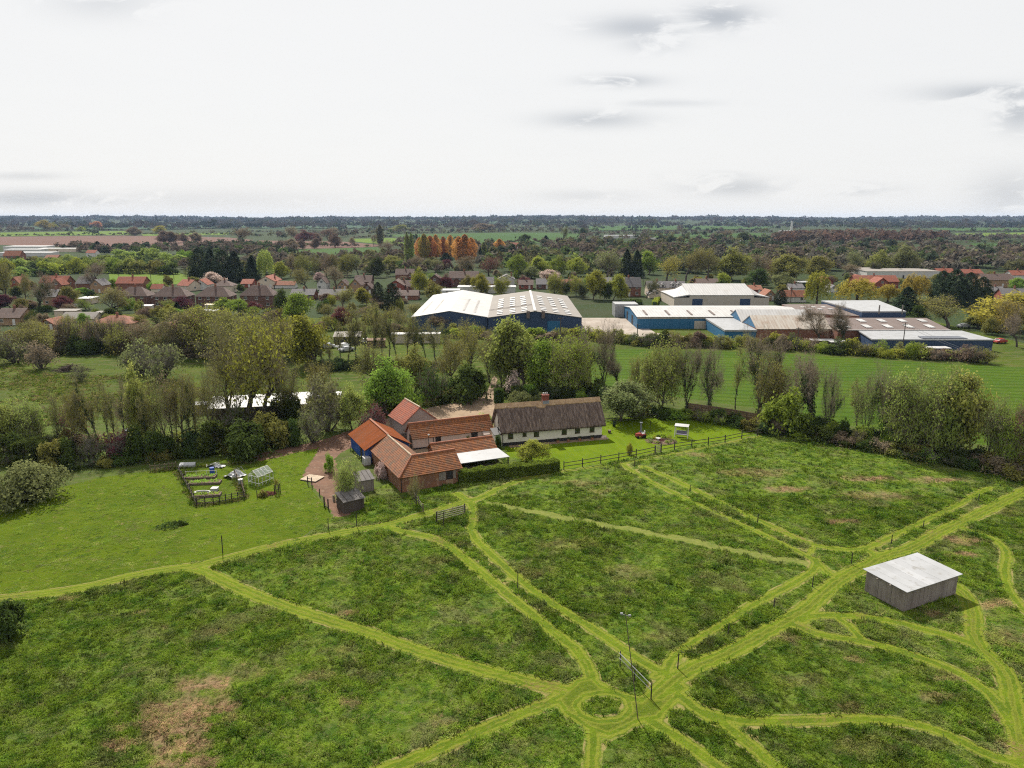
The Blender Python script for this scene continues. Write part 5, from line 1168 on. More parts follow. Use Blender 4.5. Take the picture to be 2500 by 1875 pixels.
HOUSES = [
 # px, base, ridge, width px, roof, wall, label, kwargs
 (131, 713, 673, 64, 'red_tile', 'brick', 'large house with red tiled roof at the far left of the village', {}),
 (140, 716, 680, 26, 'red_tile', 'brick', 'red gabled front wing of the far left red roofed house', dict(axis='y', depth=6, chim=0)),
 (206, 713, 675, 36, 'grey_tile', 'brick', 'grey roofed brick house behind the big bare tree', {}),
 (236, 716, 682, 30, 'grey_tile', 'tan_brick', 'tan gabled house directly behind the bare tree branches', dict(axis='y', chim=0)),
 (318, 712, 675, 66, 'red_tile', 'brick', 'broad red roofed brick house above the first dark hipped pair', {}),
 (126, 746, 706, 40, 'grey_tile', 'tan_brick', 'tan house with grey roof beside the copper tree on the left', dict(depth=9)),
 (152, 748, 708, 20, 'dark_tile', 'tan_brick', 'narrow tan gable beside the pale grey roof', dict(axis='y', chim=0)),
 (38, 712, 676, 24, 'orange_tile', 'red_brick', 'narrow red brick house behind trees at the left edge', dict(axis='y')),
 (324, 750, 700, 74, 'dark_tile', 'dark_brick', 'dark hipped semi-detached pair partly behind an olive tree', dict(hip=True)),
 (416, 752, 700, 82, 'dark_tile', 'dark_brick', 'dark hipped semi-detached pair above the small conifer', dict(hip=True)),
 (521, 752, 700, 82, 'dark_tile', 'dark_brick', 'dark hipped semi-detached pair with a yellow awning', dict(hip=True)),
 (628, 752, 696, 80, 'dark_tile', 'dark_brick', 'dark hipped semi-detached pair nearest the village centre', dict(hip=True)),
 (447, 710, 682, 40, 'red_tile', 'cream_render', 'red roofed bungalow with blue gable window above the dark pairs', dict(yaw=-.5)),
 (490, 708, 682, 34, 'red_tile', 'white_paint', 'small white bungalow with red roof beside the blossom tree', dict(axis='y', chim=0)),
 (543, 715, 684, 46, 'dark_tile', 'cream_render', 'dark hipped bungalow below the pink blossom tree', dict(hip=True)),
 (382, 714, 693, 26, 'red_tile', 'cream_render', 'tiny red roofed outbuilding between the dark pairs', dict(chim=0, depth=5)),
 (602, 702, 681, 26, 'red_tile', 'red_brick', 'small red roofed house right of the blossom tree', dict(chim=0)),
 (650, 704, 674, 42, 'red_tile', 'cream_render', 'cream gable-fronted house with red roof below the willow', dict(axis='y', depth=12)),
 (694, 704, 692, 50, 'orange_tile', 'white_paint', 'long low garage with pinkish red roof', dict(chim=0, depth=6, wins=False, name='garage')),
 (738, 732, 705, 56, 'grey_tile', 'brick', 'grey roofed terrace beside the leafy bright tree', dict()),
 (812, 732, 706, 66, 'grey_tile', 'brick', 'grey roofed terrace with a pale end roof', dict()),
 (786, 708, 678, 22, 'dark_tile', 'white_paint', 'narrow dark gable with white bargeboards', dict(axis='y', chim=0)),
 (836, 708, 684, 24, 'dark_tile', 'tan_brick', 'small tan gable house left of the big tan gable', dict(axis='y', chim=0)),
 (868, 716, 681, 28, 'dark_tile', 'tan_brick', 'tall tan gable-fronted house with dark red-brown roof', dict(axis='y', chim=0, depth=9)),
 (886, 708, 672, 40, 'dark_tile', 'dark_brick', 'dark brick house with dark roof behind the tan gable', {}),
 (897, 718, 692, 24, 'dark_tile', 'dark_brick', 'small dark gable right of the tall tan gable', dict(axis='y', chim=0)),
 (988, 688, 656, 44, 'dark_tile', 'brick', 'dark roofed house highest in the centre of the village', {}),
 (1002, 690, 664, 16, 'dark_tile', 'brick', 'small white-edged gable on the highest central house', dict(axis='y', chim=0, depth=5)),
 (966, 714, 684, 40, 'dark_tile', 'red_brick', 'brick house with white-edged gable and arched window', dict(axis='y', chim=0, depth=10)),
 (984, 712, 684, 42, 'dark_tile', 'brick', 'dark roofed brick house behind the white-edged gable', {}),
 (992, 732, 708, 56, 'dark_tile', 'brick', 'low dark roofed house behind the two tall conifers', {}),
 (1062, 706, 670, 36, 'dark_tile', 'dark_brick', 'dark reddish gable-fronted house beside the copper tree', dict(axis='y', chim=0)),
 (1132, 700, 662, 70, 'dark_tile', 'dark_brick', 'long dark low roof behind trees left of the white building', dict(depth=9)),
 (1182, 712, 676, 46, 'grey_tile', 'brick', 'grey roofed house partly hidden above the white flat building', {}),
 (1236, 696, 671, 40, 'grey_tile', 'white_paint', 'white house with grey roof behind the lime trees', dict(axis='y')),
 (1284, 706, 683, 34, 'dark_tile', 'red_brick', 'small red brick house above the right warehouse span', {}),
 (1335, 706, 680, 50, 'grey_tile', 'dark_brick', 'house under the pale blossom tree behind the warehouse', {}),
 (1390, 708, 682, 56, 'orange_tile', 'red_brick', 'orange roofed house glimpsed between lime poplars', {}),
 (1470, 706, 677, 46, 'grey_tile', 'brick', 'grey roofed house behind the tallest lime poplar', {}),
 (1536, 724, 677, 56, 'grey_tile', 'brick', 'brick house with broad grey roof left of the cream terrace', dict(ef=.55)),
 (1606, 722, 686, 50, 'grey_tile', 'cream_render', 'cream terrace with grey roof and a row of dormer gables, left half', {}),
 (1652, 720, 686, 42, 'grey_tile', 'cream_render', 'cream terrace with grey roof, right half beside the warehouse', {}),
 (1604, 728, 708, 38, 'grey_tile', 'cream_render', 'low cream gabled garage with a blue door', dict(axis='y', chim=0, name='garage', depth=7)),
 (1728, 700, 680, 52, 'dark_tile', 'brick', 'dark brown roof just above the cream warehouse', {}),
 (1846, 716, 698, 30, 'orange_tile', 'red_brick', 'small orange roofed house right of the cream warehouse', {}),
 (1936, 738, 708, 62, 'orange_tile', 'white_paint', 'white cottage with long orange pantile roof right of the warehouse', dict(depth=6)),
 (1880, 734, 708, 26, 'orange_tile', 'tan_brick', 'tan gable end with orange roof beside the warehouse', dict(axis='y', chim=0)),
 (1946, 712, 695, 34, 'grey_tile', 'white_paint', 'small grey roofed house above the white cottage', {}),
 (2020, 698, 676, 26, 'red_tile', 'red_brick', 'narrow red gable right of the weeping lime tree', dict(axis='y', chim=0)),
 (2036, 714, 696, 22, 'grey_tile', 'white_paint', 'white gable with steep grey roof beside the willow', dict(axis='y', chim=0)),
 (2140, 706, 672, 104, 'red_tile', 'red_brick', 'long red tiled house behind the yellow willow', dict(depth=9)),
 (2152, 710, 678, 34, 'red_tile', 'red_brick', 'red tiled gable projecting from the long red house', dict(axis='y', chim=0)),
 (2100, 700, 672, 18, 'red_tile', 'red_brick', 'small orange-red gable at the left end of the long red house', dict(axis='y', chim=0)),
 (2310, 676, 655, 40, 'red_tile', 'brick', 'red roof left above the dark cypress', {}),
 (2376, 676, 657, 46, 'red_tile', 'brick', 'red roof right above the dark cypress', {}),
 (2438, 702, 668, 74, 'dark_tile', 'tan_brick', 'broad dark roofed tan house at the right above the yellow tree', dict(depth=10)),
 (2492, 686, 660, 44, 'red_tile', 'white_paint', 'white house with red roof at the right edge', {}),
 (2482, 742, 704, 66, 'grey_tile', 'red_brick', 'red brick house with grey roof at the right edge', dict(yaw=-.2)),
 (2440, 720, 700, 30, 'grey_tile', 'grey_board', 'small grey house left of the red brick one', {}),
 (20, 794, 752, 60, 'dark_tile', 'tan_brick', 'tan bungalow with brown roof at the left edge behind the hedge', dict(depth=9)),
 (272, 804, 770, 100, 'orange_tile', 'tan_brick', 'long orange roofed bungalow behind the tall twiggy hedge', dict(hip=True, depth=9)),
 (190, 790, 764, 80, 'grey_sheet', 'cream_render', 'low grey roofed building with two small skylights', dict(chim=0, depth=7)),
 (452, 806, 770, 90, 'orange_tile', 'tan_brick', 'orange roofed bungalow with pale ridge behind budding trees', dict(hip=True, depth=10)),
 (432, 818, 786, 70, 'orange_tile', 'tan_brick', 'lower orange roofed bungalow half hidden by the hedge', dict(depth=7)),
 (692, 862, 800, 60, 'orange_tile', 'tan_brick', 'orange roofed cottage beside the yellow-green tree', dict(depth=8, ef=.45)),
 (116, 806, 780, 40, 'orange_tile', 'brick', 'small brown gabled bungalow behind the hedge on the left', dict(axis='y', chim=0)),
 (30, 640, 612, 40, 'orange_tile', 'brick', 'small far house with orange roof near the white sheds', dict(chim=0)),
 (125, 636, 622, 30, 'orange_tile', 'brick', 'far cottage with orange roof right of the white sheds', dict(chim=0)),
 (222, 627, 610, 22, 'red_tile', 'white_paint', 'far cottage with red roof and white gable beyond green bushes', dict(chim=0)),
 (680, 618, 604, 34, 'dark_tile', 'white_paint', 'far dark roofed farmhouse with white windows in the fields', dict(chim=0)),
 (1260, 607, 592, 30, 'red_tile', 'brick', 'far red roofed farmhouse beyond the poplars', dict(chim=0)),
]
BYLABEL = {}
for (px, py, rp, wp, rf, wl, lb, kw) in HOUSES:
    BYLABEL[lb] = vh(px, py, rp, wp, rf, wl, lb, **kw)
# dormers on the cream terrace
for px in (1596, 1606, 1616, 1645, 1659):
    host = BYLABEL[HOUSES[[h[0] for h in HOUSES].index(1606 if px < 1630 else 1652)][6]]
    mb = MB(); mb.box(-.9, 0, 0, .9, 3.0, 1.2, 0); mb.poly([(-.9, 0, 1.2), (.9, 0, 1.2), (0, 0, 2.0)], 0)
    for s_ in (-1, 1):
        lo = [(0, -.2, 2.0), (s_ * 1.1, -.2, 1.05), (s_ * 1.1, 3.0, 1.05), (0, 3.0, 2.0)]; lo = lo if s_ > 0 else lo[::-1]; mb.hexa(lo, [(x, y, z + .1) for x, y, z in lo], 1)
    mb.box(-.5, -.03, .25, .5, .01, 1.15, 2)
    mb.build('dormer', ['white_paint', 'grey_tile_x', 'glass'], host, (U(px, 721)[0] - host.location[0], .35, 3.9))
SH = [('long_white_hall', 'long flat white building behind the left warehouse', 'building', 1188, 716, 28, 7, 2.9, 'white_metal', 'white_paint'), ('white_annex', 'white flat annex at the left end of the long white building', 'building', 1092, 722, 11, 6, 2.4, 'white_metal', 'white_paint'),
 ('white_glasshouse', 'broad white glasshouse roof, topmost of the far left group', 'glasshouse', 60, 612, 46, 18, 4.5, 'white_metal', 'white_paint'), ('white_glasshouse', 'white glasshouse roof, middle of the far left group', 'glasshouse', 55, 619, 38, 12, 4.0, 'white_metal', 'white_paint'),
 ('white_glasshouse', 'white glasshouse roof, lowest of the far left group', 'glasshouse', 62, 626, 50, 12, 3.5, 'white_metal', 'white_paint'), ('grey_glasshouse', 'long low pale roof right of the far left glasshouses', 'glasshouse', 140, 615, 40, 10, 3.5, 'white_sheet_x', 'cream_render'),
 ('grey_farm_barn', 'long far barn with mossy grey roof behind the red house', 'barn', 2205, 680, 44, 22, 4.2, 'grey_sheet_x', 'white_paint'), ('far_barn_annex', 'small mossy roof left of the long far barn', 'barn', 2118, 672, 14, 8, 4, 'grey_sheet_x', 'dark_timber_x'),
 ('green_shed', 'green shed with white roof edge right of the orange roof', 'shed', 1968, 704, 9, 5, 3, 'white_metal', 'leaf_pine'), ('awning_hut', 'small shed with yellow awning in a back garden', 'shed', 512, 758, 3.5, 2, 2.1, 'cream_render', 'white_paint'),
 ('white_conservatory', 'white conservatory behind the second dark pair', 'conservatory', 358, 762, 3.5, 2.5, 2.3, 'white_metal', 'white_paint'), ('white_garden_shed', 'white roofed garden shed below the third dark pair', 'shed', 506, 775, 6, 3, 2.2, 'white_metal', 'red_brick'),
 ('grey_garden_shed', 'bluish roofed garden shed above the long orange bungalow', 'shed', 250, 778, 6, 4, 2.0, 'grey_sheet_x', 'tan_brick'), ('flat_garage', 'flat roofed garage left of the copper trees', 'garage', 160, 774, 8, 4, 2.2, 'grey_sheet_x', 'cream_render'),
 ('white_wall_hut', 'pale low building with white top beside the drive on the left', 'building', 207, 742, 6, 6, 2.2, 'white_metal', 'cream_render'), ('far_sheds', 'distant white farm sheds in the central fields', 'shed', 1520, 582, 60, 20, 5, 'white_metal', 'white_paint'),
 ('far_sheds', 'distant white sheds left of the central farm', 'shed', 1412, 592, 28, 10, 4, 'white_metal', 'white_paint'), ('far_sheds', 'distant white sheds right of the central farm', 'shed', 1607, 588, 26, 10, 4, 'white_metal', 'white_paint'),
 ('far_depot', 'distant pale depot beside the white tower', 'building', 1940, 570, 60, 20, 6, 'white_metal', 'grey_board'), ('far_long_roof', 'distant long pale roof on the horizon right of centre', 'building', 2150, 577, 40, 14, 6, 'white_metal', 'grey_board')]
for (nm, lb, ct, px, py, W, Dp, hg, rf, wl) in SH: simple_hut(nm, lb, ct, px, py, W, Dp, hg, rf, wl)
g = U(1931, 572); tw = thing('white_tower', 'slender white tower far off among the rusty woods', 'tower', g); MB().tube((0, 0, 0), (0, 0, 26), 2.6, 1.9, 10).build('shaft', 'white_paint', tw); MB().tube((0, 0, 26), (0, 0, 28), 2.3, 1.2, 10).build('cap', 'white_metal', tw)
g = U(1806, 608); tag(MB().tube((0, 0, 0), (0, 0, 10), .9, .7, 8).build('white_post', 'white_paint', None, g), 'far white post among dark trees right of centre', 'post')

# ------------------------------------------------------------------ cars
def car_parts():
    body = MB(); prof = [(-2.05, .35), (-2.1, .62), (-1.95, .88), (-1.35, .96), (-.75, 1.42), (.75, 1.46), (1.45, 1.0), (2.0, .92), (2.1, .6), (2.05, .35)]
    n = len(prof)
    def ring(y, inset): return [(x, y * (1 - (inset if z > 1.0 else 0)), z) for x, z in prof]
    A, B_ = ring(-.85, .18), ring(.85, .18); body.v = A + B_
    body.f = [tuple(range(n)), tuple(range(2 * n - 1, n - 1, -1))] + [((k + 1) % n, k, n + k, n + (k + 1) % n) for k in range(n)]; body.m = [0] * len(body.f)
    gl = MB()
    for s in (-1, 1): 
        q = [(-1.12, s * .80, 1.02), (1.2, s * .80, 1.04), (.68, s * .715, 1.40), (-.68, s * .715, 1.37)]; gl.poly(q if s < 0 else q[::-1])
    gl.poly([(1.40, -.66, 1.06), (1.40, .66, 1.06), (.80, .62, 1.44), (.80, -.62, 1.44)]); gl.poly([(-1.28, .66, 1.03), (-1.28, -.66, 1.03), (-.80, -.62, 1.405), (-.80, .62, 1.405)])
    wh = MB(); wh.tube((0, -.1, 0), (0, .1, 0), .32, .32, 12); wh.tube((0, -.11, 0), (0, .11, 0), .16, .16, 8)
    return body, gl, wh
_b, _g, _w = car_parts(); GLM, WHM = _g.mesh('windows', 'glass'), _w.mesh('wheel', 'tyre'); BODY = {}
def car(px, py, yw, mat, label, sc=1.0):
    if mat not in BODY: BODY[mat] = _b.mesh('body', mat)
    r = thing('parked_car', label, 'car', U(px, py), yw, 'parked cars'); r.scale = (sc, sc, sc); link('body', BODY[mat], r)
    g_ = link('windows', GLM, r); g_.location = (0, 0, .012); g_.scale = (1.01, 1.012, 1)
    for x in (-1.3, 1.3):
        for s in (-1, 1): link('wheel', WHM, r, (x, s * .78, .32))
    for s in (-1, 1):
        mb = MB(); mb.box(2.02, s * .6 - .2, .6, 2.12, s * .6 + .2, .75); mb.build('headlight', 'white_plastic', r)
for c_ in ((800, 850, .3, 'car_silver', 'silver car parked left of the carport cars'), (838, 850, .9, 'car_white', 'white car parked in front of the carport, left one'), (846, 858, .7, 'car_silver', 'silver car nearest the row of thin trunks'), (893, 838, .4, 'car_white', 'white car right of the carport'),
 (188, 750, .15, 'car_silver', 'silver car parked beside the tan house on the left'), (608, 746, .1, 'car_white', 'white car parked by the last dark pair'), (700, 754, .2, 'car_white', 'white car near the leafy bright tree'), (806, 742, 1.0, 'car_dark', 'dark car in front of the grey terrace'),
 (2490, 752, .1, 'car_blue', 'blue car in front of the red brick house at the right edge'), (2352, 800, .2, 'car_silver', 'silver car behind the works near the yellow tree'), (2440, 838, .3, 'car_red', 'red car beside the low white store'), (338, 1058, .5, 'car_dark', 'dark car half hidden under the left trees')): car(*c_)
# ------------------------------------------------------------------ utility poles and wires
POLES = [(2202, 862, 788, 'with cross-arm in front of the works'), (1945, 858, 798, 'dark short beside the brick workshop'), (1555, 838, 790, 'thin near the yard corner'), (1930, 740, 690, 'right of the cream warehouse behind roofs'), (292, 690, 655, 'left on the green beyond the red roofs'), (369, 686, 657, 'middle on the green beyond the red roofs'),
         (425, 684, 666, 'right on the green beyond the red roofs'), (1368, 840, 774, 'with lamp near the warehouse corner'), (586, 792, 742, 'among village gardens'), (1676, 742, 714, 'at the corner of the cream warehouse'), (1570, 700, 676, 'behind the grey roofed brick house'), (1438, 628, 608, 'far off among the dark woods')]
for px, py, tp, wh in POLES:
    g = U(px, py); hh = max(5.0, ZT(g[1], tp)); r = thing('utility_pole', 'wooden utility pole ' + wh, 'utility pole', g, .2, 'utility poles'); MB().tube((0, 0, 0), (0, 0, hh), .15, .1, 7).build('pole', 'bark', r)
    MB().box(-.8, -.06, hh - .5, .8, .06, hh - .38).build('cross_arm', 'dark_wood', r)
    for x in (-.7, 0, .7): MB().tube((x, 0, hh - .38), (x, 0, hh - .2), .05, .04, 6).build('insulator', 'white_plastic', r)
a0, b0 = V(*U(2202, 862)), V(*U(2330, 875)); 
for i, x in enumerate((-.7, .7)):
    mb = MB(); p0 = a0 + V(x, 0, ZT(a0[1], 788) - .2); p1 = V(*U(2360, 880)) + V(x, 0, 2.5)
    for k in range(10):
        t0, t1 = k / 10, (k + 1) / 10; f_ = lambda t: p0 + (p1 - p0) * t - V(0, 0, 1.0 * 4 * t * (1 - t) * .5); mb.tube(f_(t0), f_(t1), .025, .025, 4)
    tag(mb.build('overhead_wire', 'galvanised'), ('left stay wire running down from the pole at the works', 'right stay wire running down from the pole at the works')[i], 'wire')

# ------------------------------------------------------------------ trees
def unit(v): return v / max(np.linalg.norm(v), 1e-9)
class Tree:
    """Skeleton grower: thick limbs become tubes, fine twigs flat slivers, leaves small quads."""
    def __init__(s, seed): s.r = np.random.default_rng(seed); s.seg = []; s.tip = []; s.tw = []
    def grow(s, p, d, L, rad, lev, prm):
        n = prm['n'][lev]; last = lev == len(prm['n']) - 1
        for i in range(n):
            d = unit(d + s.r.normal(0, prm['wob'], 3) + V(0, 0, prm['up'][lev])); q = p + d * L / n
            r2 = rad * (1 - .55 * (i + 1) / n)
            s.seg.append((p, q, rad, r2, lev)); p, rad = q, r2
            if last: s.tip.append((p, d)); continue
            if i + 1 < prm['bare'][lev]: continue
            for _ in range(prm['nb'][lev] + (1 if s.r.random() < .35 else 0)):
                a = math.radians(s.r.normal(prm['ang'][lev], 9)); az = s.r.uniform(0, 2 * math.pi)
                u = unit(np.cross(d, V(.3, .5, .81))); v = np.cross(d, u)
                c = unit(d * math.cos(a) + (u * math.cos(az) + v * math.sin(az)) * math.sin(a))
                s.grow(p, c, L * prm['lr'][lev] * s.r.uniform(.7, 1.15) * (1 - .3 * i / n), r2 * .62, lev + 1, prm)
        s.tip.append((p, d))
def quads(c, e1, e2):
    v = np.stack([c - e1, c + e2 * .6, c + e1, c - e2 * .6], 1).reshape(-1, 3)
    return v, np.arange(len(v)).reshape(-1, 4)
def rand_dirs(r, n):
    d = r.normal(0, 1, (n, 3)); return d / np.linalg.norm(d, axis=1)[:, None]
def leaf_quads(r, c, size, ctr=None):
    n = len(c); nrm = rand_dirs(r, n) * .9 + V(0, 0, .5)
    if ctr is not None:
        o_ = c - ctr; nrm += .9 * o_ / np.maximum(np.linalg.norm(o_, axis=1)[:, None], 1e-6)
    nrm /= np.linalg.norm(nrm, axis=1)[:, None]
    a = np.cross(nrm, rand_dirs(r, n)); a /= np.maximum(np.linalg.norm(a, axis=1)[:, None], 1e-6); b = np.cross(nrm, a)
    sz = (size * r.uniform(.6, 1.35, n))[:, None]
    return quads(c, a * sz * .62, b * sz * .62)
def twig_quads(r, p, d, L, wdt):
    n = len(p); q = p + d * L[:, None]; s = np.cross(d, rand_dirs(r, n)); s /= np.maximum(np.linalg.norm(s, axis=1)[:, None], 1e-6)
    v = np.stack([p - s * wdt, p + s * wdt, q + s * wdt * .35, q - s * wdt * .35], 1).reshape(-1, 3)
    return v, np.arange(len(v)).reshape(-1, 4)
TREES = {}
def finish(name, T, leaves, twigs, barkm, twigm, extra=None):
    """Make trunk and crown meshes scaled to unit height; remember width."""
    mb = MB()
    for (p, q, r0, r1, lev) in T.seg:
        if lev <= 2: mb.tube(p, q, max(r0, .02), max(r1, .015), (7, 5, 4)[lev])
    parts_v, parts_f, mi, off = [], [], [], 0
    for (v, f), k in ((twigs, 0), (leaves, 1)):
        if v is None or not len(v): continue
        parts_v.append(v); parts_f.append(f + off); mi.append(np.full(len(f), k)); off += len(v)
    cv = np.concatenate(parts_v); top = np.percentile(cv[:, 2], 99.2); wd_ = 2 * np.percentile(np.hypot(cv[:, 0] - cv[:, 0].mean(), cv[:, 1] - cv[:, 1].mean()), 92)
    mb.v = [(x / top, y / top, z / top) for x, y, z in mb.v]; ix = cv[:, 0].mean()
    tm = mb.mesh(name + '_trunk', barkm)
    cm = np_mesh(name + '_crown', cv / top, np.concatenate(parts_f), [twigm, 'leaf_bright'], 4, np.concatenate(mi))
    ivy = None
    if extra is not None: ivy = np_mesh(name + '_ivy', extra[0] / top, extra[1], 'leaf_ivy')
    TREES[name] = (tm, cm, ivy, wd_ / top)
def broad(name, seed, H=10.0, leaves=0, lsize=.3, spread=1.0, twig_n=4, trunk=.5, nb=(3, 2, 2), ang=(48, 42, 40), up=(.05, .10, .06, .03), bare=(2, 1, 1), barkm='bark', twigm='twig', ivy=0, clump=.55, n=(5, 4, 3, 2), lr=(.72, .55, .5), multi=1, rad=.24, tw=1.1, twd=.022):
    T = Tree(seed); r = T.r; prm = dict(n=n, wob=.19, up=up, bare=bare, nb=nb, ang=ang, lr=lr)
    for k in range(multi):
        d = V(0, 0, 1) if multi == 1 else unit(V(math.cos(k * 6.283 / multi + r.uniform(-.4, .4)) * .45 * spread, math.sin(k * 6.283 / multi) * .45 * spread, 1))
        st_ = V(0, 0, 0) if multi == 1 else V(*r.normal(0, .25, 2), 0)
        T.grow(st_, d, H * trunk * r.uniform(.85, 1.1) if multi > 1 else H * trunk, rad / multi ** .4, 0, prm)
    tp = np.array([p for p, d in T.tip]); td = np.array([d for p, d in T.tip])
    i3 = [(p, q, a, b) for (p, q, a, b, l) in T.seg if l >= 3]
    tv = tf = None; L = []
    if i3:
        P, Q_ = np.array([x[0] for x in i3]), np.array([x[1] for x in i3]); D_ = Q_ - P; l_ = np.linalg.norm(D_, axis=1); tv, tf = twig_quads(r, P, D_ / l_[:, None], l_, twd * 1.5)
    if twig_n:
        P = np.repeat(tp, twig_n, 0); D_ = np.repeat(td, twig_n, 0) + r.normal(0, .55, (len(P), 3)) + V(0, 0, .15); D_ /= np.linalg.norm(D_, axis=1)[:, None]
        v2, f2 = twig_quads(r, P, D_, r.uniform(.5, 1.3, len(P)) * tw, twd); tv, tf = (v2, f2) if tv is None else (np.concatenate([tv, v2]), np.concatenate([tf, f2 + len(tv)]))
    lv = (None, None)
    if leaves:
        sub = r.choice(len(tp), max(20, int(len(tp) * .30)), replace=False); k = sub[r.integers(0, len(sub), leaves)]; c = tp[k] + r.normal(0, clump, (leaves, 3)) * V(1, 1, .8) + td[k] * r.uniform(0, .8, leaves)[:, None]; c = c[c[:, 2] > .3]
        lv = leaf_quads(r, c, lsize, V(0, 0, H * .5))
    ex = None
    if ivy:
        sg = [x for x in T.seg if x[4] == 0 or (x[4] == 1 and r.random() < .3)]; k = r.integers(0, len(sg), ivy); t_ = r.uniform(0, 1, ivy)[:, None]
        c = np.array([sg[i][0] for i in k]) * (1 - t_) + np.array([sg[i][1] for i in k]) * t_ + r.normal(0, .3, (ivy, 3)); ex = leaf_quads(r, c, .28)
    finish(name, T, lv, (tv, tf), barkm, twigm, ex)
def blob_shrub(name, seed, leaves=2400, lsize=.23, n=9, W=1.6, Ht=2.6, twigm='olive_twig', twigs=500, open_=.0):
    T = Tree(seed); r = T.r; c0 = []
    for k in range(n):
        a = r.uniform(0, 6.283); q = math.sqrt(r.uniform(0, 1)) * W; z = Ht * r.uniform(.35, .8) * (1 - .35 * (q / W) ** 2); c0.append((q * math.cos(a), q * math.sin(a), z, r.uniform(.45, .8) * W * .62))
        T.seg.append((V(q * math.cos(a) * .15, q * math.sin(a) * .15, 0), V(q * math.cos(a) * .8, q * math.sin(a) * .8, z * .8), .05, .02, 0))
    c0 = np.array(c0); k = r.integers(0, n, leaves); d = rand_dirs(r, leaves); rr = c0[k, 3] * np.abs(r.normal(.85, .22, leaves))
    c = c0[k, :3] + d * rr[:, None] * V(1, 1, .85); c = c[c[:, 2] > .05]; 
    low = np.stack([r.normal(0, W * .55, leaves // 5), r.normal(0, W * .55, leaves // 5), r.uniform(.05, Ht * .4, leaves // 5)], 1); c = np.concatenate([c, low])
    k = r.integers(0, n, twigs); dd = rand_dirs(r, twigs); dd[:, 2] = np.abs(dd[:, 2]) * 1.3 + .1; dd /= np.linalg.norm(dd, axis=1)[:, None]
    tq = twig_quads(r, c0[k, :3] * r.uniform(.3, 1, (twigs, 1)), dd, c0[k, 3] * r.uniform(.6, 1.25, twigs), .012)
    finish(name, T, leaf_quads(r, c, lsize, V(0, 0, Ht * .3)), tq, 'bark', twigm)
def conifer(name, seed, H=10, R=2.6, leaves=4200, lsize=.34, power=.85, round_=False):
    T = Tree(seed); r = T.r; T.seg.append((V(0, 0, 0), V(0, 0, H * .95), .25, .04, 0)); z = H * (.06 + .94 * r.uniform(0, 1, leaves) ** 1.25)
    t_ = z / H; prof = (1 - t_) ** power if not round_ else np.sqrt(np.clip(1 - (t_ * 1.6 - .6) ** 2, 0, 1)) * np.where(t_ > .1, 1, t_ * 10)
    a = r.uniform(0, 6.283, leaves); lump = 1 + .22 * np.sin(a * 5 + z * 1.7) + .15 * np.sin(z * 4.1 + a * 2)
    rr = R * prof * lump * np.sqrt(r.uniform(.25, 1, leaves)); c = np.stack([rr * np.cos(a), rr * np.sin(a), z - .25 * rr], 1); c = c[c[:, 2] > .1]
    finish(name, T, leaf_quads(r, c, lsize, V(0, 0, H * .3)), (None, None), 'bark', 'twig')
def poplar(name, seed, H=14, R=1.3, leaves=2200, lsize=.34, twn=600):
    T = Tree(seed); r = T.r; T.seg.append((V(0, 0, 0), V(.1, 0, H * .9), .28, .05, 0)); z = H * r.uniform(.06, 1, leaves); t_ = z / H
    rr = R * np.sin(np.pi * np.clip(t_ ** 1.15 * .9 + .10, 0, 1)) ** .75 * (1 + .10 * np.sin(z * 1.3 + seed)) * np.sqrt(r.uniform(.15, 1, leaves)); a = r.uniform(0, 6.283, leaves); c = np.stack([rr * np.cos(a), rr * np.sin(a), z], 1)
    zz = H * r.uniform(.1, .85, twn); a = r.uniform(0, 6.283, twn); d = np.stack([np.cos(a) * .35, np.sin(a) * .35, np.ones(twn)], 1); d /= np.linalg.norm(d, axis=1)[:, None]
    finish(name, T, leaf_quads(r, c, lsize, V(0, 0, H * .4)), twig_quads(r, np.stack([np.cos(a) * .3, np.sin(a) * .3, zz], 1), d, r.uniform(1, 2.6, twn), .03), 'bark', 'twig')
def willow(name, seed, H=9, R=4.0, leaves=5200, lsize=.3):
    T = Tree(seed); r = T.r; T.seg += [(V(0, 0, 0), V(0, 0, H * .5), .35, .2, 0)] + [(V(0, 0, H * .4), V(R * .6 * math.cos(k), R * .6 * math.sin(k), H * .8), .15, .04, 1) for k in range(6)]
    a = r.uniform(0, 6.283, 90); q = R * np.sqrt(r.uniform(.05, 1, 90)); zt = H * (1 - .35 * (q / R) ** 2) * r.uniform(.82, 1, 90); k = r.integers(0, 90, leaves); dn = r.uniform(0, 1, leaves) ** 1.3
    c = np.stack([q[k] * np.cos(a[k]), q[k] * np.sin(a[k]), zt[k]], 1) + r.normal(0, .22, (leaves, 3)); c[:, 2] -= dn * zt[k] * .75 * (q[k] / R * .6 + .4); c[:, :2] *= (1 + .12 * dn)[:, None]; c = c[c[:, 2] > .15]
    finish(name, T, leaf_quads(r, c, lsize, V(0, 0, H * .4)), (None, None), 'bark', 'twig')
for i in range(3): broad('leafy%d' % i, 20 + i, 10, 8200, .35, nb=(3, 2, 2), twig_n=1, clump=.46, twd=.010, bare=(1, 1, 1), ang=(50, 42, 40))
for i in range(2): broad('leafy_multi%d' % i, 30 + i, 10, 8200, .34, multi=4, trunk=.62, nb=(2, 2, 2), twig_n=1, clump=.5, spread=.9, bare=(1, 1, 1), up=(.1, .1, .05, .03), twd=.010)
for i in range(3): broad('bud%d' % i, 40 + i, 11, 2000, .26, nb=(3, 2, 2), twig_n=1, clump=.5, twigm='olive_twig', up=(.06, .10, .06, .03), twd=.011, bare=(2, 1, 1), ang=(44, 38, 38), rad=.34)
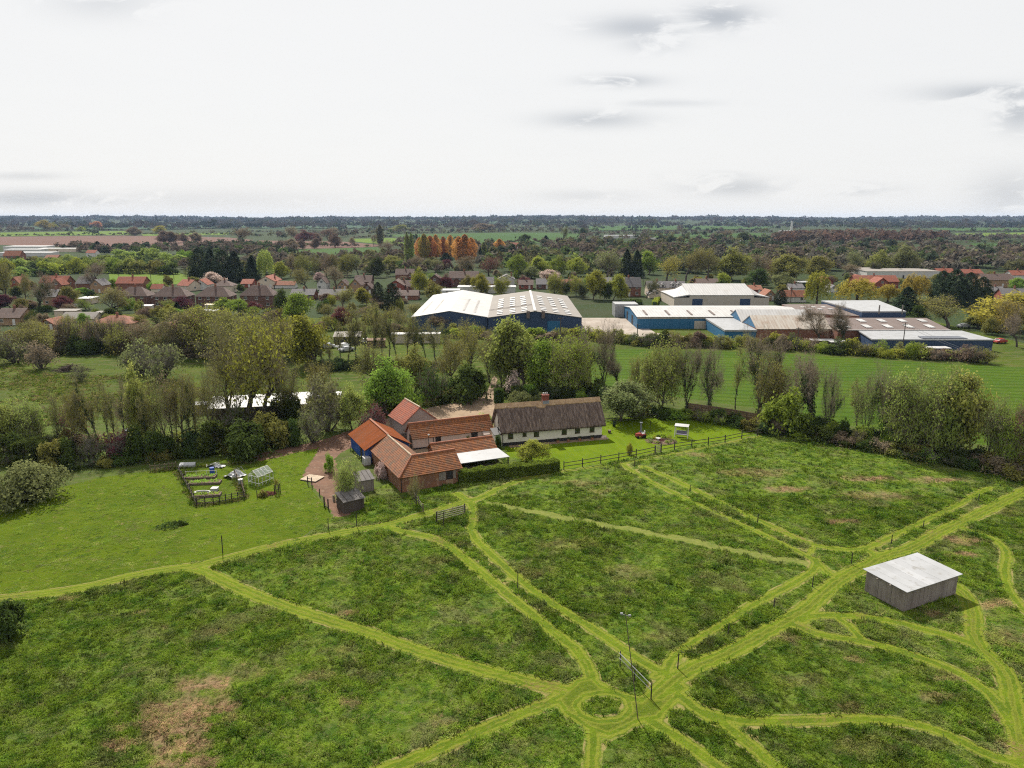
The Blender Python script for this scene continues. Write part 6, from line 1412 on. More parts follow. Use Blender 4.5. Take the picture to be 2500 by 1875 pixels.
for i in range(2): broad('bud_multi%d' % i, 50 + i, 10, 1800, .26, multi=4, trunk=.62, nb=(2, 1, 2), twig_n=1, bare=(2, 1, 1), twigm='olive_twig', up=(.10, .11, .07, .04), spread=.8, twd=.011, clump=.5, ang=(36, 34, 34), rad=.34)
for i in range(3): broad('bare%d' % i, 60 + i, 10, 800, .15, nb=(2, 2, 2), twig_n=2, ivy=1100 if i else 0, up=(.06, .10, .07, .05), ang=(46, 42, 40), twd=.011, bare=(2, 1, 1), tw=.9, rad=.34)
for i in range(2): broad('bare_multi%d' % i, 70 + i, 10, 900, .15, multi=4, trunk=.66, nb=(1, 2, 1), twig_n=2, ivy=1500, bare=(2, 1, 1), up=(.10, .12, .08, .05), spread=.85, ang=(44, 40, 38), twd=.011, tw=.9, rad=.3)
for i in range(3): broad('thin%d' % i, 80 + i, 11, 800, .25, nb=(2, 1, 1), twig_n=3, trunk=.8, bare=(2, 1, 1), lr=(.36, .55, .5), ivy=(300, 900, 300)[i], up=(.1, .13, .08, .04), ang=(48, 42, 40), rad=.21, twigm='olive_twig', twd=.011)
for i in range(3): blob_shrub('shrub%d' % i, 90 + i)
for i in range(2): blob_shrub('twiggy%d' % i, 95 + i, 900, .15, 10, 1.6, 2.7, 'grey_twig', 1500)
for i in range(2): blob_shrub('dome%d' % i, 100 + i, 4200, .17, 16, 1.9, 2.4, 'olive_twig', 300)
conifer('conifer0', 110); conifer('conifer1', 111, 10, 3.4, 5200, .36, .6); conifer('conifer2', 112, 10, 4.2, 6000, .40, .5, True)
poplar('poplar0', 120); poplar('poplar1', 121, 14, 2.6, 3000, .42, 1500); poplar('poplar2', 122, 14, 3.4, 3200, .45, 1500)
willow('willow0', 130); willow('willow1', 131, 9, 3.2)
USED = {}
TR = np.random.default_rng(5)
def tree(var, px, py, tp, wpx, leaf, label, group=None, name='tree', cat='tree', rz=None):
    g = U(px, py); hh = max(1.0, ZT(g[1], tp)) * (1.06 if var[:3] in ('bar', 'thi', 'bud') else 1.0); tm, cm, iv, wr = TREES[var]; W = wpx * DEP(g[1]) / FPX * (.86 if var[:4] in ('bare', 'thin', 'bud0', 'bud1', 'bud2', 'bud_') else .95)
    return plant(var, g, hh, W, leaf, label, group, name, cat, rz)
def plant(var, g, hh, W, leaf, label, group=None, name='tree', cat='tree', rz=None):
    tm, cm, iv, wr = TREES[var]; s = W / wr
    r = thing(name, label, cat, g, TR.uniform(0, 6.283) if rz is None else rz, group); r.scale = (s, s, hh)
    link('trunk', tm, r); c = link('crown', cm, r); c.material_slots[1].link = 'OBJECT'; c.material_slots[1].material = MATS[leaf]
    if iv is not None: link('ivy', iv, r)
    return r
def trees(rows, fmt, group, name='tree', cat='tree'):
    """rows: (variant, px, base, top, width px, leaf, short description). fmt gets the description and the place in the row."""
    rows = sorted(rows, key=lambda q: q[1])
    for i, q in enumerate(rows): tree(*q[:6], fmt % (q[6], ordw(i + 1)), group, name, cat)
# --- hedgerow along the right of the paddock, behind garden and meadow
trees([('bare_multi0',1471,940,795,92,'leaf_brown','bare ivy-stemmed tree'),('bare1',1508,942,862,50,'leaf_brown','small ivy-clad tree'),('leafy_multi0',1614,1004,838,100,'leaf_spring','fresh green tree'),('bare_multi1',1672,1004,836,84,'leaf_brown','bare ivy-clad tree'),
 ('bare_multi0',1732,1006,846,96,'leaf_brown','bare many-stemmed tree'),('thin0',1795,1010,850,52,'leaf_olive','slim budding tree'),('bare_multi1',1848,1012,815,128,'leaf_olive','tall bare spreading tree'),('bare2',1984,1056,880,100,'leaf_brown','bare tree with ivy trunk'),
 ('bare_multi0',2024,1062,903,72,'leaf_brown','broom-headed bare tree'),('thin2',2092,1062,930,50,'leaf_olive','small wispy tree'),('bare_multi1',2145,1086,898,96,'leaf_olive','ivy-covered bare tree'),('leafy_multi1',2228,1106,895,130,'leaf_spring','large fresh leafy tree'),
 ('leafy0',2316,1116,918,120,'leaf_pale','pale creamy-leafed tree'),('bud_multi0',2415,1140,980,90,'leaf_spring','green budding tree'),('bud_multi1',2475,1150,985,80,'leaf_rust','reddish budding tree'),('leafy_multi0',2540,1160,985,100,'leaf_olive','olive tree cut by the frame'),('shrub0',1912,1058,958,88,'leaf_bright','rounded green shrub tree'),('bud1',1560,990,880,60,'leaf_olive','budding tree'),('leafy_multi1',1885,1030,880,80,'leaf_olive','olive leafy tree'),('bud_multi1',2110,1076,925,66,'leaf_spring','light green budding tree'),('leafy0',2185,1094,935,80,'leaf_bright','green leafy tree'),('leafy1',2270,1108,925,90,'leaf_spring','fresh leafy tree'),('leafy_multi0',2445,1146,1000,80,'leaf_bright','green leafy tree')],
 '%s in the right-hand hedgerow, %s from left', 'trees of the right-hand hedgerow')
# --- behind the cottage and drive
for q in [('leafy1',1280,950,788,112,'leaf_spring','tall bright leafy tree behind the cottage, left of its neighbour'),('leafy_multi1',1386,960,815,132,'leaf_bright','broad bright green tree right of the chimney'),('bud_multi1',1147,912,790,120,'leaf_lime','tall yellowish budding tree above the drive'),
 ('twiggy0',1058,988,884,76,'leaf_dark','dark dense small tree left of the drive bend'),('leafy2',946,1014,882,118,'leaf_bright','round bright leafy tree left of the drive'),('shrub1',1145,978,896,112,'leaf_dark','dark green thicket left of the clipped hedge'),('bud0',1105,945,830,80,'leaf_olive','olive budding tree beside the drive'),
 ('leafy0',1514,1028,936,116,'leaf_grey','grey-green rounded tree at the right end of the cottage'),('leafy2',860,1050,943,58,'leaf_pale','small pale leafy tree beside the track bend'),('twiggy1',802,1052,918,112,'leaf_grey','grey flowering thicket beside the white caravan'),('twiggy0',1245,965,905,45,'leaf_blossom','small pinkish bare tree beside the clipped hedge'),
 ('bud_multi0',1195,935,815,70,'leaf_olive','budding tree between yellowish tree and cottage'),('dome0',1268,985,958,60,'leaf_grey','grey-green rounded bush behind the left of the thatch'),('dome1',1318,978,958,42,'leaf_grey','smaller grey bush behind the chimney'),('dome0',1180,1048,1014,56,'leaf_bright','bright green bush between stable and cottage'),
 ('shrub2',1434,962,920,70,'leaf_dark','dark undergrowth behind the chimney trees'),('bare1',1440,935,820,60,'leaf_brown','bare ivied tree right of the broad green tree'),('shrub0',700,1015,950,70,'leaf_dark','dark shrub below the white caravan'),('thin1',745,1040,960,40,'leaf_olive','leaning thin tree beside the thicket'),
 ('bud_multi1',706,1020,888,72,'leaf_olive','upright many-stemmed tree behind the corrugated shed'),('leafy1',1340,952,830,80,'leaf_bright','green tree between the two bright trees behind the cottage'),('leafy_multi0',1225,940,850,70,'leaf_spring','fresh tree above the clipped hedge block'),('leafy2',1012,960,850,80,'leaf_olive','olive leafy tree left of the drive bend'),('bud1',905,960,850,80,'leaf_olive','olive budding tree behind the round leafy tree'),('bud0',760,1000,890,80,'leaf_olive','budding tree behind the white caravan')]:
    tree(*q)
# --- belt on the left
trees([('bud_multi0',560,1030,800,170,'leaf_olive','very tall budding tree'),('bud0',610,1028,788,170,'leaf_lime','tall yellowish budding tree'),('bare0',645,1022,830,110,'leaf_olive','bare spreading tree'),('thin1',246,1104,925,60,'leaf_olive','ivy-clad straight tree'),('thin0',270,1102,930,44,'leaf_olive','slim budding tree'),
 ('thin2',288,1104,938,42,'leaf_olive','slim bare tree'),('thin0',306,1106,930,46,'leaf_brown','slim bare-topped tree'),('leafy2',340,1092,898,64,'leaf_pale','pale fresh-leaved tree'),('thin1',362,1100,950,40,'leaf_olive','ivied slim tree'),('thin0',386,1096,945,46,'leaf_olive','slender budding tree'),('thin2',424,1102,930,56,'leaf_brown','twiggy tall tree'),
 ('thin0',438,1098,955,40,'leaf_olive','slender straight tree'),('thin1',466,1096,925,56,'leaf_olive','tall slim tree with ivy'),('thin2',484,1094,930,48,'leaf_olive','leaning slim tree'),('bud_multi1',520,1070,905,90,'leaf_olive','thicket tree'),('bud1',180,1090,985,90,'leaf_rust','brownish budding tree'),('bud_multi0',145,1085,968,72,'leaf_spring','light green budding tree'),
 ('leafy_multi0',89,1090,985,60,'leaf_spring','small fresh green tree'),('leafy0',22,1105,998,76,'leaf_spring','leafy tree at the frame edge'),('bud2',225,1095,960,70,'leaf_olive','budding twiggy tree'),('bud_multi0',405,1096,935,75,'leaf_spring','light budding tree'),('bud1',452,1094,920,80,'leaf_olive','tall budding tree'),('leafy_multi1',60,1100,985,80,'leaf_spring','fresh leafy tree')],
 '%s in the left tree belt, %s from left', 'trees of the left belt')
bush = [('dome1',62,1222,1136,185,'leaf_grey','broad low grey-green bush at the left edge of the mown field'),('shrub0',606,1112,1034,104,'leaf_dark','rounded green bush beside the reddish track'),('shrub1',20,1130,1062,90,'leaf_dark','dark bush at the left frame edge under the trees'),('shrub2',85,1135,1068,80,'leaf_dark','dark green bush second along the left belt'),
 ('shrub0',130,1142,1078,70,'leaf_olive','olive bush third along the left belt'),('shrub1',170,1140,1072,70,'leaf_dark','dark bush fourth along the left belt'),('twiggy0',215,1132,1065,70,'leaf_dark','dark twiggy thicket below the brownish tree'),('twiggy1',285,1125,1052,72,'leaf_copper','purplish twiggy bush below the slim trees'),('shrub2',345,1125,1045,66,'leaf_dark','ivy mound below the pale fresh tree'),
 ('shrub0',395,1118,1055,56,'leaf_dark','low dark bush in the middle of the left belt'),('shrub1',520,1108,1030,80,'leaf_dark','dark ivy thicket behind the vegetable plot'),('shrub2',470,1108,1050,56,'leaf_ivy','ivy clump under the tall slim trees'),('shrub0',660,1090,1010,80,'leaf_olive','olive bush right of the rounded green bush'),('twiggy0',560,1060,990,90,'leaf_dark','dark undergrowth below the tallest left tree'),
 ('shrub1',720,1085,1025,56,'leaf_dark','dark shrub where the track leaves the trees'),('twiggy1',765,1080,1000,66,'leaf_grey','grey thicket right of the track shrub'),('twiggy0',905,1052,985,70,'leaf_rust','brownish thicket below the round leafy tree'),('shrub1',1000,1000,945,60,'leaf_bright','green bush left of the dark small tree'),
 ('shrub2',805,1152,1108,26,'leaf_bright','small bright bush on the island of the track'),('leafy_multi1',848,1225,1122,58,'leaf_pale','silvery small tree beside the grey shed'),('shrub1',938,1128,1096,28,'leaf_bright','climbing shrub against the barn side wall'),('dome1',931,1168,1130,34,'leaf_blossom','white flowering shrub against the barn corner'),
 ('bud_multi0',1017,1232,1165,44,'leaf_olive','small olive tree in front of the barn wall'),('leafy2',1302,1130,1078,72,'leaf_lime','small yellow-green tree at the garden corner by the cottage'),('dome0',1140,1078,1056,26,'leaf_bright','bright shrub in the courtyard by the stable wall'),('shrub0',1216,1100,1062,18,'leaf_dark','dark climber at the end of the cart shed roof'),
 ('dome1',1537,1110,1082,16,'leaf_lime','small palm-like shrub inside the garden fence'),('shrub2',15,1560,1470,90,'leaf_dark','dark green bush at the left edge of the meadow'),('twiggy1',195,932,893,44,'leaf_grey','small grey bush below the brush pile'),('twiggy0',350,915,834,100,'leaf_grey','large grey-green willow bush in the left pasture'),('twiggy1',395,928,842,100,'leaf_grey','second grey-green willow bush in the left pasture'),
 ('twiggy0',40,885,812,90,'leaf_grey','grey bush at the left edge of the pasture'),('twiggy1',100,900,835,70,'leaf_brown','brownish bush beside the brush pile')]
for q in bush: tree(*q, None, 'shrub', 'shrub')
# --- row of thin trunks in the middle, and budding trees before the village
trees([('thin%d' % (i % 3), px, 893 - (px - 770) * .03, tp, w_, 'leaf_olive', ds) for i, (px, tp, w_, ds) in enumerate([(770,830,30,'thin bare tree'),(790,838,28,'thin trunk tree'),(808,835,28,'thin bare tree'),(830,790,40,'tall thin tree'),(850,770,44,'tall thin budding tree'),(872,762,46,'tall slim tree'),(893,757,46,'slim olive-topped tree'),(912,750,48,'tallest slim tree'),(930,765,46,'slim tree'),(950,752,48,'slim budding tree'),(970,770,44,'thin tree'),(992,775,44,'thin twiggy tree'),(1015,770,48,'slim tree'),(1040,780,46,'slender tree'),(1065,788,50,'slender twiggy tree'),(1090,795,50,'thin tree beside the drive')])],
 '%s in the middle row of thin trunks, %s from left', 'middle row of thin trunks')
trees([('bud0',500,872,762,125,'leaf_olive','olive budding tree'),('bud1',545,870,752,135,'leaf_lime','yellowish budding tree'),('bud2',595,872,758,130,'leaf_olive','twiggy tree'),('bud_multi0',640,870,760,125,'leaf_lime','yellow-green budding tree'),('bud0',680,874,778,90,'leaf_olive','budding tree'),('leafy1',775,896,772,84,'leaf_lime','bright yellow-green tree'),('bud1',455,870,772,110,'leaf_brown','brown budding tree'),('bud_multi1',405,872,785,100,'leaf_olive','olive twiggy tree'),('shrub1',730,880,845,60,'leaf_dark','dark shrubby tree'),('bud2',350,866,792,80,'leaf_brown','brownish twiggy tree'),('bud0',130,872,800,90,'leaf_olive','olive tree'),('bud1',60,868,790,100,'leaf_olive','twiggy olive tree'),('bud2',10,866,785,90,'leaf_brown','brown tree'),('bud_multi0',300,866,800,80,'leaf_lime','lime budding tree')],
 '%s before the orange bungalows, %s from left', 'budding trees before the orange bungalows')
rngb = np.random.default_rng(21)
for i in range(16):
    px = 158 + i * 10.2; tree(('twiggy0', 'twiggy1', 'bare_multi0')[i % 3], px, 858 + rngb.uniform(-2, 3), 782 + rngb.uniform(-6, 8), 34, ('leaf_brown', 'leaf_olive', 'leaf_dark')[i % 3], 'tall twiggy hedge bush below the orange bungalow, %s from left' % ordw(i + 1), 'tall twiggy hedge', 'hedge_bush', 'hedge')
# undergrowth bushes along the foot of the right hedgerow, behind the works and between gardens
CNAME = dict(leaf_dark='dark green', leaf_ivy='ivy-dark', leaf_olive='olive', leaf_bright='bright green', leaf_brown='brown twiggy', leaf_lime='lime green', leaf_grey='grey-green', leaf_yellow='yellow', leaf_spring='fresh green')
def label_by_place(objs, fmt):
    """objs: (object, leaf colour). Count those of one colour from left to right as the camera sees them."""
    seen = {}
    for o_, lf in sorted(objs, key=lambda q: q[0].location[0] / DEP(q[0].location[1])):
        seen[lf] = seen.get(lf, 0) + 1; o_['label'] = '%s %s bush from left %s' % (ordw(seen[lf]), CNAME[lf], fmt)
def bush_row(line, n, hmin, hmax, wmin, wmax, leafs, label, group, vs=('shrub0', 'shrub1', 'shrub2', 'twiggy0', 'twiggy1', 'dome0'), jit=6):
    P = [np.array(p, float) for p in line]; L = [np.linalg.norm(b - a) for a, b in zip(P[:-1], P[1:])]; tot = sum(L); made = []
    for i in range(n):
        s = (i + rngb.uniform(.2, .8)) / n * tot; k = 0
        while s > L[k] and k < len(L) - 1: s -= L[k]; k += 1
        p = P[k] + (P[k + 1] - P[k]) * s / L[k] + rngb.normal(0, 1, 2) * (jit, jit * .3); g = U(*p)
        lf = leafs[rngb.integers(len(leafs))]; made.append((plant(vs[rngb.integers(len(vs))], g, rngb.uniform(hmin, hmax), rngb.uniform(wmin, wmax), lf, label, group, 'bush', 'bush'), lf))
    label_by_place(made, label.split('bush ')[1])
bush_row([(1530,1012),(1700,1022),(1900,1062),(2100,1090),(2300,1130),(2560,1175)], 46, 1.0, 2.6, 2.6, 4.6, ['leaf_dark', 'leaf_olive', 'leaf_dark', 'leaf_bright', 'leaf_brown', 'leaf_ivy'], 'low bush in the undergrowth of the right-hand hedgerow', 'right hedgerow undergrowth')
bush_row([(1940,1052),(2120,1080),(2320,1122),(2560,1170)], 24, 1.6, 3.4, 3.0, 4.6, ['leaf_dark', 'leaf_ivy', 'leaf_olive', 'leaf_bright'], 'taller dark bush at the foot of the right-hand hedgerow', 'right hedgerow foot')
bush_row([(1240,968),(1350,970),(1480,975),(1530,985)], 14, 1.6, 3.6, 2.6, 4.6, ['leaf_dark', 'leaf_ivy', 'leaf_bright'], 'bush in the thicket behind the cottage', 'thicket behind the cottage')
bush_row([(1090,822),(1200,826),(1330,832),(1430,830)], 20, 2.2, 4.2, 4.0, 7.0, ['leaf_bright', 'leaf_dark', 'leaf_lime', 'leaf_olive', 'leaf_brown'], 'bush in front of the blue warehouses', 'bushes before the warehouses')
bush_row([(1440,830),(1560,842),(1700,846),(1850,850),(2000,858),(2200,872),(2420,885)], 52, 2.2, 4.4, 3.6, 6.0, ['leaf_dark', 'leaf_olive', 'leaf_bright', 'leaf_brown', 'leaf_olive', 'leaf_lime'], 'bush in the hedge along the works boundary', 'works boundary hedge')
bush_row([(0,1130),(120,1150),(260,1135),(400,1120),(540,1105),(660,1092)], 22, 1.0, 2.2, 2.4, 4.0, ['leaf_dark', 'leaf_ivy', 'leaf_olive', 'leaf_dark'], 'low bush in the undergrowth of the left tree belt', 'left belt undergrowth')
bush_row([(0,1085),(200,1085),(420,1075),(640,1050)], 18, 1.2, 2.6, 2.6, 4.4, ['leaf_dark', 'leaf_spring', 'leaf_olive', 'leaf_brown'], 'bush among the trunks of the left belt', 'left belt thicket')
bush_row([(840,1005),(960,1000),(1080,985),(1190,950)], 14, 1.2, 3.0, 2.6, 4.4, ['leaf_dark', 'leaf_bright', 'leaf_olive'], 'bush along the edge of the drive', 'bushes along the drive')
bush_row([(750,905),(900,900),(1080,905)], 24, 1.4, 3.2, 2.6, 4.2, ['leaf_dark', 'leaf_olive', 'leaf_ivy'], 'low bush at the foot of the middle row of thin trunks', 'foot of the middle row')
bush_row([(0,868),(150,862),(320,862),(520,872),(680,880)], 34, 2.6, 5.6, 4.0, 6.5, ['leaf_dark', 'leaf_brown', 'leaf_olive'], 'bush in the hedge behind the left pasture', 'hedge behind the left pasture')
# clipped hedges: in front of the canopy, and beside the drive
def clipped_hedge(label, pts, wd_, hg, mat='leaf_hedge', n=9000, ls=.16, seed=1):
    r = np.random.default_rng(seed); P = [V(*p[:2], 0) for p in pts]; L = [np.linalg.norm(b - a) for a, b in zip(P[:-1], P[1:])]; tot = sum(L); s = r.uniform(0, tot, n); c = np.zeros((n, 3)); nn = np.zeros((n, 3)); acc_ = 0
    for (a, b, l) in zip(P[:-1], P[1:], L):
        M = (s >= acc_) & (s < acc_ + l); k = M.sum(); d = (b - a) / l; sd = V(-d[1], d[0], 0); f = r.uniform(0, 1, k); side = np.where(f < .38, -1, np.where(f < .62, 1, 0))
        off = np.where(side == 0, r.uniform(-.5, .5, k) * wd_, side * wd_ * .5); z = np.where(side == 0, hg, r.uniform(0, 1, k) * hg)
        lump = .10 * np.sin(s[M] * 2.3) + .07 * np.sin(s[M] * 5.1 + off * 3); c[M] = a + d * (s[M] - acc_)[:, None] + sd * off[:, None] * (1 + lump)[:, None] + np.stack([np.zeros(k)] * 2 + [z * (1 + lump * .6)], 1); acc_ += l
    c += r.normal(0, .06, c.shape); root = thing('clipped_hedge', label, 'hedge', tuple(P[0])); v, f = leaf_quads(r, c - P[0], ls); me = np_mesh('foliage', v, f, mat); link('foliage', me, root)
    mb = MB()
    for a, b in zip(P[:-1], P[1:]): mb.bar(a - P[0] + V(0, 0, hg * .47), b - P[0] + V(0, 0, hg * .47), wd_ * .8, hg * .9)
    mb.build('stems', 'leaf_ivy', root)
clipped_hedge('long clipped green hedge in front of the white canopy and lawn', [U(1118, 1178), U(1200, 1166), U(1290, 1158), U(1362, 1148)], 1.4, 1.55, n=26000)
clipped_hedge('tall block of clipped dark green hedge beside the drive entrance', [U(1207, 985), U(1228, 984)], 1.6, 2.7, 'leaf_dark', 4000, .16, 2)
clipped_hedge('low clipped hedge at the concrete road edge, left', [U(1520, 742), U(1558, 738), U(1562, 744)], 2.0, 1.4, 'leaf_dark', 1500, .4, 3)
clipped_hedge('curved yellow-green hedge at the concrete road edge, right', [U(1598, 745), U(1604, 734), U(1634, 730)], 2.0, 1.4, 'leaf_lime', 1500, .4, 4)
# brush pile
g = U(175, 905); r_ = np.random.default_rng(8); n = 900; P = np.stack([r_.normal(0, 1.7, n), r_.normal(0, .9, n), r_.uniform(0, 1.0, n)], 1); P[:, 2] *= np.clip(1.7 - .5 * np.hypot(P[:, 0] / 1.3, P[:, 1]), .1, 2); d = rand_dirs(r_, n); d[:, 2] *= .4
v, f = twig_quads(r_, P, d, r_.uniform(.6, 2.0, n), .06); tag(link('brush_pile', np_mesh('brush_pile', v, f, 'brush'), None, g), 'brown heap of cut branches in the left pasture', 'brush pile')

# ------------------------------------------------------------------ village and middle distance trees
def sect(k, rows):
    """Rows traced as (variant, x, top, base, width, leaf, description) in an enlarged view k of the photograph."""
    o = []
    for (v, x, t_, b_, w_, lf, ds) in rows:
        (px, tp), (_, bp) = k(x, t_), k(x, b_); o.append((v, px, bp, tp, w_ / 3.456, lf, ds))
    return o
VA = sect(kA, [('shrub0',1040,380,460,210,'leaf_spring','bright bush'),('shrub1',1250,368,468,250,'leaf_spring','big bright bush'),('shrub2',1450,410,510,200,'leaf_spring','green bush'),('dome0',1560,385,460,130,'leaf_bright','green bush'),('dome1',960,450,575,190,'leaf_bright','rounded green bush'),('shrub0',1080,448,575,170,'leaf_spring','rounded bush'),
 ('shrub1',650,448,575,190,'leaf_lime','lime bush'),('dome0',540,462,575,150,'leaf_spring','bright bush'),('shrub2',420,480,590,210,'leaf_lime','lime bush'),('dome1',300,438,520,160,'leaf_olive','olive bush'),('shrub0',150,462,560,160,'leaf_spring','bright bush'),('shrub1',180,525,600,150,'leaf_spring','fresh bush'),('shrub2',60,460,570,140,'leaf_lime','lime bush'),
 ('dome0',750,450,560,150,'leaf_spring','bright bush'),('shrub0',1160,478,580,170,'leaf_olive','olive bush'),('shrub1',1300,475,580,170,'leaf_olive','olive bush'),('shrub2',1430,495,585,180,'leaf_dark','dark bush'),('dome1',580,420,480,130,'leaf_spring','small bright bush'),('shrub0',340,540,600,200,'leaf_dark','dark green bush'),('dome0',1640,500,600,160,'leaf_grey','greyish bush')])
trees(VA, '%s in the green scrub beyond the far left roofs, %s from left', 'scrub beyond the left roofs', 'shrub', 'shrub')
VB = sect(kA, [('conifer2',1690,365,625,190,'leaf_pine','dark pine'),('conifer1',1790,372,640,180,'leaf_pine','tall dark pine'),('conifer2',1890,388,650,200,'leaf_pine','broad dark pine'),('conifer1',1990,395,650,190,'leaf_pine','dark pine'),('conifer0',2130,438,650,150,'leaf_pine','pointed dark pine'),('conifer1',830,308,400,110,'leaf_pine','far dark conifer'),('conifer0',915,328,402,80,'leaf_pine','far small conifer'),('conifer0',1500,822,935,110,'leaf_pine','small garden conifer'),('conifer1',965,860,930,110,'leaf_pine','dark garden conifer')]) + \
 sect(kB, [('conifer1',60,428,625,140,'leaf_pine','dark conifer'),('conifer2',1120,655,860,130,'leaf_pine','tall conifer behind the warehouse'),('conifer2',1240,665,890,170,'leaf_pine','broad conifer behind the warehouse'),('conifer0',1980,360,460,60,'leaf_pine','dark far conifer'),('conifer1',1690,405,470,110,'leaf_pine','dark conifer below the orange poplars')]) + \
 sect(kC, [('conifer1',1000,378,612,130,'leaf_pine','tall dark conifer'),('conifer1',1085,385,612,130,'leaf_pine','tall dark conifer'),('conifer0',320,258,320,90,'leaf_pine','far dark conifer')]) + \
 sect(kD, [('conifer2',1500,560,840,190,'leaf_pine','big dark cypress'),('conifer2',1610,548,850,210,'leaf_pine','biggest dark cypress'),('conifer2',1730,575,850,190,'leaf_pine','dark cypress'),('conifer2',1840,610,840,180,'leaf_pine','dark cypress'),('conifer1',1210,695,920,250,'leaf_pine','broad layered conifer'),('conifer2',155,715,840,110,'leaf_pine','dark evergreen in front of the orange roof'),('conifer0',1340,520,600,70,'leaf_pine','small dark conifer by the far barn')])
trees(VB, '%s, %s of the conifers counted from left', 'conifers', 'conifer', 'conifer')
VC = sect(kA, [('bare0',830,490,735,210,'leaf_brown','large bare tree before the grey and tan houses'),('bare1',330,590,890,210,'leaf_olive','dark budding tree'),('bud2',50,480,820,170,'leaf_olive','budding tree at the left edge'),('bud1',220,600,830,130,'leaf_olive','olive tree'),('leafy0',515,775,905,140,'leaf_copper','copper-leaved tree'),('leafy1',90,755,870,150,'leaf_copper','copper-leaved tree'),('leafy2',1540,775,880,170,'leaf_copper','copper-leaved tree'),('leafy0',2135,825,925,140,'leaf_copper','copper-leaved tree'),
 ('leafy1',1825,575,680,140,'leaf_blossom','pale pink blossom tree'),('bud0',920,720,925,280,'leaf_olive','broad olive tree'),('leafy2',1900,790,890,170,'leaf_bright','bright green tree'),('leafy0',2010,800,925,190,'leaf_bright','bright green tree'),('leafy1',640,690,860,140,'leaf_olive','green tree behind the copper tree'),('shrub0',1200,880,935,110,'leaf_olive','garden bush'),('leafy2',1340,860,960,120,'leaf_olive','garden tree'),('bud1',1180,930,1030,130,'leaf_lime','yellowish garden tree'),
 ('shrub1',760,720,790,90,'leaf_dark','green garden bush'),('bud_multi0',560,930,1040,200,'leaf_lime','yellow-green budding tree'),('bud_multi1',300,940,1040,140,'leaf_olive','olive budding tree'),('leafy0',1160,945,1030,60,'leaf_bright','slim bright tree'),('leafy1',200,790,900,130,'leaf_olive','olive garden tree'),('leafy0',1640,880,980,150,'leaf_olive','garden tree'),('shrub2',1740,930,1010,150,'leaf_dark','garden bush'),('bud1',1880,920,1030,160,'leaf_olive','olive garden tree'),('leafy_multi0',2120,930,1040,180,'leaf_lime','lime garden tree'),('shrub0',2060,560,640,120,'leaf_olive','scrub tree')])
VC += sect(kB, [('willow1',175,385,640,140,'leaf_pale','pale willow'),('leafy0',300,485,620,130,'leaf_lime','lime tree beside the pale willow'),('bud0',375,430,610,110,'leaf_brown','grey-brown tree'),('bud1',440,440,615,110,'leaf_olive','budding tree'),('bud2',520,430,615,120,'leaf_olive','olive budding tree'),('bud_multi0',600,425,610,120,'leaf_olive','olive tree'),('bud0',680,420,610,130,'leaf_brown','brownish tree'),('bud1',760,430,610,120,'leaf_olive','olive tree'),('leafy_multi0',855,415,605,120,'leaf_olive','green-topped tree'),('bud2',950,430,605,130,'leaf_grey','grey tree'),
 ('leafy1',1075,445,610,130,'leaf_dark','rounded deep green tree'),('leafy2',1110,415,500,80,'leaf_bright','small green tree'),('leafy0',1220,438,565,170,'leaf_olive','yellow-olive tree'),('bud0',520,548,720,180,'leaf_olive','olive tree before the houses'),('bud1',765,528,700,200,'leaf_brown','brown-olive tree before the houses'),('leafy2',1460,542,740,140,'leaf_lime','bright lime tree beside the dark house'),('leafy1',1020,708,850,120,'leaf_lime','lime garden tree'),('leafy0',1975,588,760,150,'leaf_lime','lime tree behind the warehouse'),('leafy_multi1',2165,600,775,130,'leaf_lime','lime tree behind the warehouse'),('leafy2',1690,590,710,110,'leaf_copper','copper tree'),('leafy1',1700,463,545,100,'leaf_copper','copper-red tree'),
 ('bud0',2050,440,600,190,'leaf_rust','dark brown tree'),('leafy1',500,745,990,240,'leaf_bright','leafy bright tree'),('leafy0',800,875,1050,170,'leaf_copper','copper tree above the parked cars'),('bare0',1240,308,460,190,'leaf_brown','grey-brown bare tree'),('bud2',1500,440,560,160,'leaf_brown','brown tree below the poplars'),('bud0',1600,470,570,150,'leaf_grey','grey garden tree'),('leafy1',1640,480,560,80,'leaf_dark','dark green tree'),('bud1',1850,440,590,170,'leaf_brown','brown tree'),('leafy2',1880,600,720,120,'leaf_olive','olive tree'),('bud2',820,720,900,190,'leaf_olive','olive budding tree'),('bud_multi0',900,850,1040,220,'leaf_olive','budding tree'),('bud_multi1',1080,840,1060,230,'leaf_lime','lime budding tree'),('bud_multi0',1290,880,1060,240,'leaf_olive','budding tree'),('bud1',690,850,960,150,'leaf_olive','grey-green tree'),('shrub1',230,880,980,190,'leaf_dark','dark garden bush'),('leafy0',320,720,960,120,'leaf_dark','dark green tree'),('bud0',1490,840,960,200,'leaf_olive','olive tree'),('leafy1',640,570,640,90,'leaf_blossom','small white blossom tree'),('leafy2',1580,660,800,160,'leaf_olive','olive tree left of the warehouse'),('bud2',1600,930,1060,200,'leaf_brown','brown budding tree')])
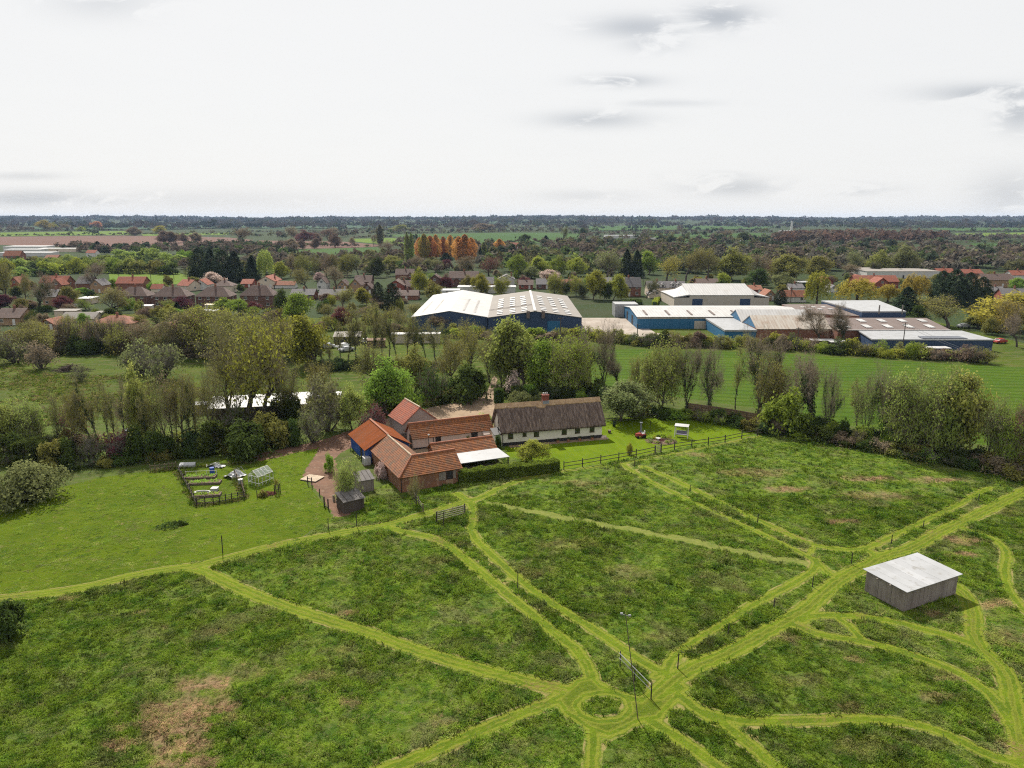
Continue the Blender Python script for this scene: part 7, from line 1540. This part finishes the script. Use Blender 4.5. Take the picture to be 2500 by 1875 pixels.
VC += sect(kC, [('leafy0',90,428,610,170,'leaf_bright','green tree'),('leafy1',290,448,600,150,'leaf_lime','lime tree'),('leafy2',430,438,605,150,'leaf_bright','green tree'),('leafy0',580,448,600,160,'leaf_lime','lime round tree'),('bud0',830,408,620,250,'leaf_grey','large grey-green tree'),('leafy1',1190,400,590,130,'leaf_bright','green tree'),('bud1',1340,448,640,230,'leaf_yellow','yellowish tree'),('bud2',1500,398,640,220,'leaf_olive','olive tree'),('bud0',1680,385,640,230,'leaf_olive','olive tree'),('leafy2',1890,380,640,290,'leaf_olive','big olive-green tree'),('bud1',2110,430,640,210,'leaf_brown','grey-brown tree'),
 ('leafy_multi0',400,585,775,130,'leaf_lime','lime poplar'),('leafy_multi1',580,598,770,140,'leaf_lime','lime poplar'),('leafy0',720,562,800,170,'leaf_lime','tallest lime poplar'),('leafy1',890,598,800,130,'leaf_lime','lime poplar'),('leafy2',960,635,795,100,'leaf_lime','smaller lime poplar'),('leafy0',330,552,650,160,'leaf_blossom','pale blossom tree'),('shrub0',1810,578,670,120,'leaf_lime','lime shrub'),('shrub1',1590,610,670,120,'leaf_lime','lime shrub'),('leafy_multi0',490,640,770,90,'leaf_dark','dark green tree'),('leafy_multi1',640,650,790,100,'leaf_dark','dark green tree'),('leafy1',810,660,800,90,'leaf_dark','dark green tree'),('leafy2',130,600,690,110,'leaf_rust','brownish tree'),('leafy0',200,520,620,150,'leaf_grey','grey tree'),('bud2',1170,640,790,120,'leaf_dark','dark tree beside the cream terrace'),('leafy1',2060,540,690,150,'leaf_dark','dark tree')])
VC += sect(kD, [('leafy0',255,428,640,290,'leaf_olive','large yellow-olive tree'),('leafy1',530,438,620,200,'leaf_olive','green-olive tree'),('bud0',830,403,570,170,'leaf_grey','grey tree'),('leafy2',1000,393,580,200,'leaf_olive','olive round tree'),('leafy0',1180,355,585,180,'leaf_grey','tall grey-green tree'),('bud1',1270,450,590,130,'leaf_grey','grey tree'),('willow1',460,568,850,200,'leaf_lime','weeping lime tree'),('willow0',800,625,830,350,'leaf_yellow','broad yellow willow'),('willow1',1060,675,820,180,'leaf_yellow','smaller yellow willow'),('willow0',1290,590,820,270,'leaf_yellow','tawny yellow willow'),
 ('leafy1',1930,745,1040,420,'leaf_yellow','big yellow tree at the right'),('bud0',1570,795,1040,370,'leaf_olive','olive tree left of the big yellow tree'),('bare0',490,870,1180,280,'leaf_brown','bare tree in front of the brown roof'),('bare1',690,850,1180,190,'leaf_brown','bare tree right of the first'),('leafy2',180,580,700,200,'leaf_grey','grey-green tree'),('bud2',680,500,600,170,'leaf_brown','brown tree'),('leafy0',2170,620,720,120,'leaf_bright','bright tree at the right edge'),('bud1',2100,820,1100,300,'leaf_yellow','yellow budding tree at the right edge'),('leafy_multi0',950,480,600,90,'leaf_dark','dark tree by the far barn'),('bud0',80,480,620,140,'leaf_rust','reddish tree'),('bare0',2150,930,1200,170,'leaf_brown','dark bare tree right of the works')])
trees_i = sorted(VC, key=lambda q: (q[6], q[1]))
from itertools import groupby
for ds, rows in groupby(trees_i, key=lambda q: q[6]):
    rows = list(rows)
    for i, q in enumerate(rows):
        lb = '%s in the village gardens' % ds if ds.count(' ') < 3 else ds
        if len(rows) > 1: lb = '%s in the village, %s of its kind from left' % (ds, ordw(i + 1))
        tree(*q[:6], lb, 'trees of the village and works')
# poplars and far field trees
trees(sect(kB, [('poplar0',1365,232,510,50,'leaf_spring','slim green poplar'),('poplar0',1402,238,510,46,'leaf_spring','slim green poplar'),('poplar2',1470,275,460,90,'leaf_orange','orange poplar'),('poplar1',1508,246,465,100,'leaf_yellow','golden poplar'),('poplar2',1558,262,460,110,'leaf_orange','orange poplar'),('poplar1',1606,252,455,90,'leaf_orange','orange poplar'),('poplar1',1668,268,450,75,'leaf_orange','orange poplar'),('poplar2',1728,256,452,90,'leaf_orange','orange poplar'),('poplar2',1800,268,480,120,'leaf_orange','deep orange poplar'),('poplar1',1850,250,482,120,'leaf_orange','deep orange poplar'),('poplar2',1902,278,475,110,'leaf_orange','deep orange poplar'),('poplar1',2140,288,420,100,'leaf_orange','lone orange poplar'),('poplar0',1135,170,345,70,'leaf_grey','tall grey field poplar'),('poplar0',2010,315,440,50,'leaf_spring','small green poplar')]),
 '%s in the line of tall poplars, %s from left', 'line of tall poplars', 'poplar_tree')
trees(sect(kB, [('leafy0',755,243,360,100,'leaf_brown','round bare field oak'),('leafy1',580,283,370,72,'leaf_brown','small field oak'),('leafy2',475,293,375,70,'leaf_brown','small field oak'),('leafy0',380,288,380,110,'leaf_brown','field tree'),('leafy1',600,243,318,80,'leaf_brown','far field oak'),('leafy2',500,218,325,140,'leaf_rust','large far oak'),('bud0',895,278,360,60,'leaf_brown','thin field tree'),('bud1',1080,258,350,56,'leaf_brown','slim field tree'),('bud2',770,195,270,120,'leaf_brown','far tree'),('bud0',430,190,300,140,'leaf_brown','far tree'),('bud1',690,210,290,130,'leaf_rust','far tree'),('leafy0',2020,160,230,170,'leaf_brown','far round tree'),('leafy1',1290,170,230,130,'leaf_olive','far olive tree')])
 + sect(kA, [('leafy0',1405,222,325,120,'leaf_brown','bare field oak'),('leafy1',1490,228,325,110,'leaf_brown','bare field oak'),('leafy2',1548,238,318,90,'leaf_brown','bare field oak'),('leafy0',1640,238,320,100,'leaf_brown','bare field oak'),('leafy1',1350,178,240,100,'leaf_yellow','yellowish far tree'),('leafy0',380,132,215,120,'leaf_yellow','yellow far tree'),('leafy2',455,152,212,60,'leaf_lime','lime far tree'),('leafy1',790,142,200,80,'leaf_orange','orange far tree'),('leafy0',1140,190,260,110,'leaf_brown','far tree by the bright field'),('leafy2',690,185,225,70,'leaf_lime','small lime far tree'),('bud1',560,165,220,90,'leaf_brown','far grey tree'),('bud2',2010,200,330,150,'leaf_brown','far bare tree')])
 + sect(kC, [('leafy0',155,250,330,90,'leaf_dark','far dark tree'),('bud1',1510,235,300,60,'leaf_dark','far dark field tree'),('leafy2',1140,250,320,90,'leaf_dark','far dark field tree'),('leafy1',1990,235,310,110,'leaf_dark','far dark field tree'),('bud0',1845,215,280,120,'leaf_brown','far brown field tree'),('bud2',460,190,330,60,'leaf_grey','far tall tree'),('leafy0',1380,262,320,90,'leaf_dark','far green field tree'),('leafy1',650,195,270,60,'leaf_dark','far field tree')]),
 '%s standing in the far fields, %s from left', 'far field trees', 'field_tree')
# more small garden trees and bushes so that the village reads as planted as in the photograph
rg = np.random.default_rng(77); GREEN = {}
for zone, (x0, x1, y0, y1, n, lf) in zip(('behind the orange bungalows', 'among the red roofs on the left', 'left of the warehouses', 'among houses behind the warehouses', 'among houses right of the cream warehouse', 'around the big yellow tree at the right', 'behind the tall twiggy hedge'), ((0,700,752,800,44,['leaf_olive','leaf_bright','leaf_dark','leaf_lime','leaf_brown']),(0,900,690,740,26,['leaf_olive','leaf_dark','leaf_bright']),(700,1010,735,820,26,['leaf_olive','leaf_lime','leaf_brown','leaf_dark']),(900,1550,672,706,30,['leaf_olive','leaf_dark','leaf_bright','leaf_brown']),(1640,2500,672,720,36,['leaf_olive','leaf_dark','leaf_grey','leaf_brown']),(2230,2500,720,830,22,['leaf_olive','leaf_yellow','leaf_dark']),(0,560,810,850,34,['leaf_olive','leaf_brown','leaf_dark']))):
    for _ in range(n):
        g = U(rg.uniform(x0, x1), rg.uniform(y0, y1))
        if any(abs(g[0] - U(h[0], h[1])[0]) < h[3] * DEP(U(h[0], h[1])[1]) / FPX * .5 + 1.0 and -1.5 < g[1] - U(h[0], h[1])[1] < 12 for h in HOUSES): continue
        if (-34 < g[0] < 140 and 192 < g[1] < 325) and not (g[0] < 36 and g[1] > 300): continue
        lc = lf[rg.integers(len(lf))]; GREEN.setdefault(zone, []).append((plant(('shrub0', 'shrub1', 'dome0', 'leafy0', 'leafy1', 'bud0')[rg.integers(6)], g, rg.uniform(2.0, 5.2), rg.uniform(3.2, 6.5), lc, 'x', 'village garden greenery', 'garden_bush', 'bush'), lc))
for zone, L_ in GREEN.items(): label_by_place(L_, 'in gardens ' + zone)

# ------------------------------------------------------------------ far woods and hedges: masses, one object per wood
def crowns(name, pts, hts, wds, tints, nq=46, seed=1, label=None):
    """Crowns built of leaf clump faces with a stem below; one mass."""
    r = np.random.default_rng(seed); n = len(pts); k = np.repeat(np.arange(n), nq); d = rand_dirs(r, n * nq); d[:, 2] = np.abs(d[:, 2]) * 1.15 - .35
    rr = np.abs(r.normal(.86, .2, n * nq)); lump = 1 + .25 * np.sin(d[:, 0] * 5 + k * 1.7) * np.sin(d[:, 1] * 4 + k)
    c = np.stack([pts[k, 0] + d[:, 0] * rr * lump * wds[k] / 2, pts[k, 1] + d[:, 1] * rr * lump * wds[k] / 2, pts[k, 2] + hts[k] * (.46 + .46 * d[:, 2] * rr * lump)], 1)
    ctr = np.stack([pts[k, 0], pts[k, 1], pts[k, 2] + hts[k] * .25], 1); nrm = (c - ctr) / np.linalg.norm(c - ctr, axis=1)[:, None] + rand_dirs(r, len(k)) * .7; nrm /= np.linalg.norm(nrm, axis=1)[:, None]
    a = np.cross(nrm, rand_dirs(r, len(k))); a /= np.maximum(np.linalg.norm(a, axis=1)[:, None], 1e-6); b = np.cross(nrm, a); sz = (wds[k] * .17 * r.uniform(.6, 1.4, len(k)))[:, None]
    v, f = quads(c, a * sz, b * sz); me = np_mesh(name, v, f, 'far_leaf'); col = np.repeat(tints[k] * r.uniform(.75, 1.2, (len(k), 1)), 4, 0); col = np.column_stack([col, np.ones(len(col))]).astype(np.float32)
    at = me.color_attributes.new('tint', 'FLOAT_COLOR', 'POINT'); at.data.foreach_set('color', col.ravel()); o_ = link(name, me); tag(o_, label, 'woodland'); return struct(o_, 'stuff')
TINT = dict(brown=(.115, .092, .070), grey=(.125, .115, .090), olive=(.120, .118, .052), dark=(.042, .056, .030), rust=(.120, .076, .056), green=(.080, .112, .038), spring=(.165, .205, .05))
def wood(name, label, poly, n, hr, mix, seed, nq=46, wr=(.75, 1.15)):
    r = np.random.default_rng(seed); P = np.array(poly, float); pts, S = [], []
    while len(pts) < n:
        q = np.column_stack([r.uniform(P[:, 0].min(), P[:, 0].max(), 400), r.uniform(P[:, 1].min(), P[:, 1].max(), 400)]); q = q[poly_sd(q, poly) < 0]
        for a in q[:n - len(pts)]: x, y = UH(*a); pts.append((x, y, float(hill(x, y))))
    pts = np.array(pts); h = r.uniform(*hr, n); w_ = h * r.uniform(*wr, n); nm = list(mix); pr = np.array([mix[k] for k in nm]); ti = np.array([TINT[k] for k in nm])[r.choice(len(nm), n, p=pr / pr.sum())] * r.uniform(.8, 1.2, (n, 1))
    crowns(name, pts, h, w_, ti, nq, seed, label)
wood('woodland', 'rust-brown wood on the far right skyline', [(1885,590),(1960,575),(2050,580),(2300,578),(2320,592),(2200,596),(1900,600)], 150, (13, 19), dict(rust=6, brown=2), 1, 60)
wood('woodland', 'grey-brown wood across the right middle distance', [(1700,622),(1850,606),(2100,600),(2320,600),(2340,622),(2500,612),(2620,640),(2500,660),(2300,652),(2150,655),(1950,648),(1750,640)], 330, (9, 14), dict(brown=5, grey=3, olive=2, dark=2, green=1), 2, 60)
wood('woodland', 'dark mixed wood in the centre distance beyond the warehouses', [(1240,600),(1400,598),(1560,602),(1700,610),(1760,640),(1600,650),(1400,640),(1250,640)], 190, (8, 13), dict(brown=5, dark=2, olive=3, green=1), 3, 60)
wood('woodland', 'grey-green belt of trees behind the village centre', [(1160,640),(1330,640),(1560,646),(1700,650),(1700,668),(1240,668),(1150,664)], 90, (8, 12), dict(green=3, olive=3, grey=2, spring=1), 4, 80)
wood('woodland', 'brown belt of trees left of the orange poplars', [(600,636),(760,632),(980,634),(980,652),(700,656),(600,660)], 80, (7, 11), dict(brown=4, olive=4, grey=2), 5, 80)
wood('woodland', 'dark wood below the ploughed field on the left', [(100,606),(300,602),(420,606),(560,600),(620,606),(620,618),(450,622),(280,622),(110,612)], 100, (7, 11), dict(brown=5, dark=2, green=1), 6, 60)
wood('woodland', 'green scrub belt at the far left beyond the village', [(-60,650),(200,640),(450,640),(470,656),(300,664),(-60,668)], 120, (5, 8), dict(spring=4, green=3, olive=2), 7, 70, (1.0, 1.5))
wood('woodland', 'grey wood at the left edge of the far fields', [(-80,560),(70,556),(85,566),(-80,572)], 70, (10, 15), dict(grey=4, brown=3), 8, 46)
wood('woodland', 'dark belt between far left fields and the village', [(460,606),(640,604),(720,612),(720,628),(520,632),(440,622)], 90, (7, 11), dict(brown=4, dark=3, green=2), 9, 60)
wood('woodland', 'trees between far green fields in the centre', [(960,594),(1100,600),(1250,600),(1250,626),(1100,630),(960,622)], 100, (8, 12), dict(brown=4, grey=2, olive=3, dark=1), 10, 60)
wood('woodland', 'trees at the right edge below the far bright field', [(2290,582),(2420,580),(2600,584),(2600,594),(2420,592),(2300,592)], 90, (8, 12), dict(grey=4, brown=4, dark=1), 12, 46)
wood('woodland', 'loose olive and brown trees behind the village on the right', [(1640,650),(1900,640),(2300,645),(2520,650),(2520,668),(2240,668),(1900,668),(1660,672)], 110, (7, 11), dict(olive=4, brown=3, grey=2, green=2), 13, 80)
wood('woodland', 'brown and olive trees behind the village on the left', [(430,650),(600,652),(760,648),(980,652),(1150,655),(1150,672),(900,676),(620,672),(440,668)], 90, (6, 10), dict(olive=4, brown=4, green=2), 14, 80)
wood('woodland', 'dark trees along the far side of the green fields in the centre', [(640,578),(760,574),(940,566),(1100,562),(1400,562),(1420,568),(1240,567),(960,570),(820,582),(700,586)], 160, (8, 13), dict(brown=4, dark=3, grey=2, olive=1), 15, 40)
wood('woodland', 'dark trees between the central fields and the rusty wood', [(1420,574),(1560,570),(1900,566),(1900,600),(1700,604),(1440,598)], 130, (8, 13), dict(brown=4, dark=3, olive=2), 16, 46)
def hedge_lines(name, label, lines, seed, step=5.0, hr=(3, 7), mix=None, nq=26):
    r = np.random.default_rng(seed); pts, h = [], []
    for l in lines:
        W_ = [np.array(UH(*p)) for p in l]
        for a, b in zip(W_[:-1], W_[1:]):
            m_ = int(min(300, max(2, np.linalg.norm(b - a) / step)))
            for i in range(m_):
                p = a + (b - a) * (i + r.uniform(0, 1)) / m_; hh = r.uniform(*hr) * (2.0 if r.random() < .13 else 1); pts.append((p[0] + r.normal(0, 1), p[1] + r.normal(0, 2), float(hill(*p)))); h.append(hh)
    pts, h = np.array(pts), np.array(h); n = len(h); mix = mix or dict(dark=3, brown=4, olive=2, green=1); nm = list(mix); pr = np.array([mix[k] for k in nm])
    ti = np.array([TINT[k] for k in nm])[r.choice(len(nm), n, p=pr / pr.sum())]; crowns(name, pts, h, np.maximum(h * r.uniform(.9, 1.5, n), step * 1.1), ti, nq, seed, label)
hedge_lines('hedgerows', 'dark field hedges across the far left farmland', [[(-80,578),(320,574)],[(-80,568),(200,564),(320,563)],[(320,573),(560,574),(640,578)],[(560,568),(800,566),(960,562)],[(330,562),(640,557)],[(80,563),(300,563)],[(640,600),(900,604)],[(560,597),(640,603)],[(320,563),(330,575)]], 30, 5)
hedge_lines('hedgerows', 'dark field hedges across the far centre farmland', [[(700,560),(960,558),(1240,558),(1420,556)],[(940,572),(1240,567),(1430,566),(1560,567)],[(1240,594),(1420,592)],[(860,582),(960,580)],[(1000,598),(1160,598)],[(1430,566),(1420,590)],[(1100,552),(1500,549)],[(960,596),(1010,590)],[(1500,566),(1860,563)],[(1380,572),(1560,571),(1880,568)],[(1560,590),(1870,590)],[(1600,602),(1700,600),(1870,596)],[(1660,551),(1660,564)]], 31, 6)
hedge_lines('hedgerows', 'dark field hedges across the far right farmland', [[(2260,556),(2620,554)],[(2290,567),(2620,565)],[(2320,580),(2620,581)],[(2360,594),(2620,594)],[(2370,604),(2620,605)],[(2100,560),(2270,557)]], 32, 6)
r = np.random.default_rng(44); n = 8500; y_ = 2300 + 4600 * r.uniform(0, 1, n) ** .9; x_ = r.uniform(-1, 1, n) * y_ * .82
den_ = .45 + .55 * np.sin(x_ / 310 + 2 * np.sin(y_ / 420)) * np.sin(y_ / 260 + x_ / 900) + np.clip((y_ - 4200) / 2400, 0, .6); keep = r.uniform(0, 1, n) < np.clip(den_, .12, 1); x_, y_ = x_[keep], y_[keep]; n = len(x_)
h_ = r.uniform(8, 17, n) * np.where(r.uniform(0, 1, n) < .08, 1.6, 1.0); nm = ['brown', 'dark', 'grey', 'olive', 'green']; ti = .5 * np.array([TINT[k] for k in nm])[r.choice(5, n, p=[.3, .3, .2, .12, .08])]
crowns('woodland', np.column_stack([x_, y_, hill(x_, y_)]), h_, h_ * r.uniform(1.5, 3.4, n), ti, 14, 44, 'bluish woods and hedges along the whole horizon')

# ------------------------------------------------------------------ rough grass of the meadow
def tuft_mesh(seed, blades, spread, hgt, lean, wd_):
    r = np.random.default_rng(seed); v, f = [], []
    for _ in range(blades):
        a, q = r.uniform(0, 6.283), spread * math.sqrt(r.uniform(0, 1)); p = V(q * math.cos(a), q * math.sin(a), -.02); b = r.uniform(0, 6.283); d = V(math.cos(b), math.sin(b), 0); s = V(-d[1], d[0], 0) * wd_ * r.uniform(.7, 1.3)
        hh = hgt * r.uniform(.5, 1.15); ln = lean * r.uniform(.3, 1.3); m_ = p + d * ln * .35 + V(0, 0, hh * .7); t_ = p + d * ln + V(0, 0, hh * r.uniform(.75, 1.0)); i = len(v); v += [p - s, p + s, m_ + s * .8, m_ - s * .8, t_]; f += [(i, i + 1, i + 2), (i, i + 2, i + 3), (i + 3, i + 2, i + 4)]
    return np_mesh('tuft', np.array(v), np.array(f), 'tuft', 3)
TUFT = [bpy.data.objects.new('tuft_source', tuft_mesh(s, b, sp, h, l, w_)) for s, b, sp, h, l, w_ in ((1, 22, .26, .22, .22, .022), (2, 18, .22, .32, .16, .020), (3, 26, .32, .14, .28, .024), (4, 16, .18, .42, .14, .022))]
r = np.random.default_rng(99)
def sample(n, y0, y1):
    """Random ground points, evenly spread, inside the visible wedge."""
    y = np.sqrt(r.uniform(y0 ** 2, y1 ** 2, n)); return np.column_stack([r.uniform(-1, 1, n) * (y * .82 + 9), y])
def vnoise(P, sc, seed):
    q = np.random.default_rng(seed); s = np.zeros(len(P))
    for k in range(7): a = q.uniform(0, 6.283); fq = sc * q.uniform(.6, 1.7); s += np.sin((P[:, 0] * math.cos(a) + P[:, 1] * math.sin(a)) * fq + q.uniform(0, 6.283))
    return s / 7 * 2
BUILT = [(Q[0] + 1, Q[1] + 3, 7.5), (Q[0] - 4, Q[1] + 9, 5)]
def grass_points(P, edge):
    sp_ = sd_path(P); ok = (poly_sd(P, MEADOW) < -.1) & (sp_ > edge) & (sd_faint(P) > .05) & (poly_sd(P, MOWN) > .15) & (poly_sd(P, LAWN) > .5) & (poly_sd(P, TRACK) > .2) & (poly_sd(P, YARD) > .2)
    L_ = [to_local(p, (Q[0], Q[1]), yaw) for p in P[ok]]; L_ = np.array(L_); ok[np.where(ok)[0]] = ~((L_[:, 0] > -.2) & (L_[:, 0] < LR + .2) & (L_[:, 1] > -.2) & (L_[:, 1] < 24))
    F_ = np.array([to_local(p, g0, sy) for p in P[ok]]); ok[np.where(ok)[0]] = ~((F_[:, 0] > -.1) & (F_[:, 0] < sw + .1) & (F_[:, 1] > -.1) & (F_[:, 1] < sd_ + .1))
    return P[ok], sp_[ok]
Pn = np.concatenate([sample(82000, 36, 62), sample(90000, 62, 90), sample(70000, 90, 150)])
P, spd = grass_points(Pn, .04)
nz, nz2, nz3 = vnoise(P, .5, 1), vnoise(P, 1.9, 2), vnoise(P, .16, 3)
keep = r.uniform(0, 1, len(P)) < np.clip(.66 + .5 * nz2, .15, 1); P, spd, nz, nz2, nz3 = P[keep], spd[keep], nz[keep], nz2[keep], nz3[keep]
dist = P[:, 1]; sc_ = (.85 + .30 * np.clip(nz, -1, 1) + .3 * r.uniform(-1, 1, len(P))) * (1 + np.clip((dist - 55) / 90, 0, .8)); rank = np.clip(1 - spd / 1.2, 0, 1) * .35; sc_ = np.clip(sc_ * (1 + rank), .4, 2.6)
big = r.uniform(0, 1, len(P)) < .045; sc_[big] *= r.uniform(1.2, 1.6, big.sum())          # single tussocks
dd = np.clip(dead_f(P) * r.uniform(.45, 1.25, len(P)) + np.clip(r.normal(-.28, .24, len(P)) + .14 * nz3, 0, .8), 0, 1); dd[big] *= .3
tone = np.clip(1.04 + .55 * nz2 + .14 * nz3 + r.normal(0, .16, len(P)), .45, 1.7); tone[big] *= .85
tall_ = (.66 + .22 * np.clip(nz2, -1, 1)) * np.minimum(sc_, 1.5) * np.clip(1.0 + .4 * nz + .3 * r.normal(0, 1, len(P)) - .3 * dd, .35, 1.8)
kind_ = r.choice(4, len(P), p=[.36, .24, .28, .12])
# short growth and weeds in the mown field on the left, and on the rough verge by the barn
M_ = sample(60000, 62, 125); M_ = M_[(M_[:, 0] < -14)]; M_ = M_[(poly_sd(M_, MOWN) < -.2)]; mz = vnoise(M_, 1.1, 7) + .6 * vnoise(M_, .25, 8); M_ = M_[r.uniform(0, 1, len(M_)) < np.clip(.5 + .5 * mz, .05, 1)]; k_ = len(M_); mz = vnoise(M_, 1.1, 7)
P = np.concatenate([P, M_]); sc_ = np.concatenate([sc_, r.uniform(.5, 1.1, k_)]); dd = np.concatenate([dd, np.clip(r.normal(-.1, .22, k_), 0, .7)]); tone = np.concatenate([tone, np.clip(1.25 + .3 * mz + r.normal(0, .15, k_), .6, 1.8)]); tall_ = np.concatenate([tall_, r.uniform(.22, .5, k_)]); kind_ = np.concatenate([kind_, r.choice([0, 2], k_)])
# rough weeds in the pasture behind the left tree belt
PAST = gpts([(-60, 885), (150, 912), (430, 925), (520, 960), (330, 1010), (120, 1040), (-60, 1060)]); R_ = np.column_stack([r.uniform(-135, -40, 60000), r.uniform(112, 190, 60000)]); R_ = R_[poly_sd(R_, PAST) < 0]; rz_ = vnoise(R_, .35, 12) + .5 * vnoise(R_, 1.2, 13)
R_ = R_[r.uniform(0, 1, len(R_)) < np.clip(.35 + .5 * rz_, .02, .95)]; k_ = len(R_); P = np.concatenate([P, R_]); sc_ = np.concatenate([sc_, r.uniform(1.0, 2.2, k_)]); dd = np.concatenate([dd, np.clip(r.normal(.15, .3, k_), 0, .9)]); tone = np.concatenate([tone, r.uniform(.7, 1.3, k_)]); tall_ = np.concatenate([tall_, r.uniform(.5, 1.7, k_)]); kind_ = np.concatenate([kind_, r.choice(4, k_)])
# rank growth along the fences of the vegetable plot
F_ = []
for pl_ in ([(448, 1020), (670, 1000), (1085, 925)], [(200, 560), (300, 740), (440, 1020)], [(1090, 925), (1050, 780), (960, 640)], [(-180, 560), (20, 545), (170, 520), (420, 500), (820, 470), (1250, 440)]):
    w_ = [np.array(U(*kk(*p))[:2]) for p in pl_]
    for a_, b_ in zip(w_[:-1], w_[1:]): m_ = int(np.linalg.norm(b_ - a_) * 22); F_.append(a_ + (b_ - a_) * r.uniform(0, 1, (m_, 1)) + r.normal(0, .28, (m_, 2)))
F_ = np.concatenate(F_); k_ = len(F_)
P = np.concatenate([P, F_]); sc_ = np.concatenate([sc_, r.uniform(.8, 1.5, k_)]); dd = np.concatenate([dd, np.clip(r.normal(.1, .3, k_), 0, .8)]); tone = np.concatenate([tone, r.uniform(.6, 1.2, k_)]); tall_ = np.concatenate([tall_, r.uniform(.6, 1.6, k_)]); kind_ = np.concatenate([kind_, r.choice(4, k_)])
me = bpy.data.meshes.new('grass'); me.vertices.add(len(P)); me.vertices.foreach_set('co', np.column_stack([P, np.zeros(len(P))]).astype(np.float32).ravel())
for nm_, ar in (('tsize', sc_), ('dead', dd), ('tone', tone), ('spin', r.uniform(0, 6.283, len(P))), ('tall', tall_)):
    at = me.attributes.new(nm_, 'FLOAT', 'POINT'); at.data.foreach_set('value', ar.astype(np.float32))
at = me.attributes.new('kind_index', 'INT', 'POINT'); at.data.foreach_set('value', kind_.astype(np.int32))
grass = struct(link('meadow_grass', me), 'stuff'); tag(grass, 'rough unmown grass covering the meadow between the mown paths', 'grass')
ng = bpy.data.node_groups.new('scatter_grass', 'GeometryNodeTree'); ng.interface.new_socket('Geometry', in_out='INPUT', socket_type='NodeSocketGeometry'); ng.interface.new_socket('Geometry', in_out='OUTPUT', socket_type='NodeSocketGeometry')
N_ = NT(ng); gi, go = N_.n('NodeGroupInput'), N_.n('NodeGroupOutput')
def attr(nm_, ty='FLOAT'):
    a = N_.n('GeometryNodeInputNamedAttribute', data_type=ty); a.inputs[0].default_value = nm_; return [o_ for o_ in a.outputs if o_.enabled][0]
jn = N_.n('GeometryNodeGeometryToInstance')
for o_ in TUFT[::-1]:
    oi = N_.n('GeometryNodeObjectInfo'); oi.inputs['Object'].default_value = o_; oi.inputs['As Instance'].default_value = False; ng.links.new(oi.outputs['Geometry'], jn.inputs[0])
ip = N_.n('GeometryNodeInstanceOnPoints'); ng.links.new(gi.outputs[0], ip.inputs['Points']); ng.links.new(jn.outputs[0], ip.inputs['Instance']); ip.inputs['Pick Instance'].default_value = True; ng.links.new(attr('kind_index', 'INT'), ip.inputs['Instance Index'])
rot = N_.n('ShaderNodeCombineXYZ', {2: attr('spin')}); ng.links.new(rot.outputs[0], ip.inputs['Rotation'])
scl = N_.n('ShaderNodeCombineXYZ', {0: attr('tsize'), 1: attr('tsize'), 2: attr('tall')}); ng.links.new(scl.outputs[0], ip.inputs['Scale']); ng.links.new(ip.outputs[0], go.inputs[0])
md = grass.modifiers.new('scatter', 'NODES'); md.node_group = ng

# ------------------------------------------------------------------ haze
m, t = new_mat('haze')
t.n('ShaderNodeOutputMaterial', {1: t.n('ShaderNodeVolumePrincipled', {'Color': (.50, .68, 1.0, 1), 'Density': 4.2e-5, 'Anisotropy': 0.0}).outputs[0]})
mb = MB(); mb.box(-8500, -600, -2, 8500, 8600, 66); hz_o = mb.build('haze', 'haze'); struct(hz_o, 'stuff'); tag(hz_o, 'thin pale blue haze lying over the distant farmland', 'haze')
print('objects', len(bpy.data.objects))
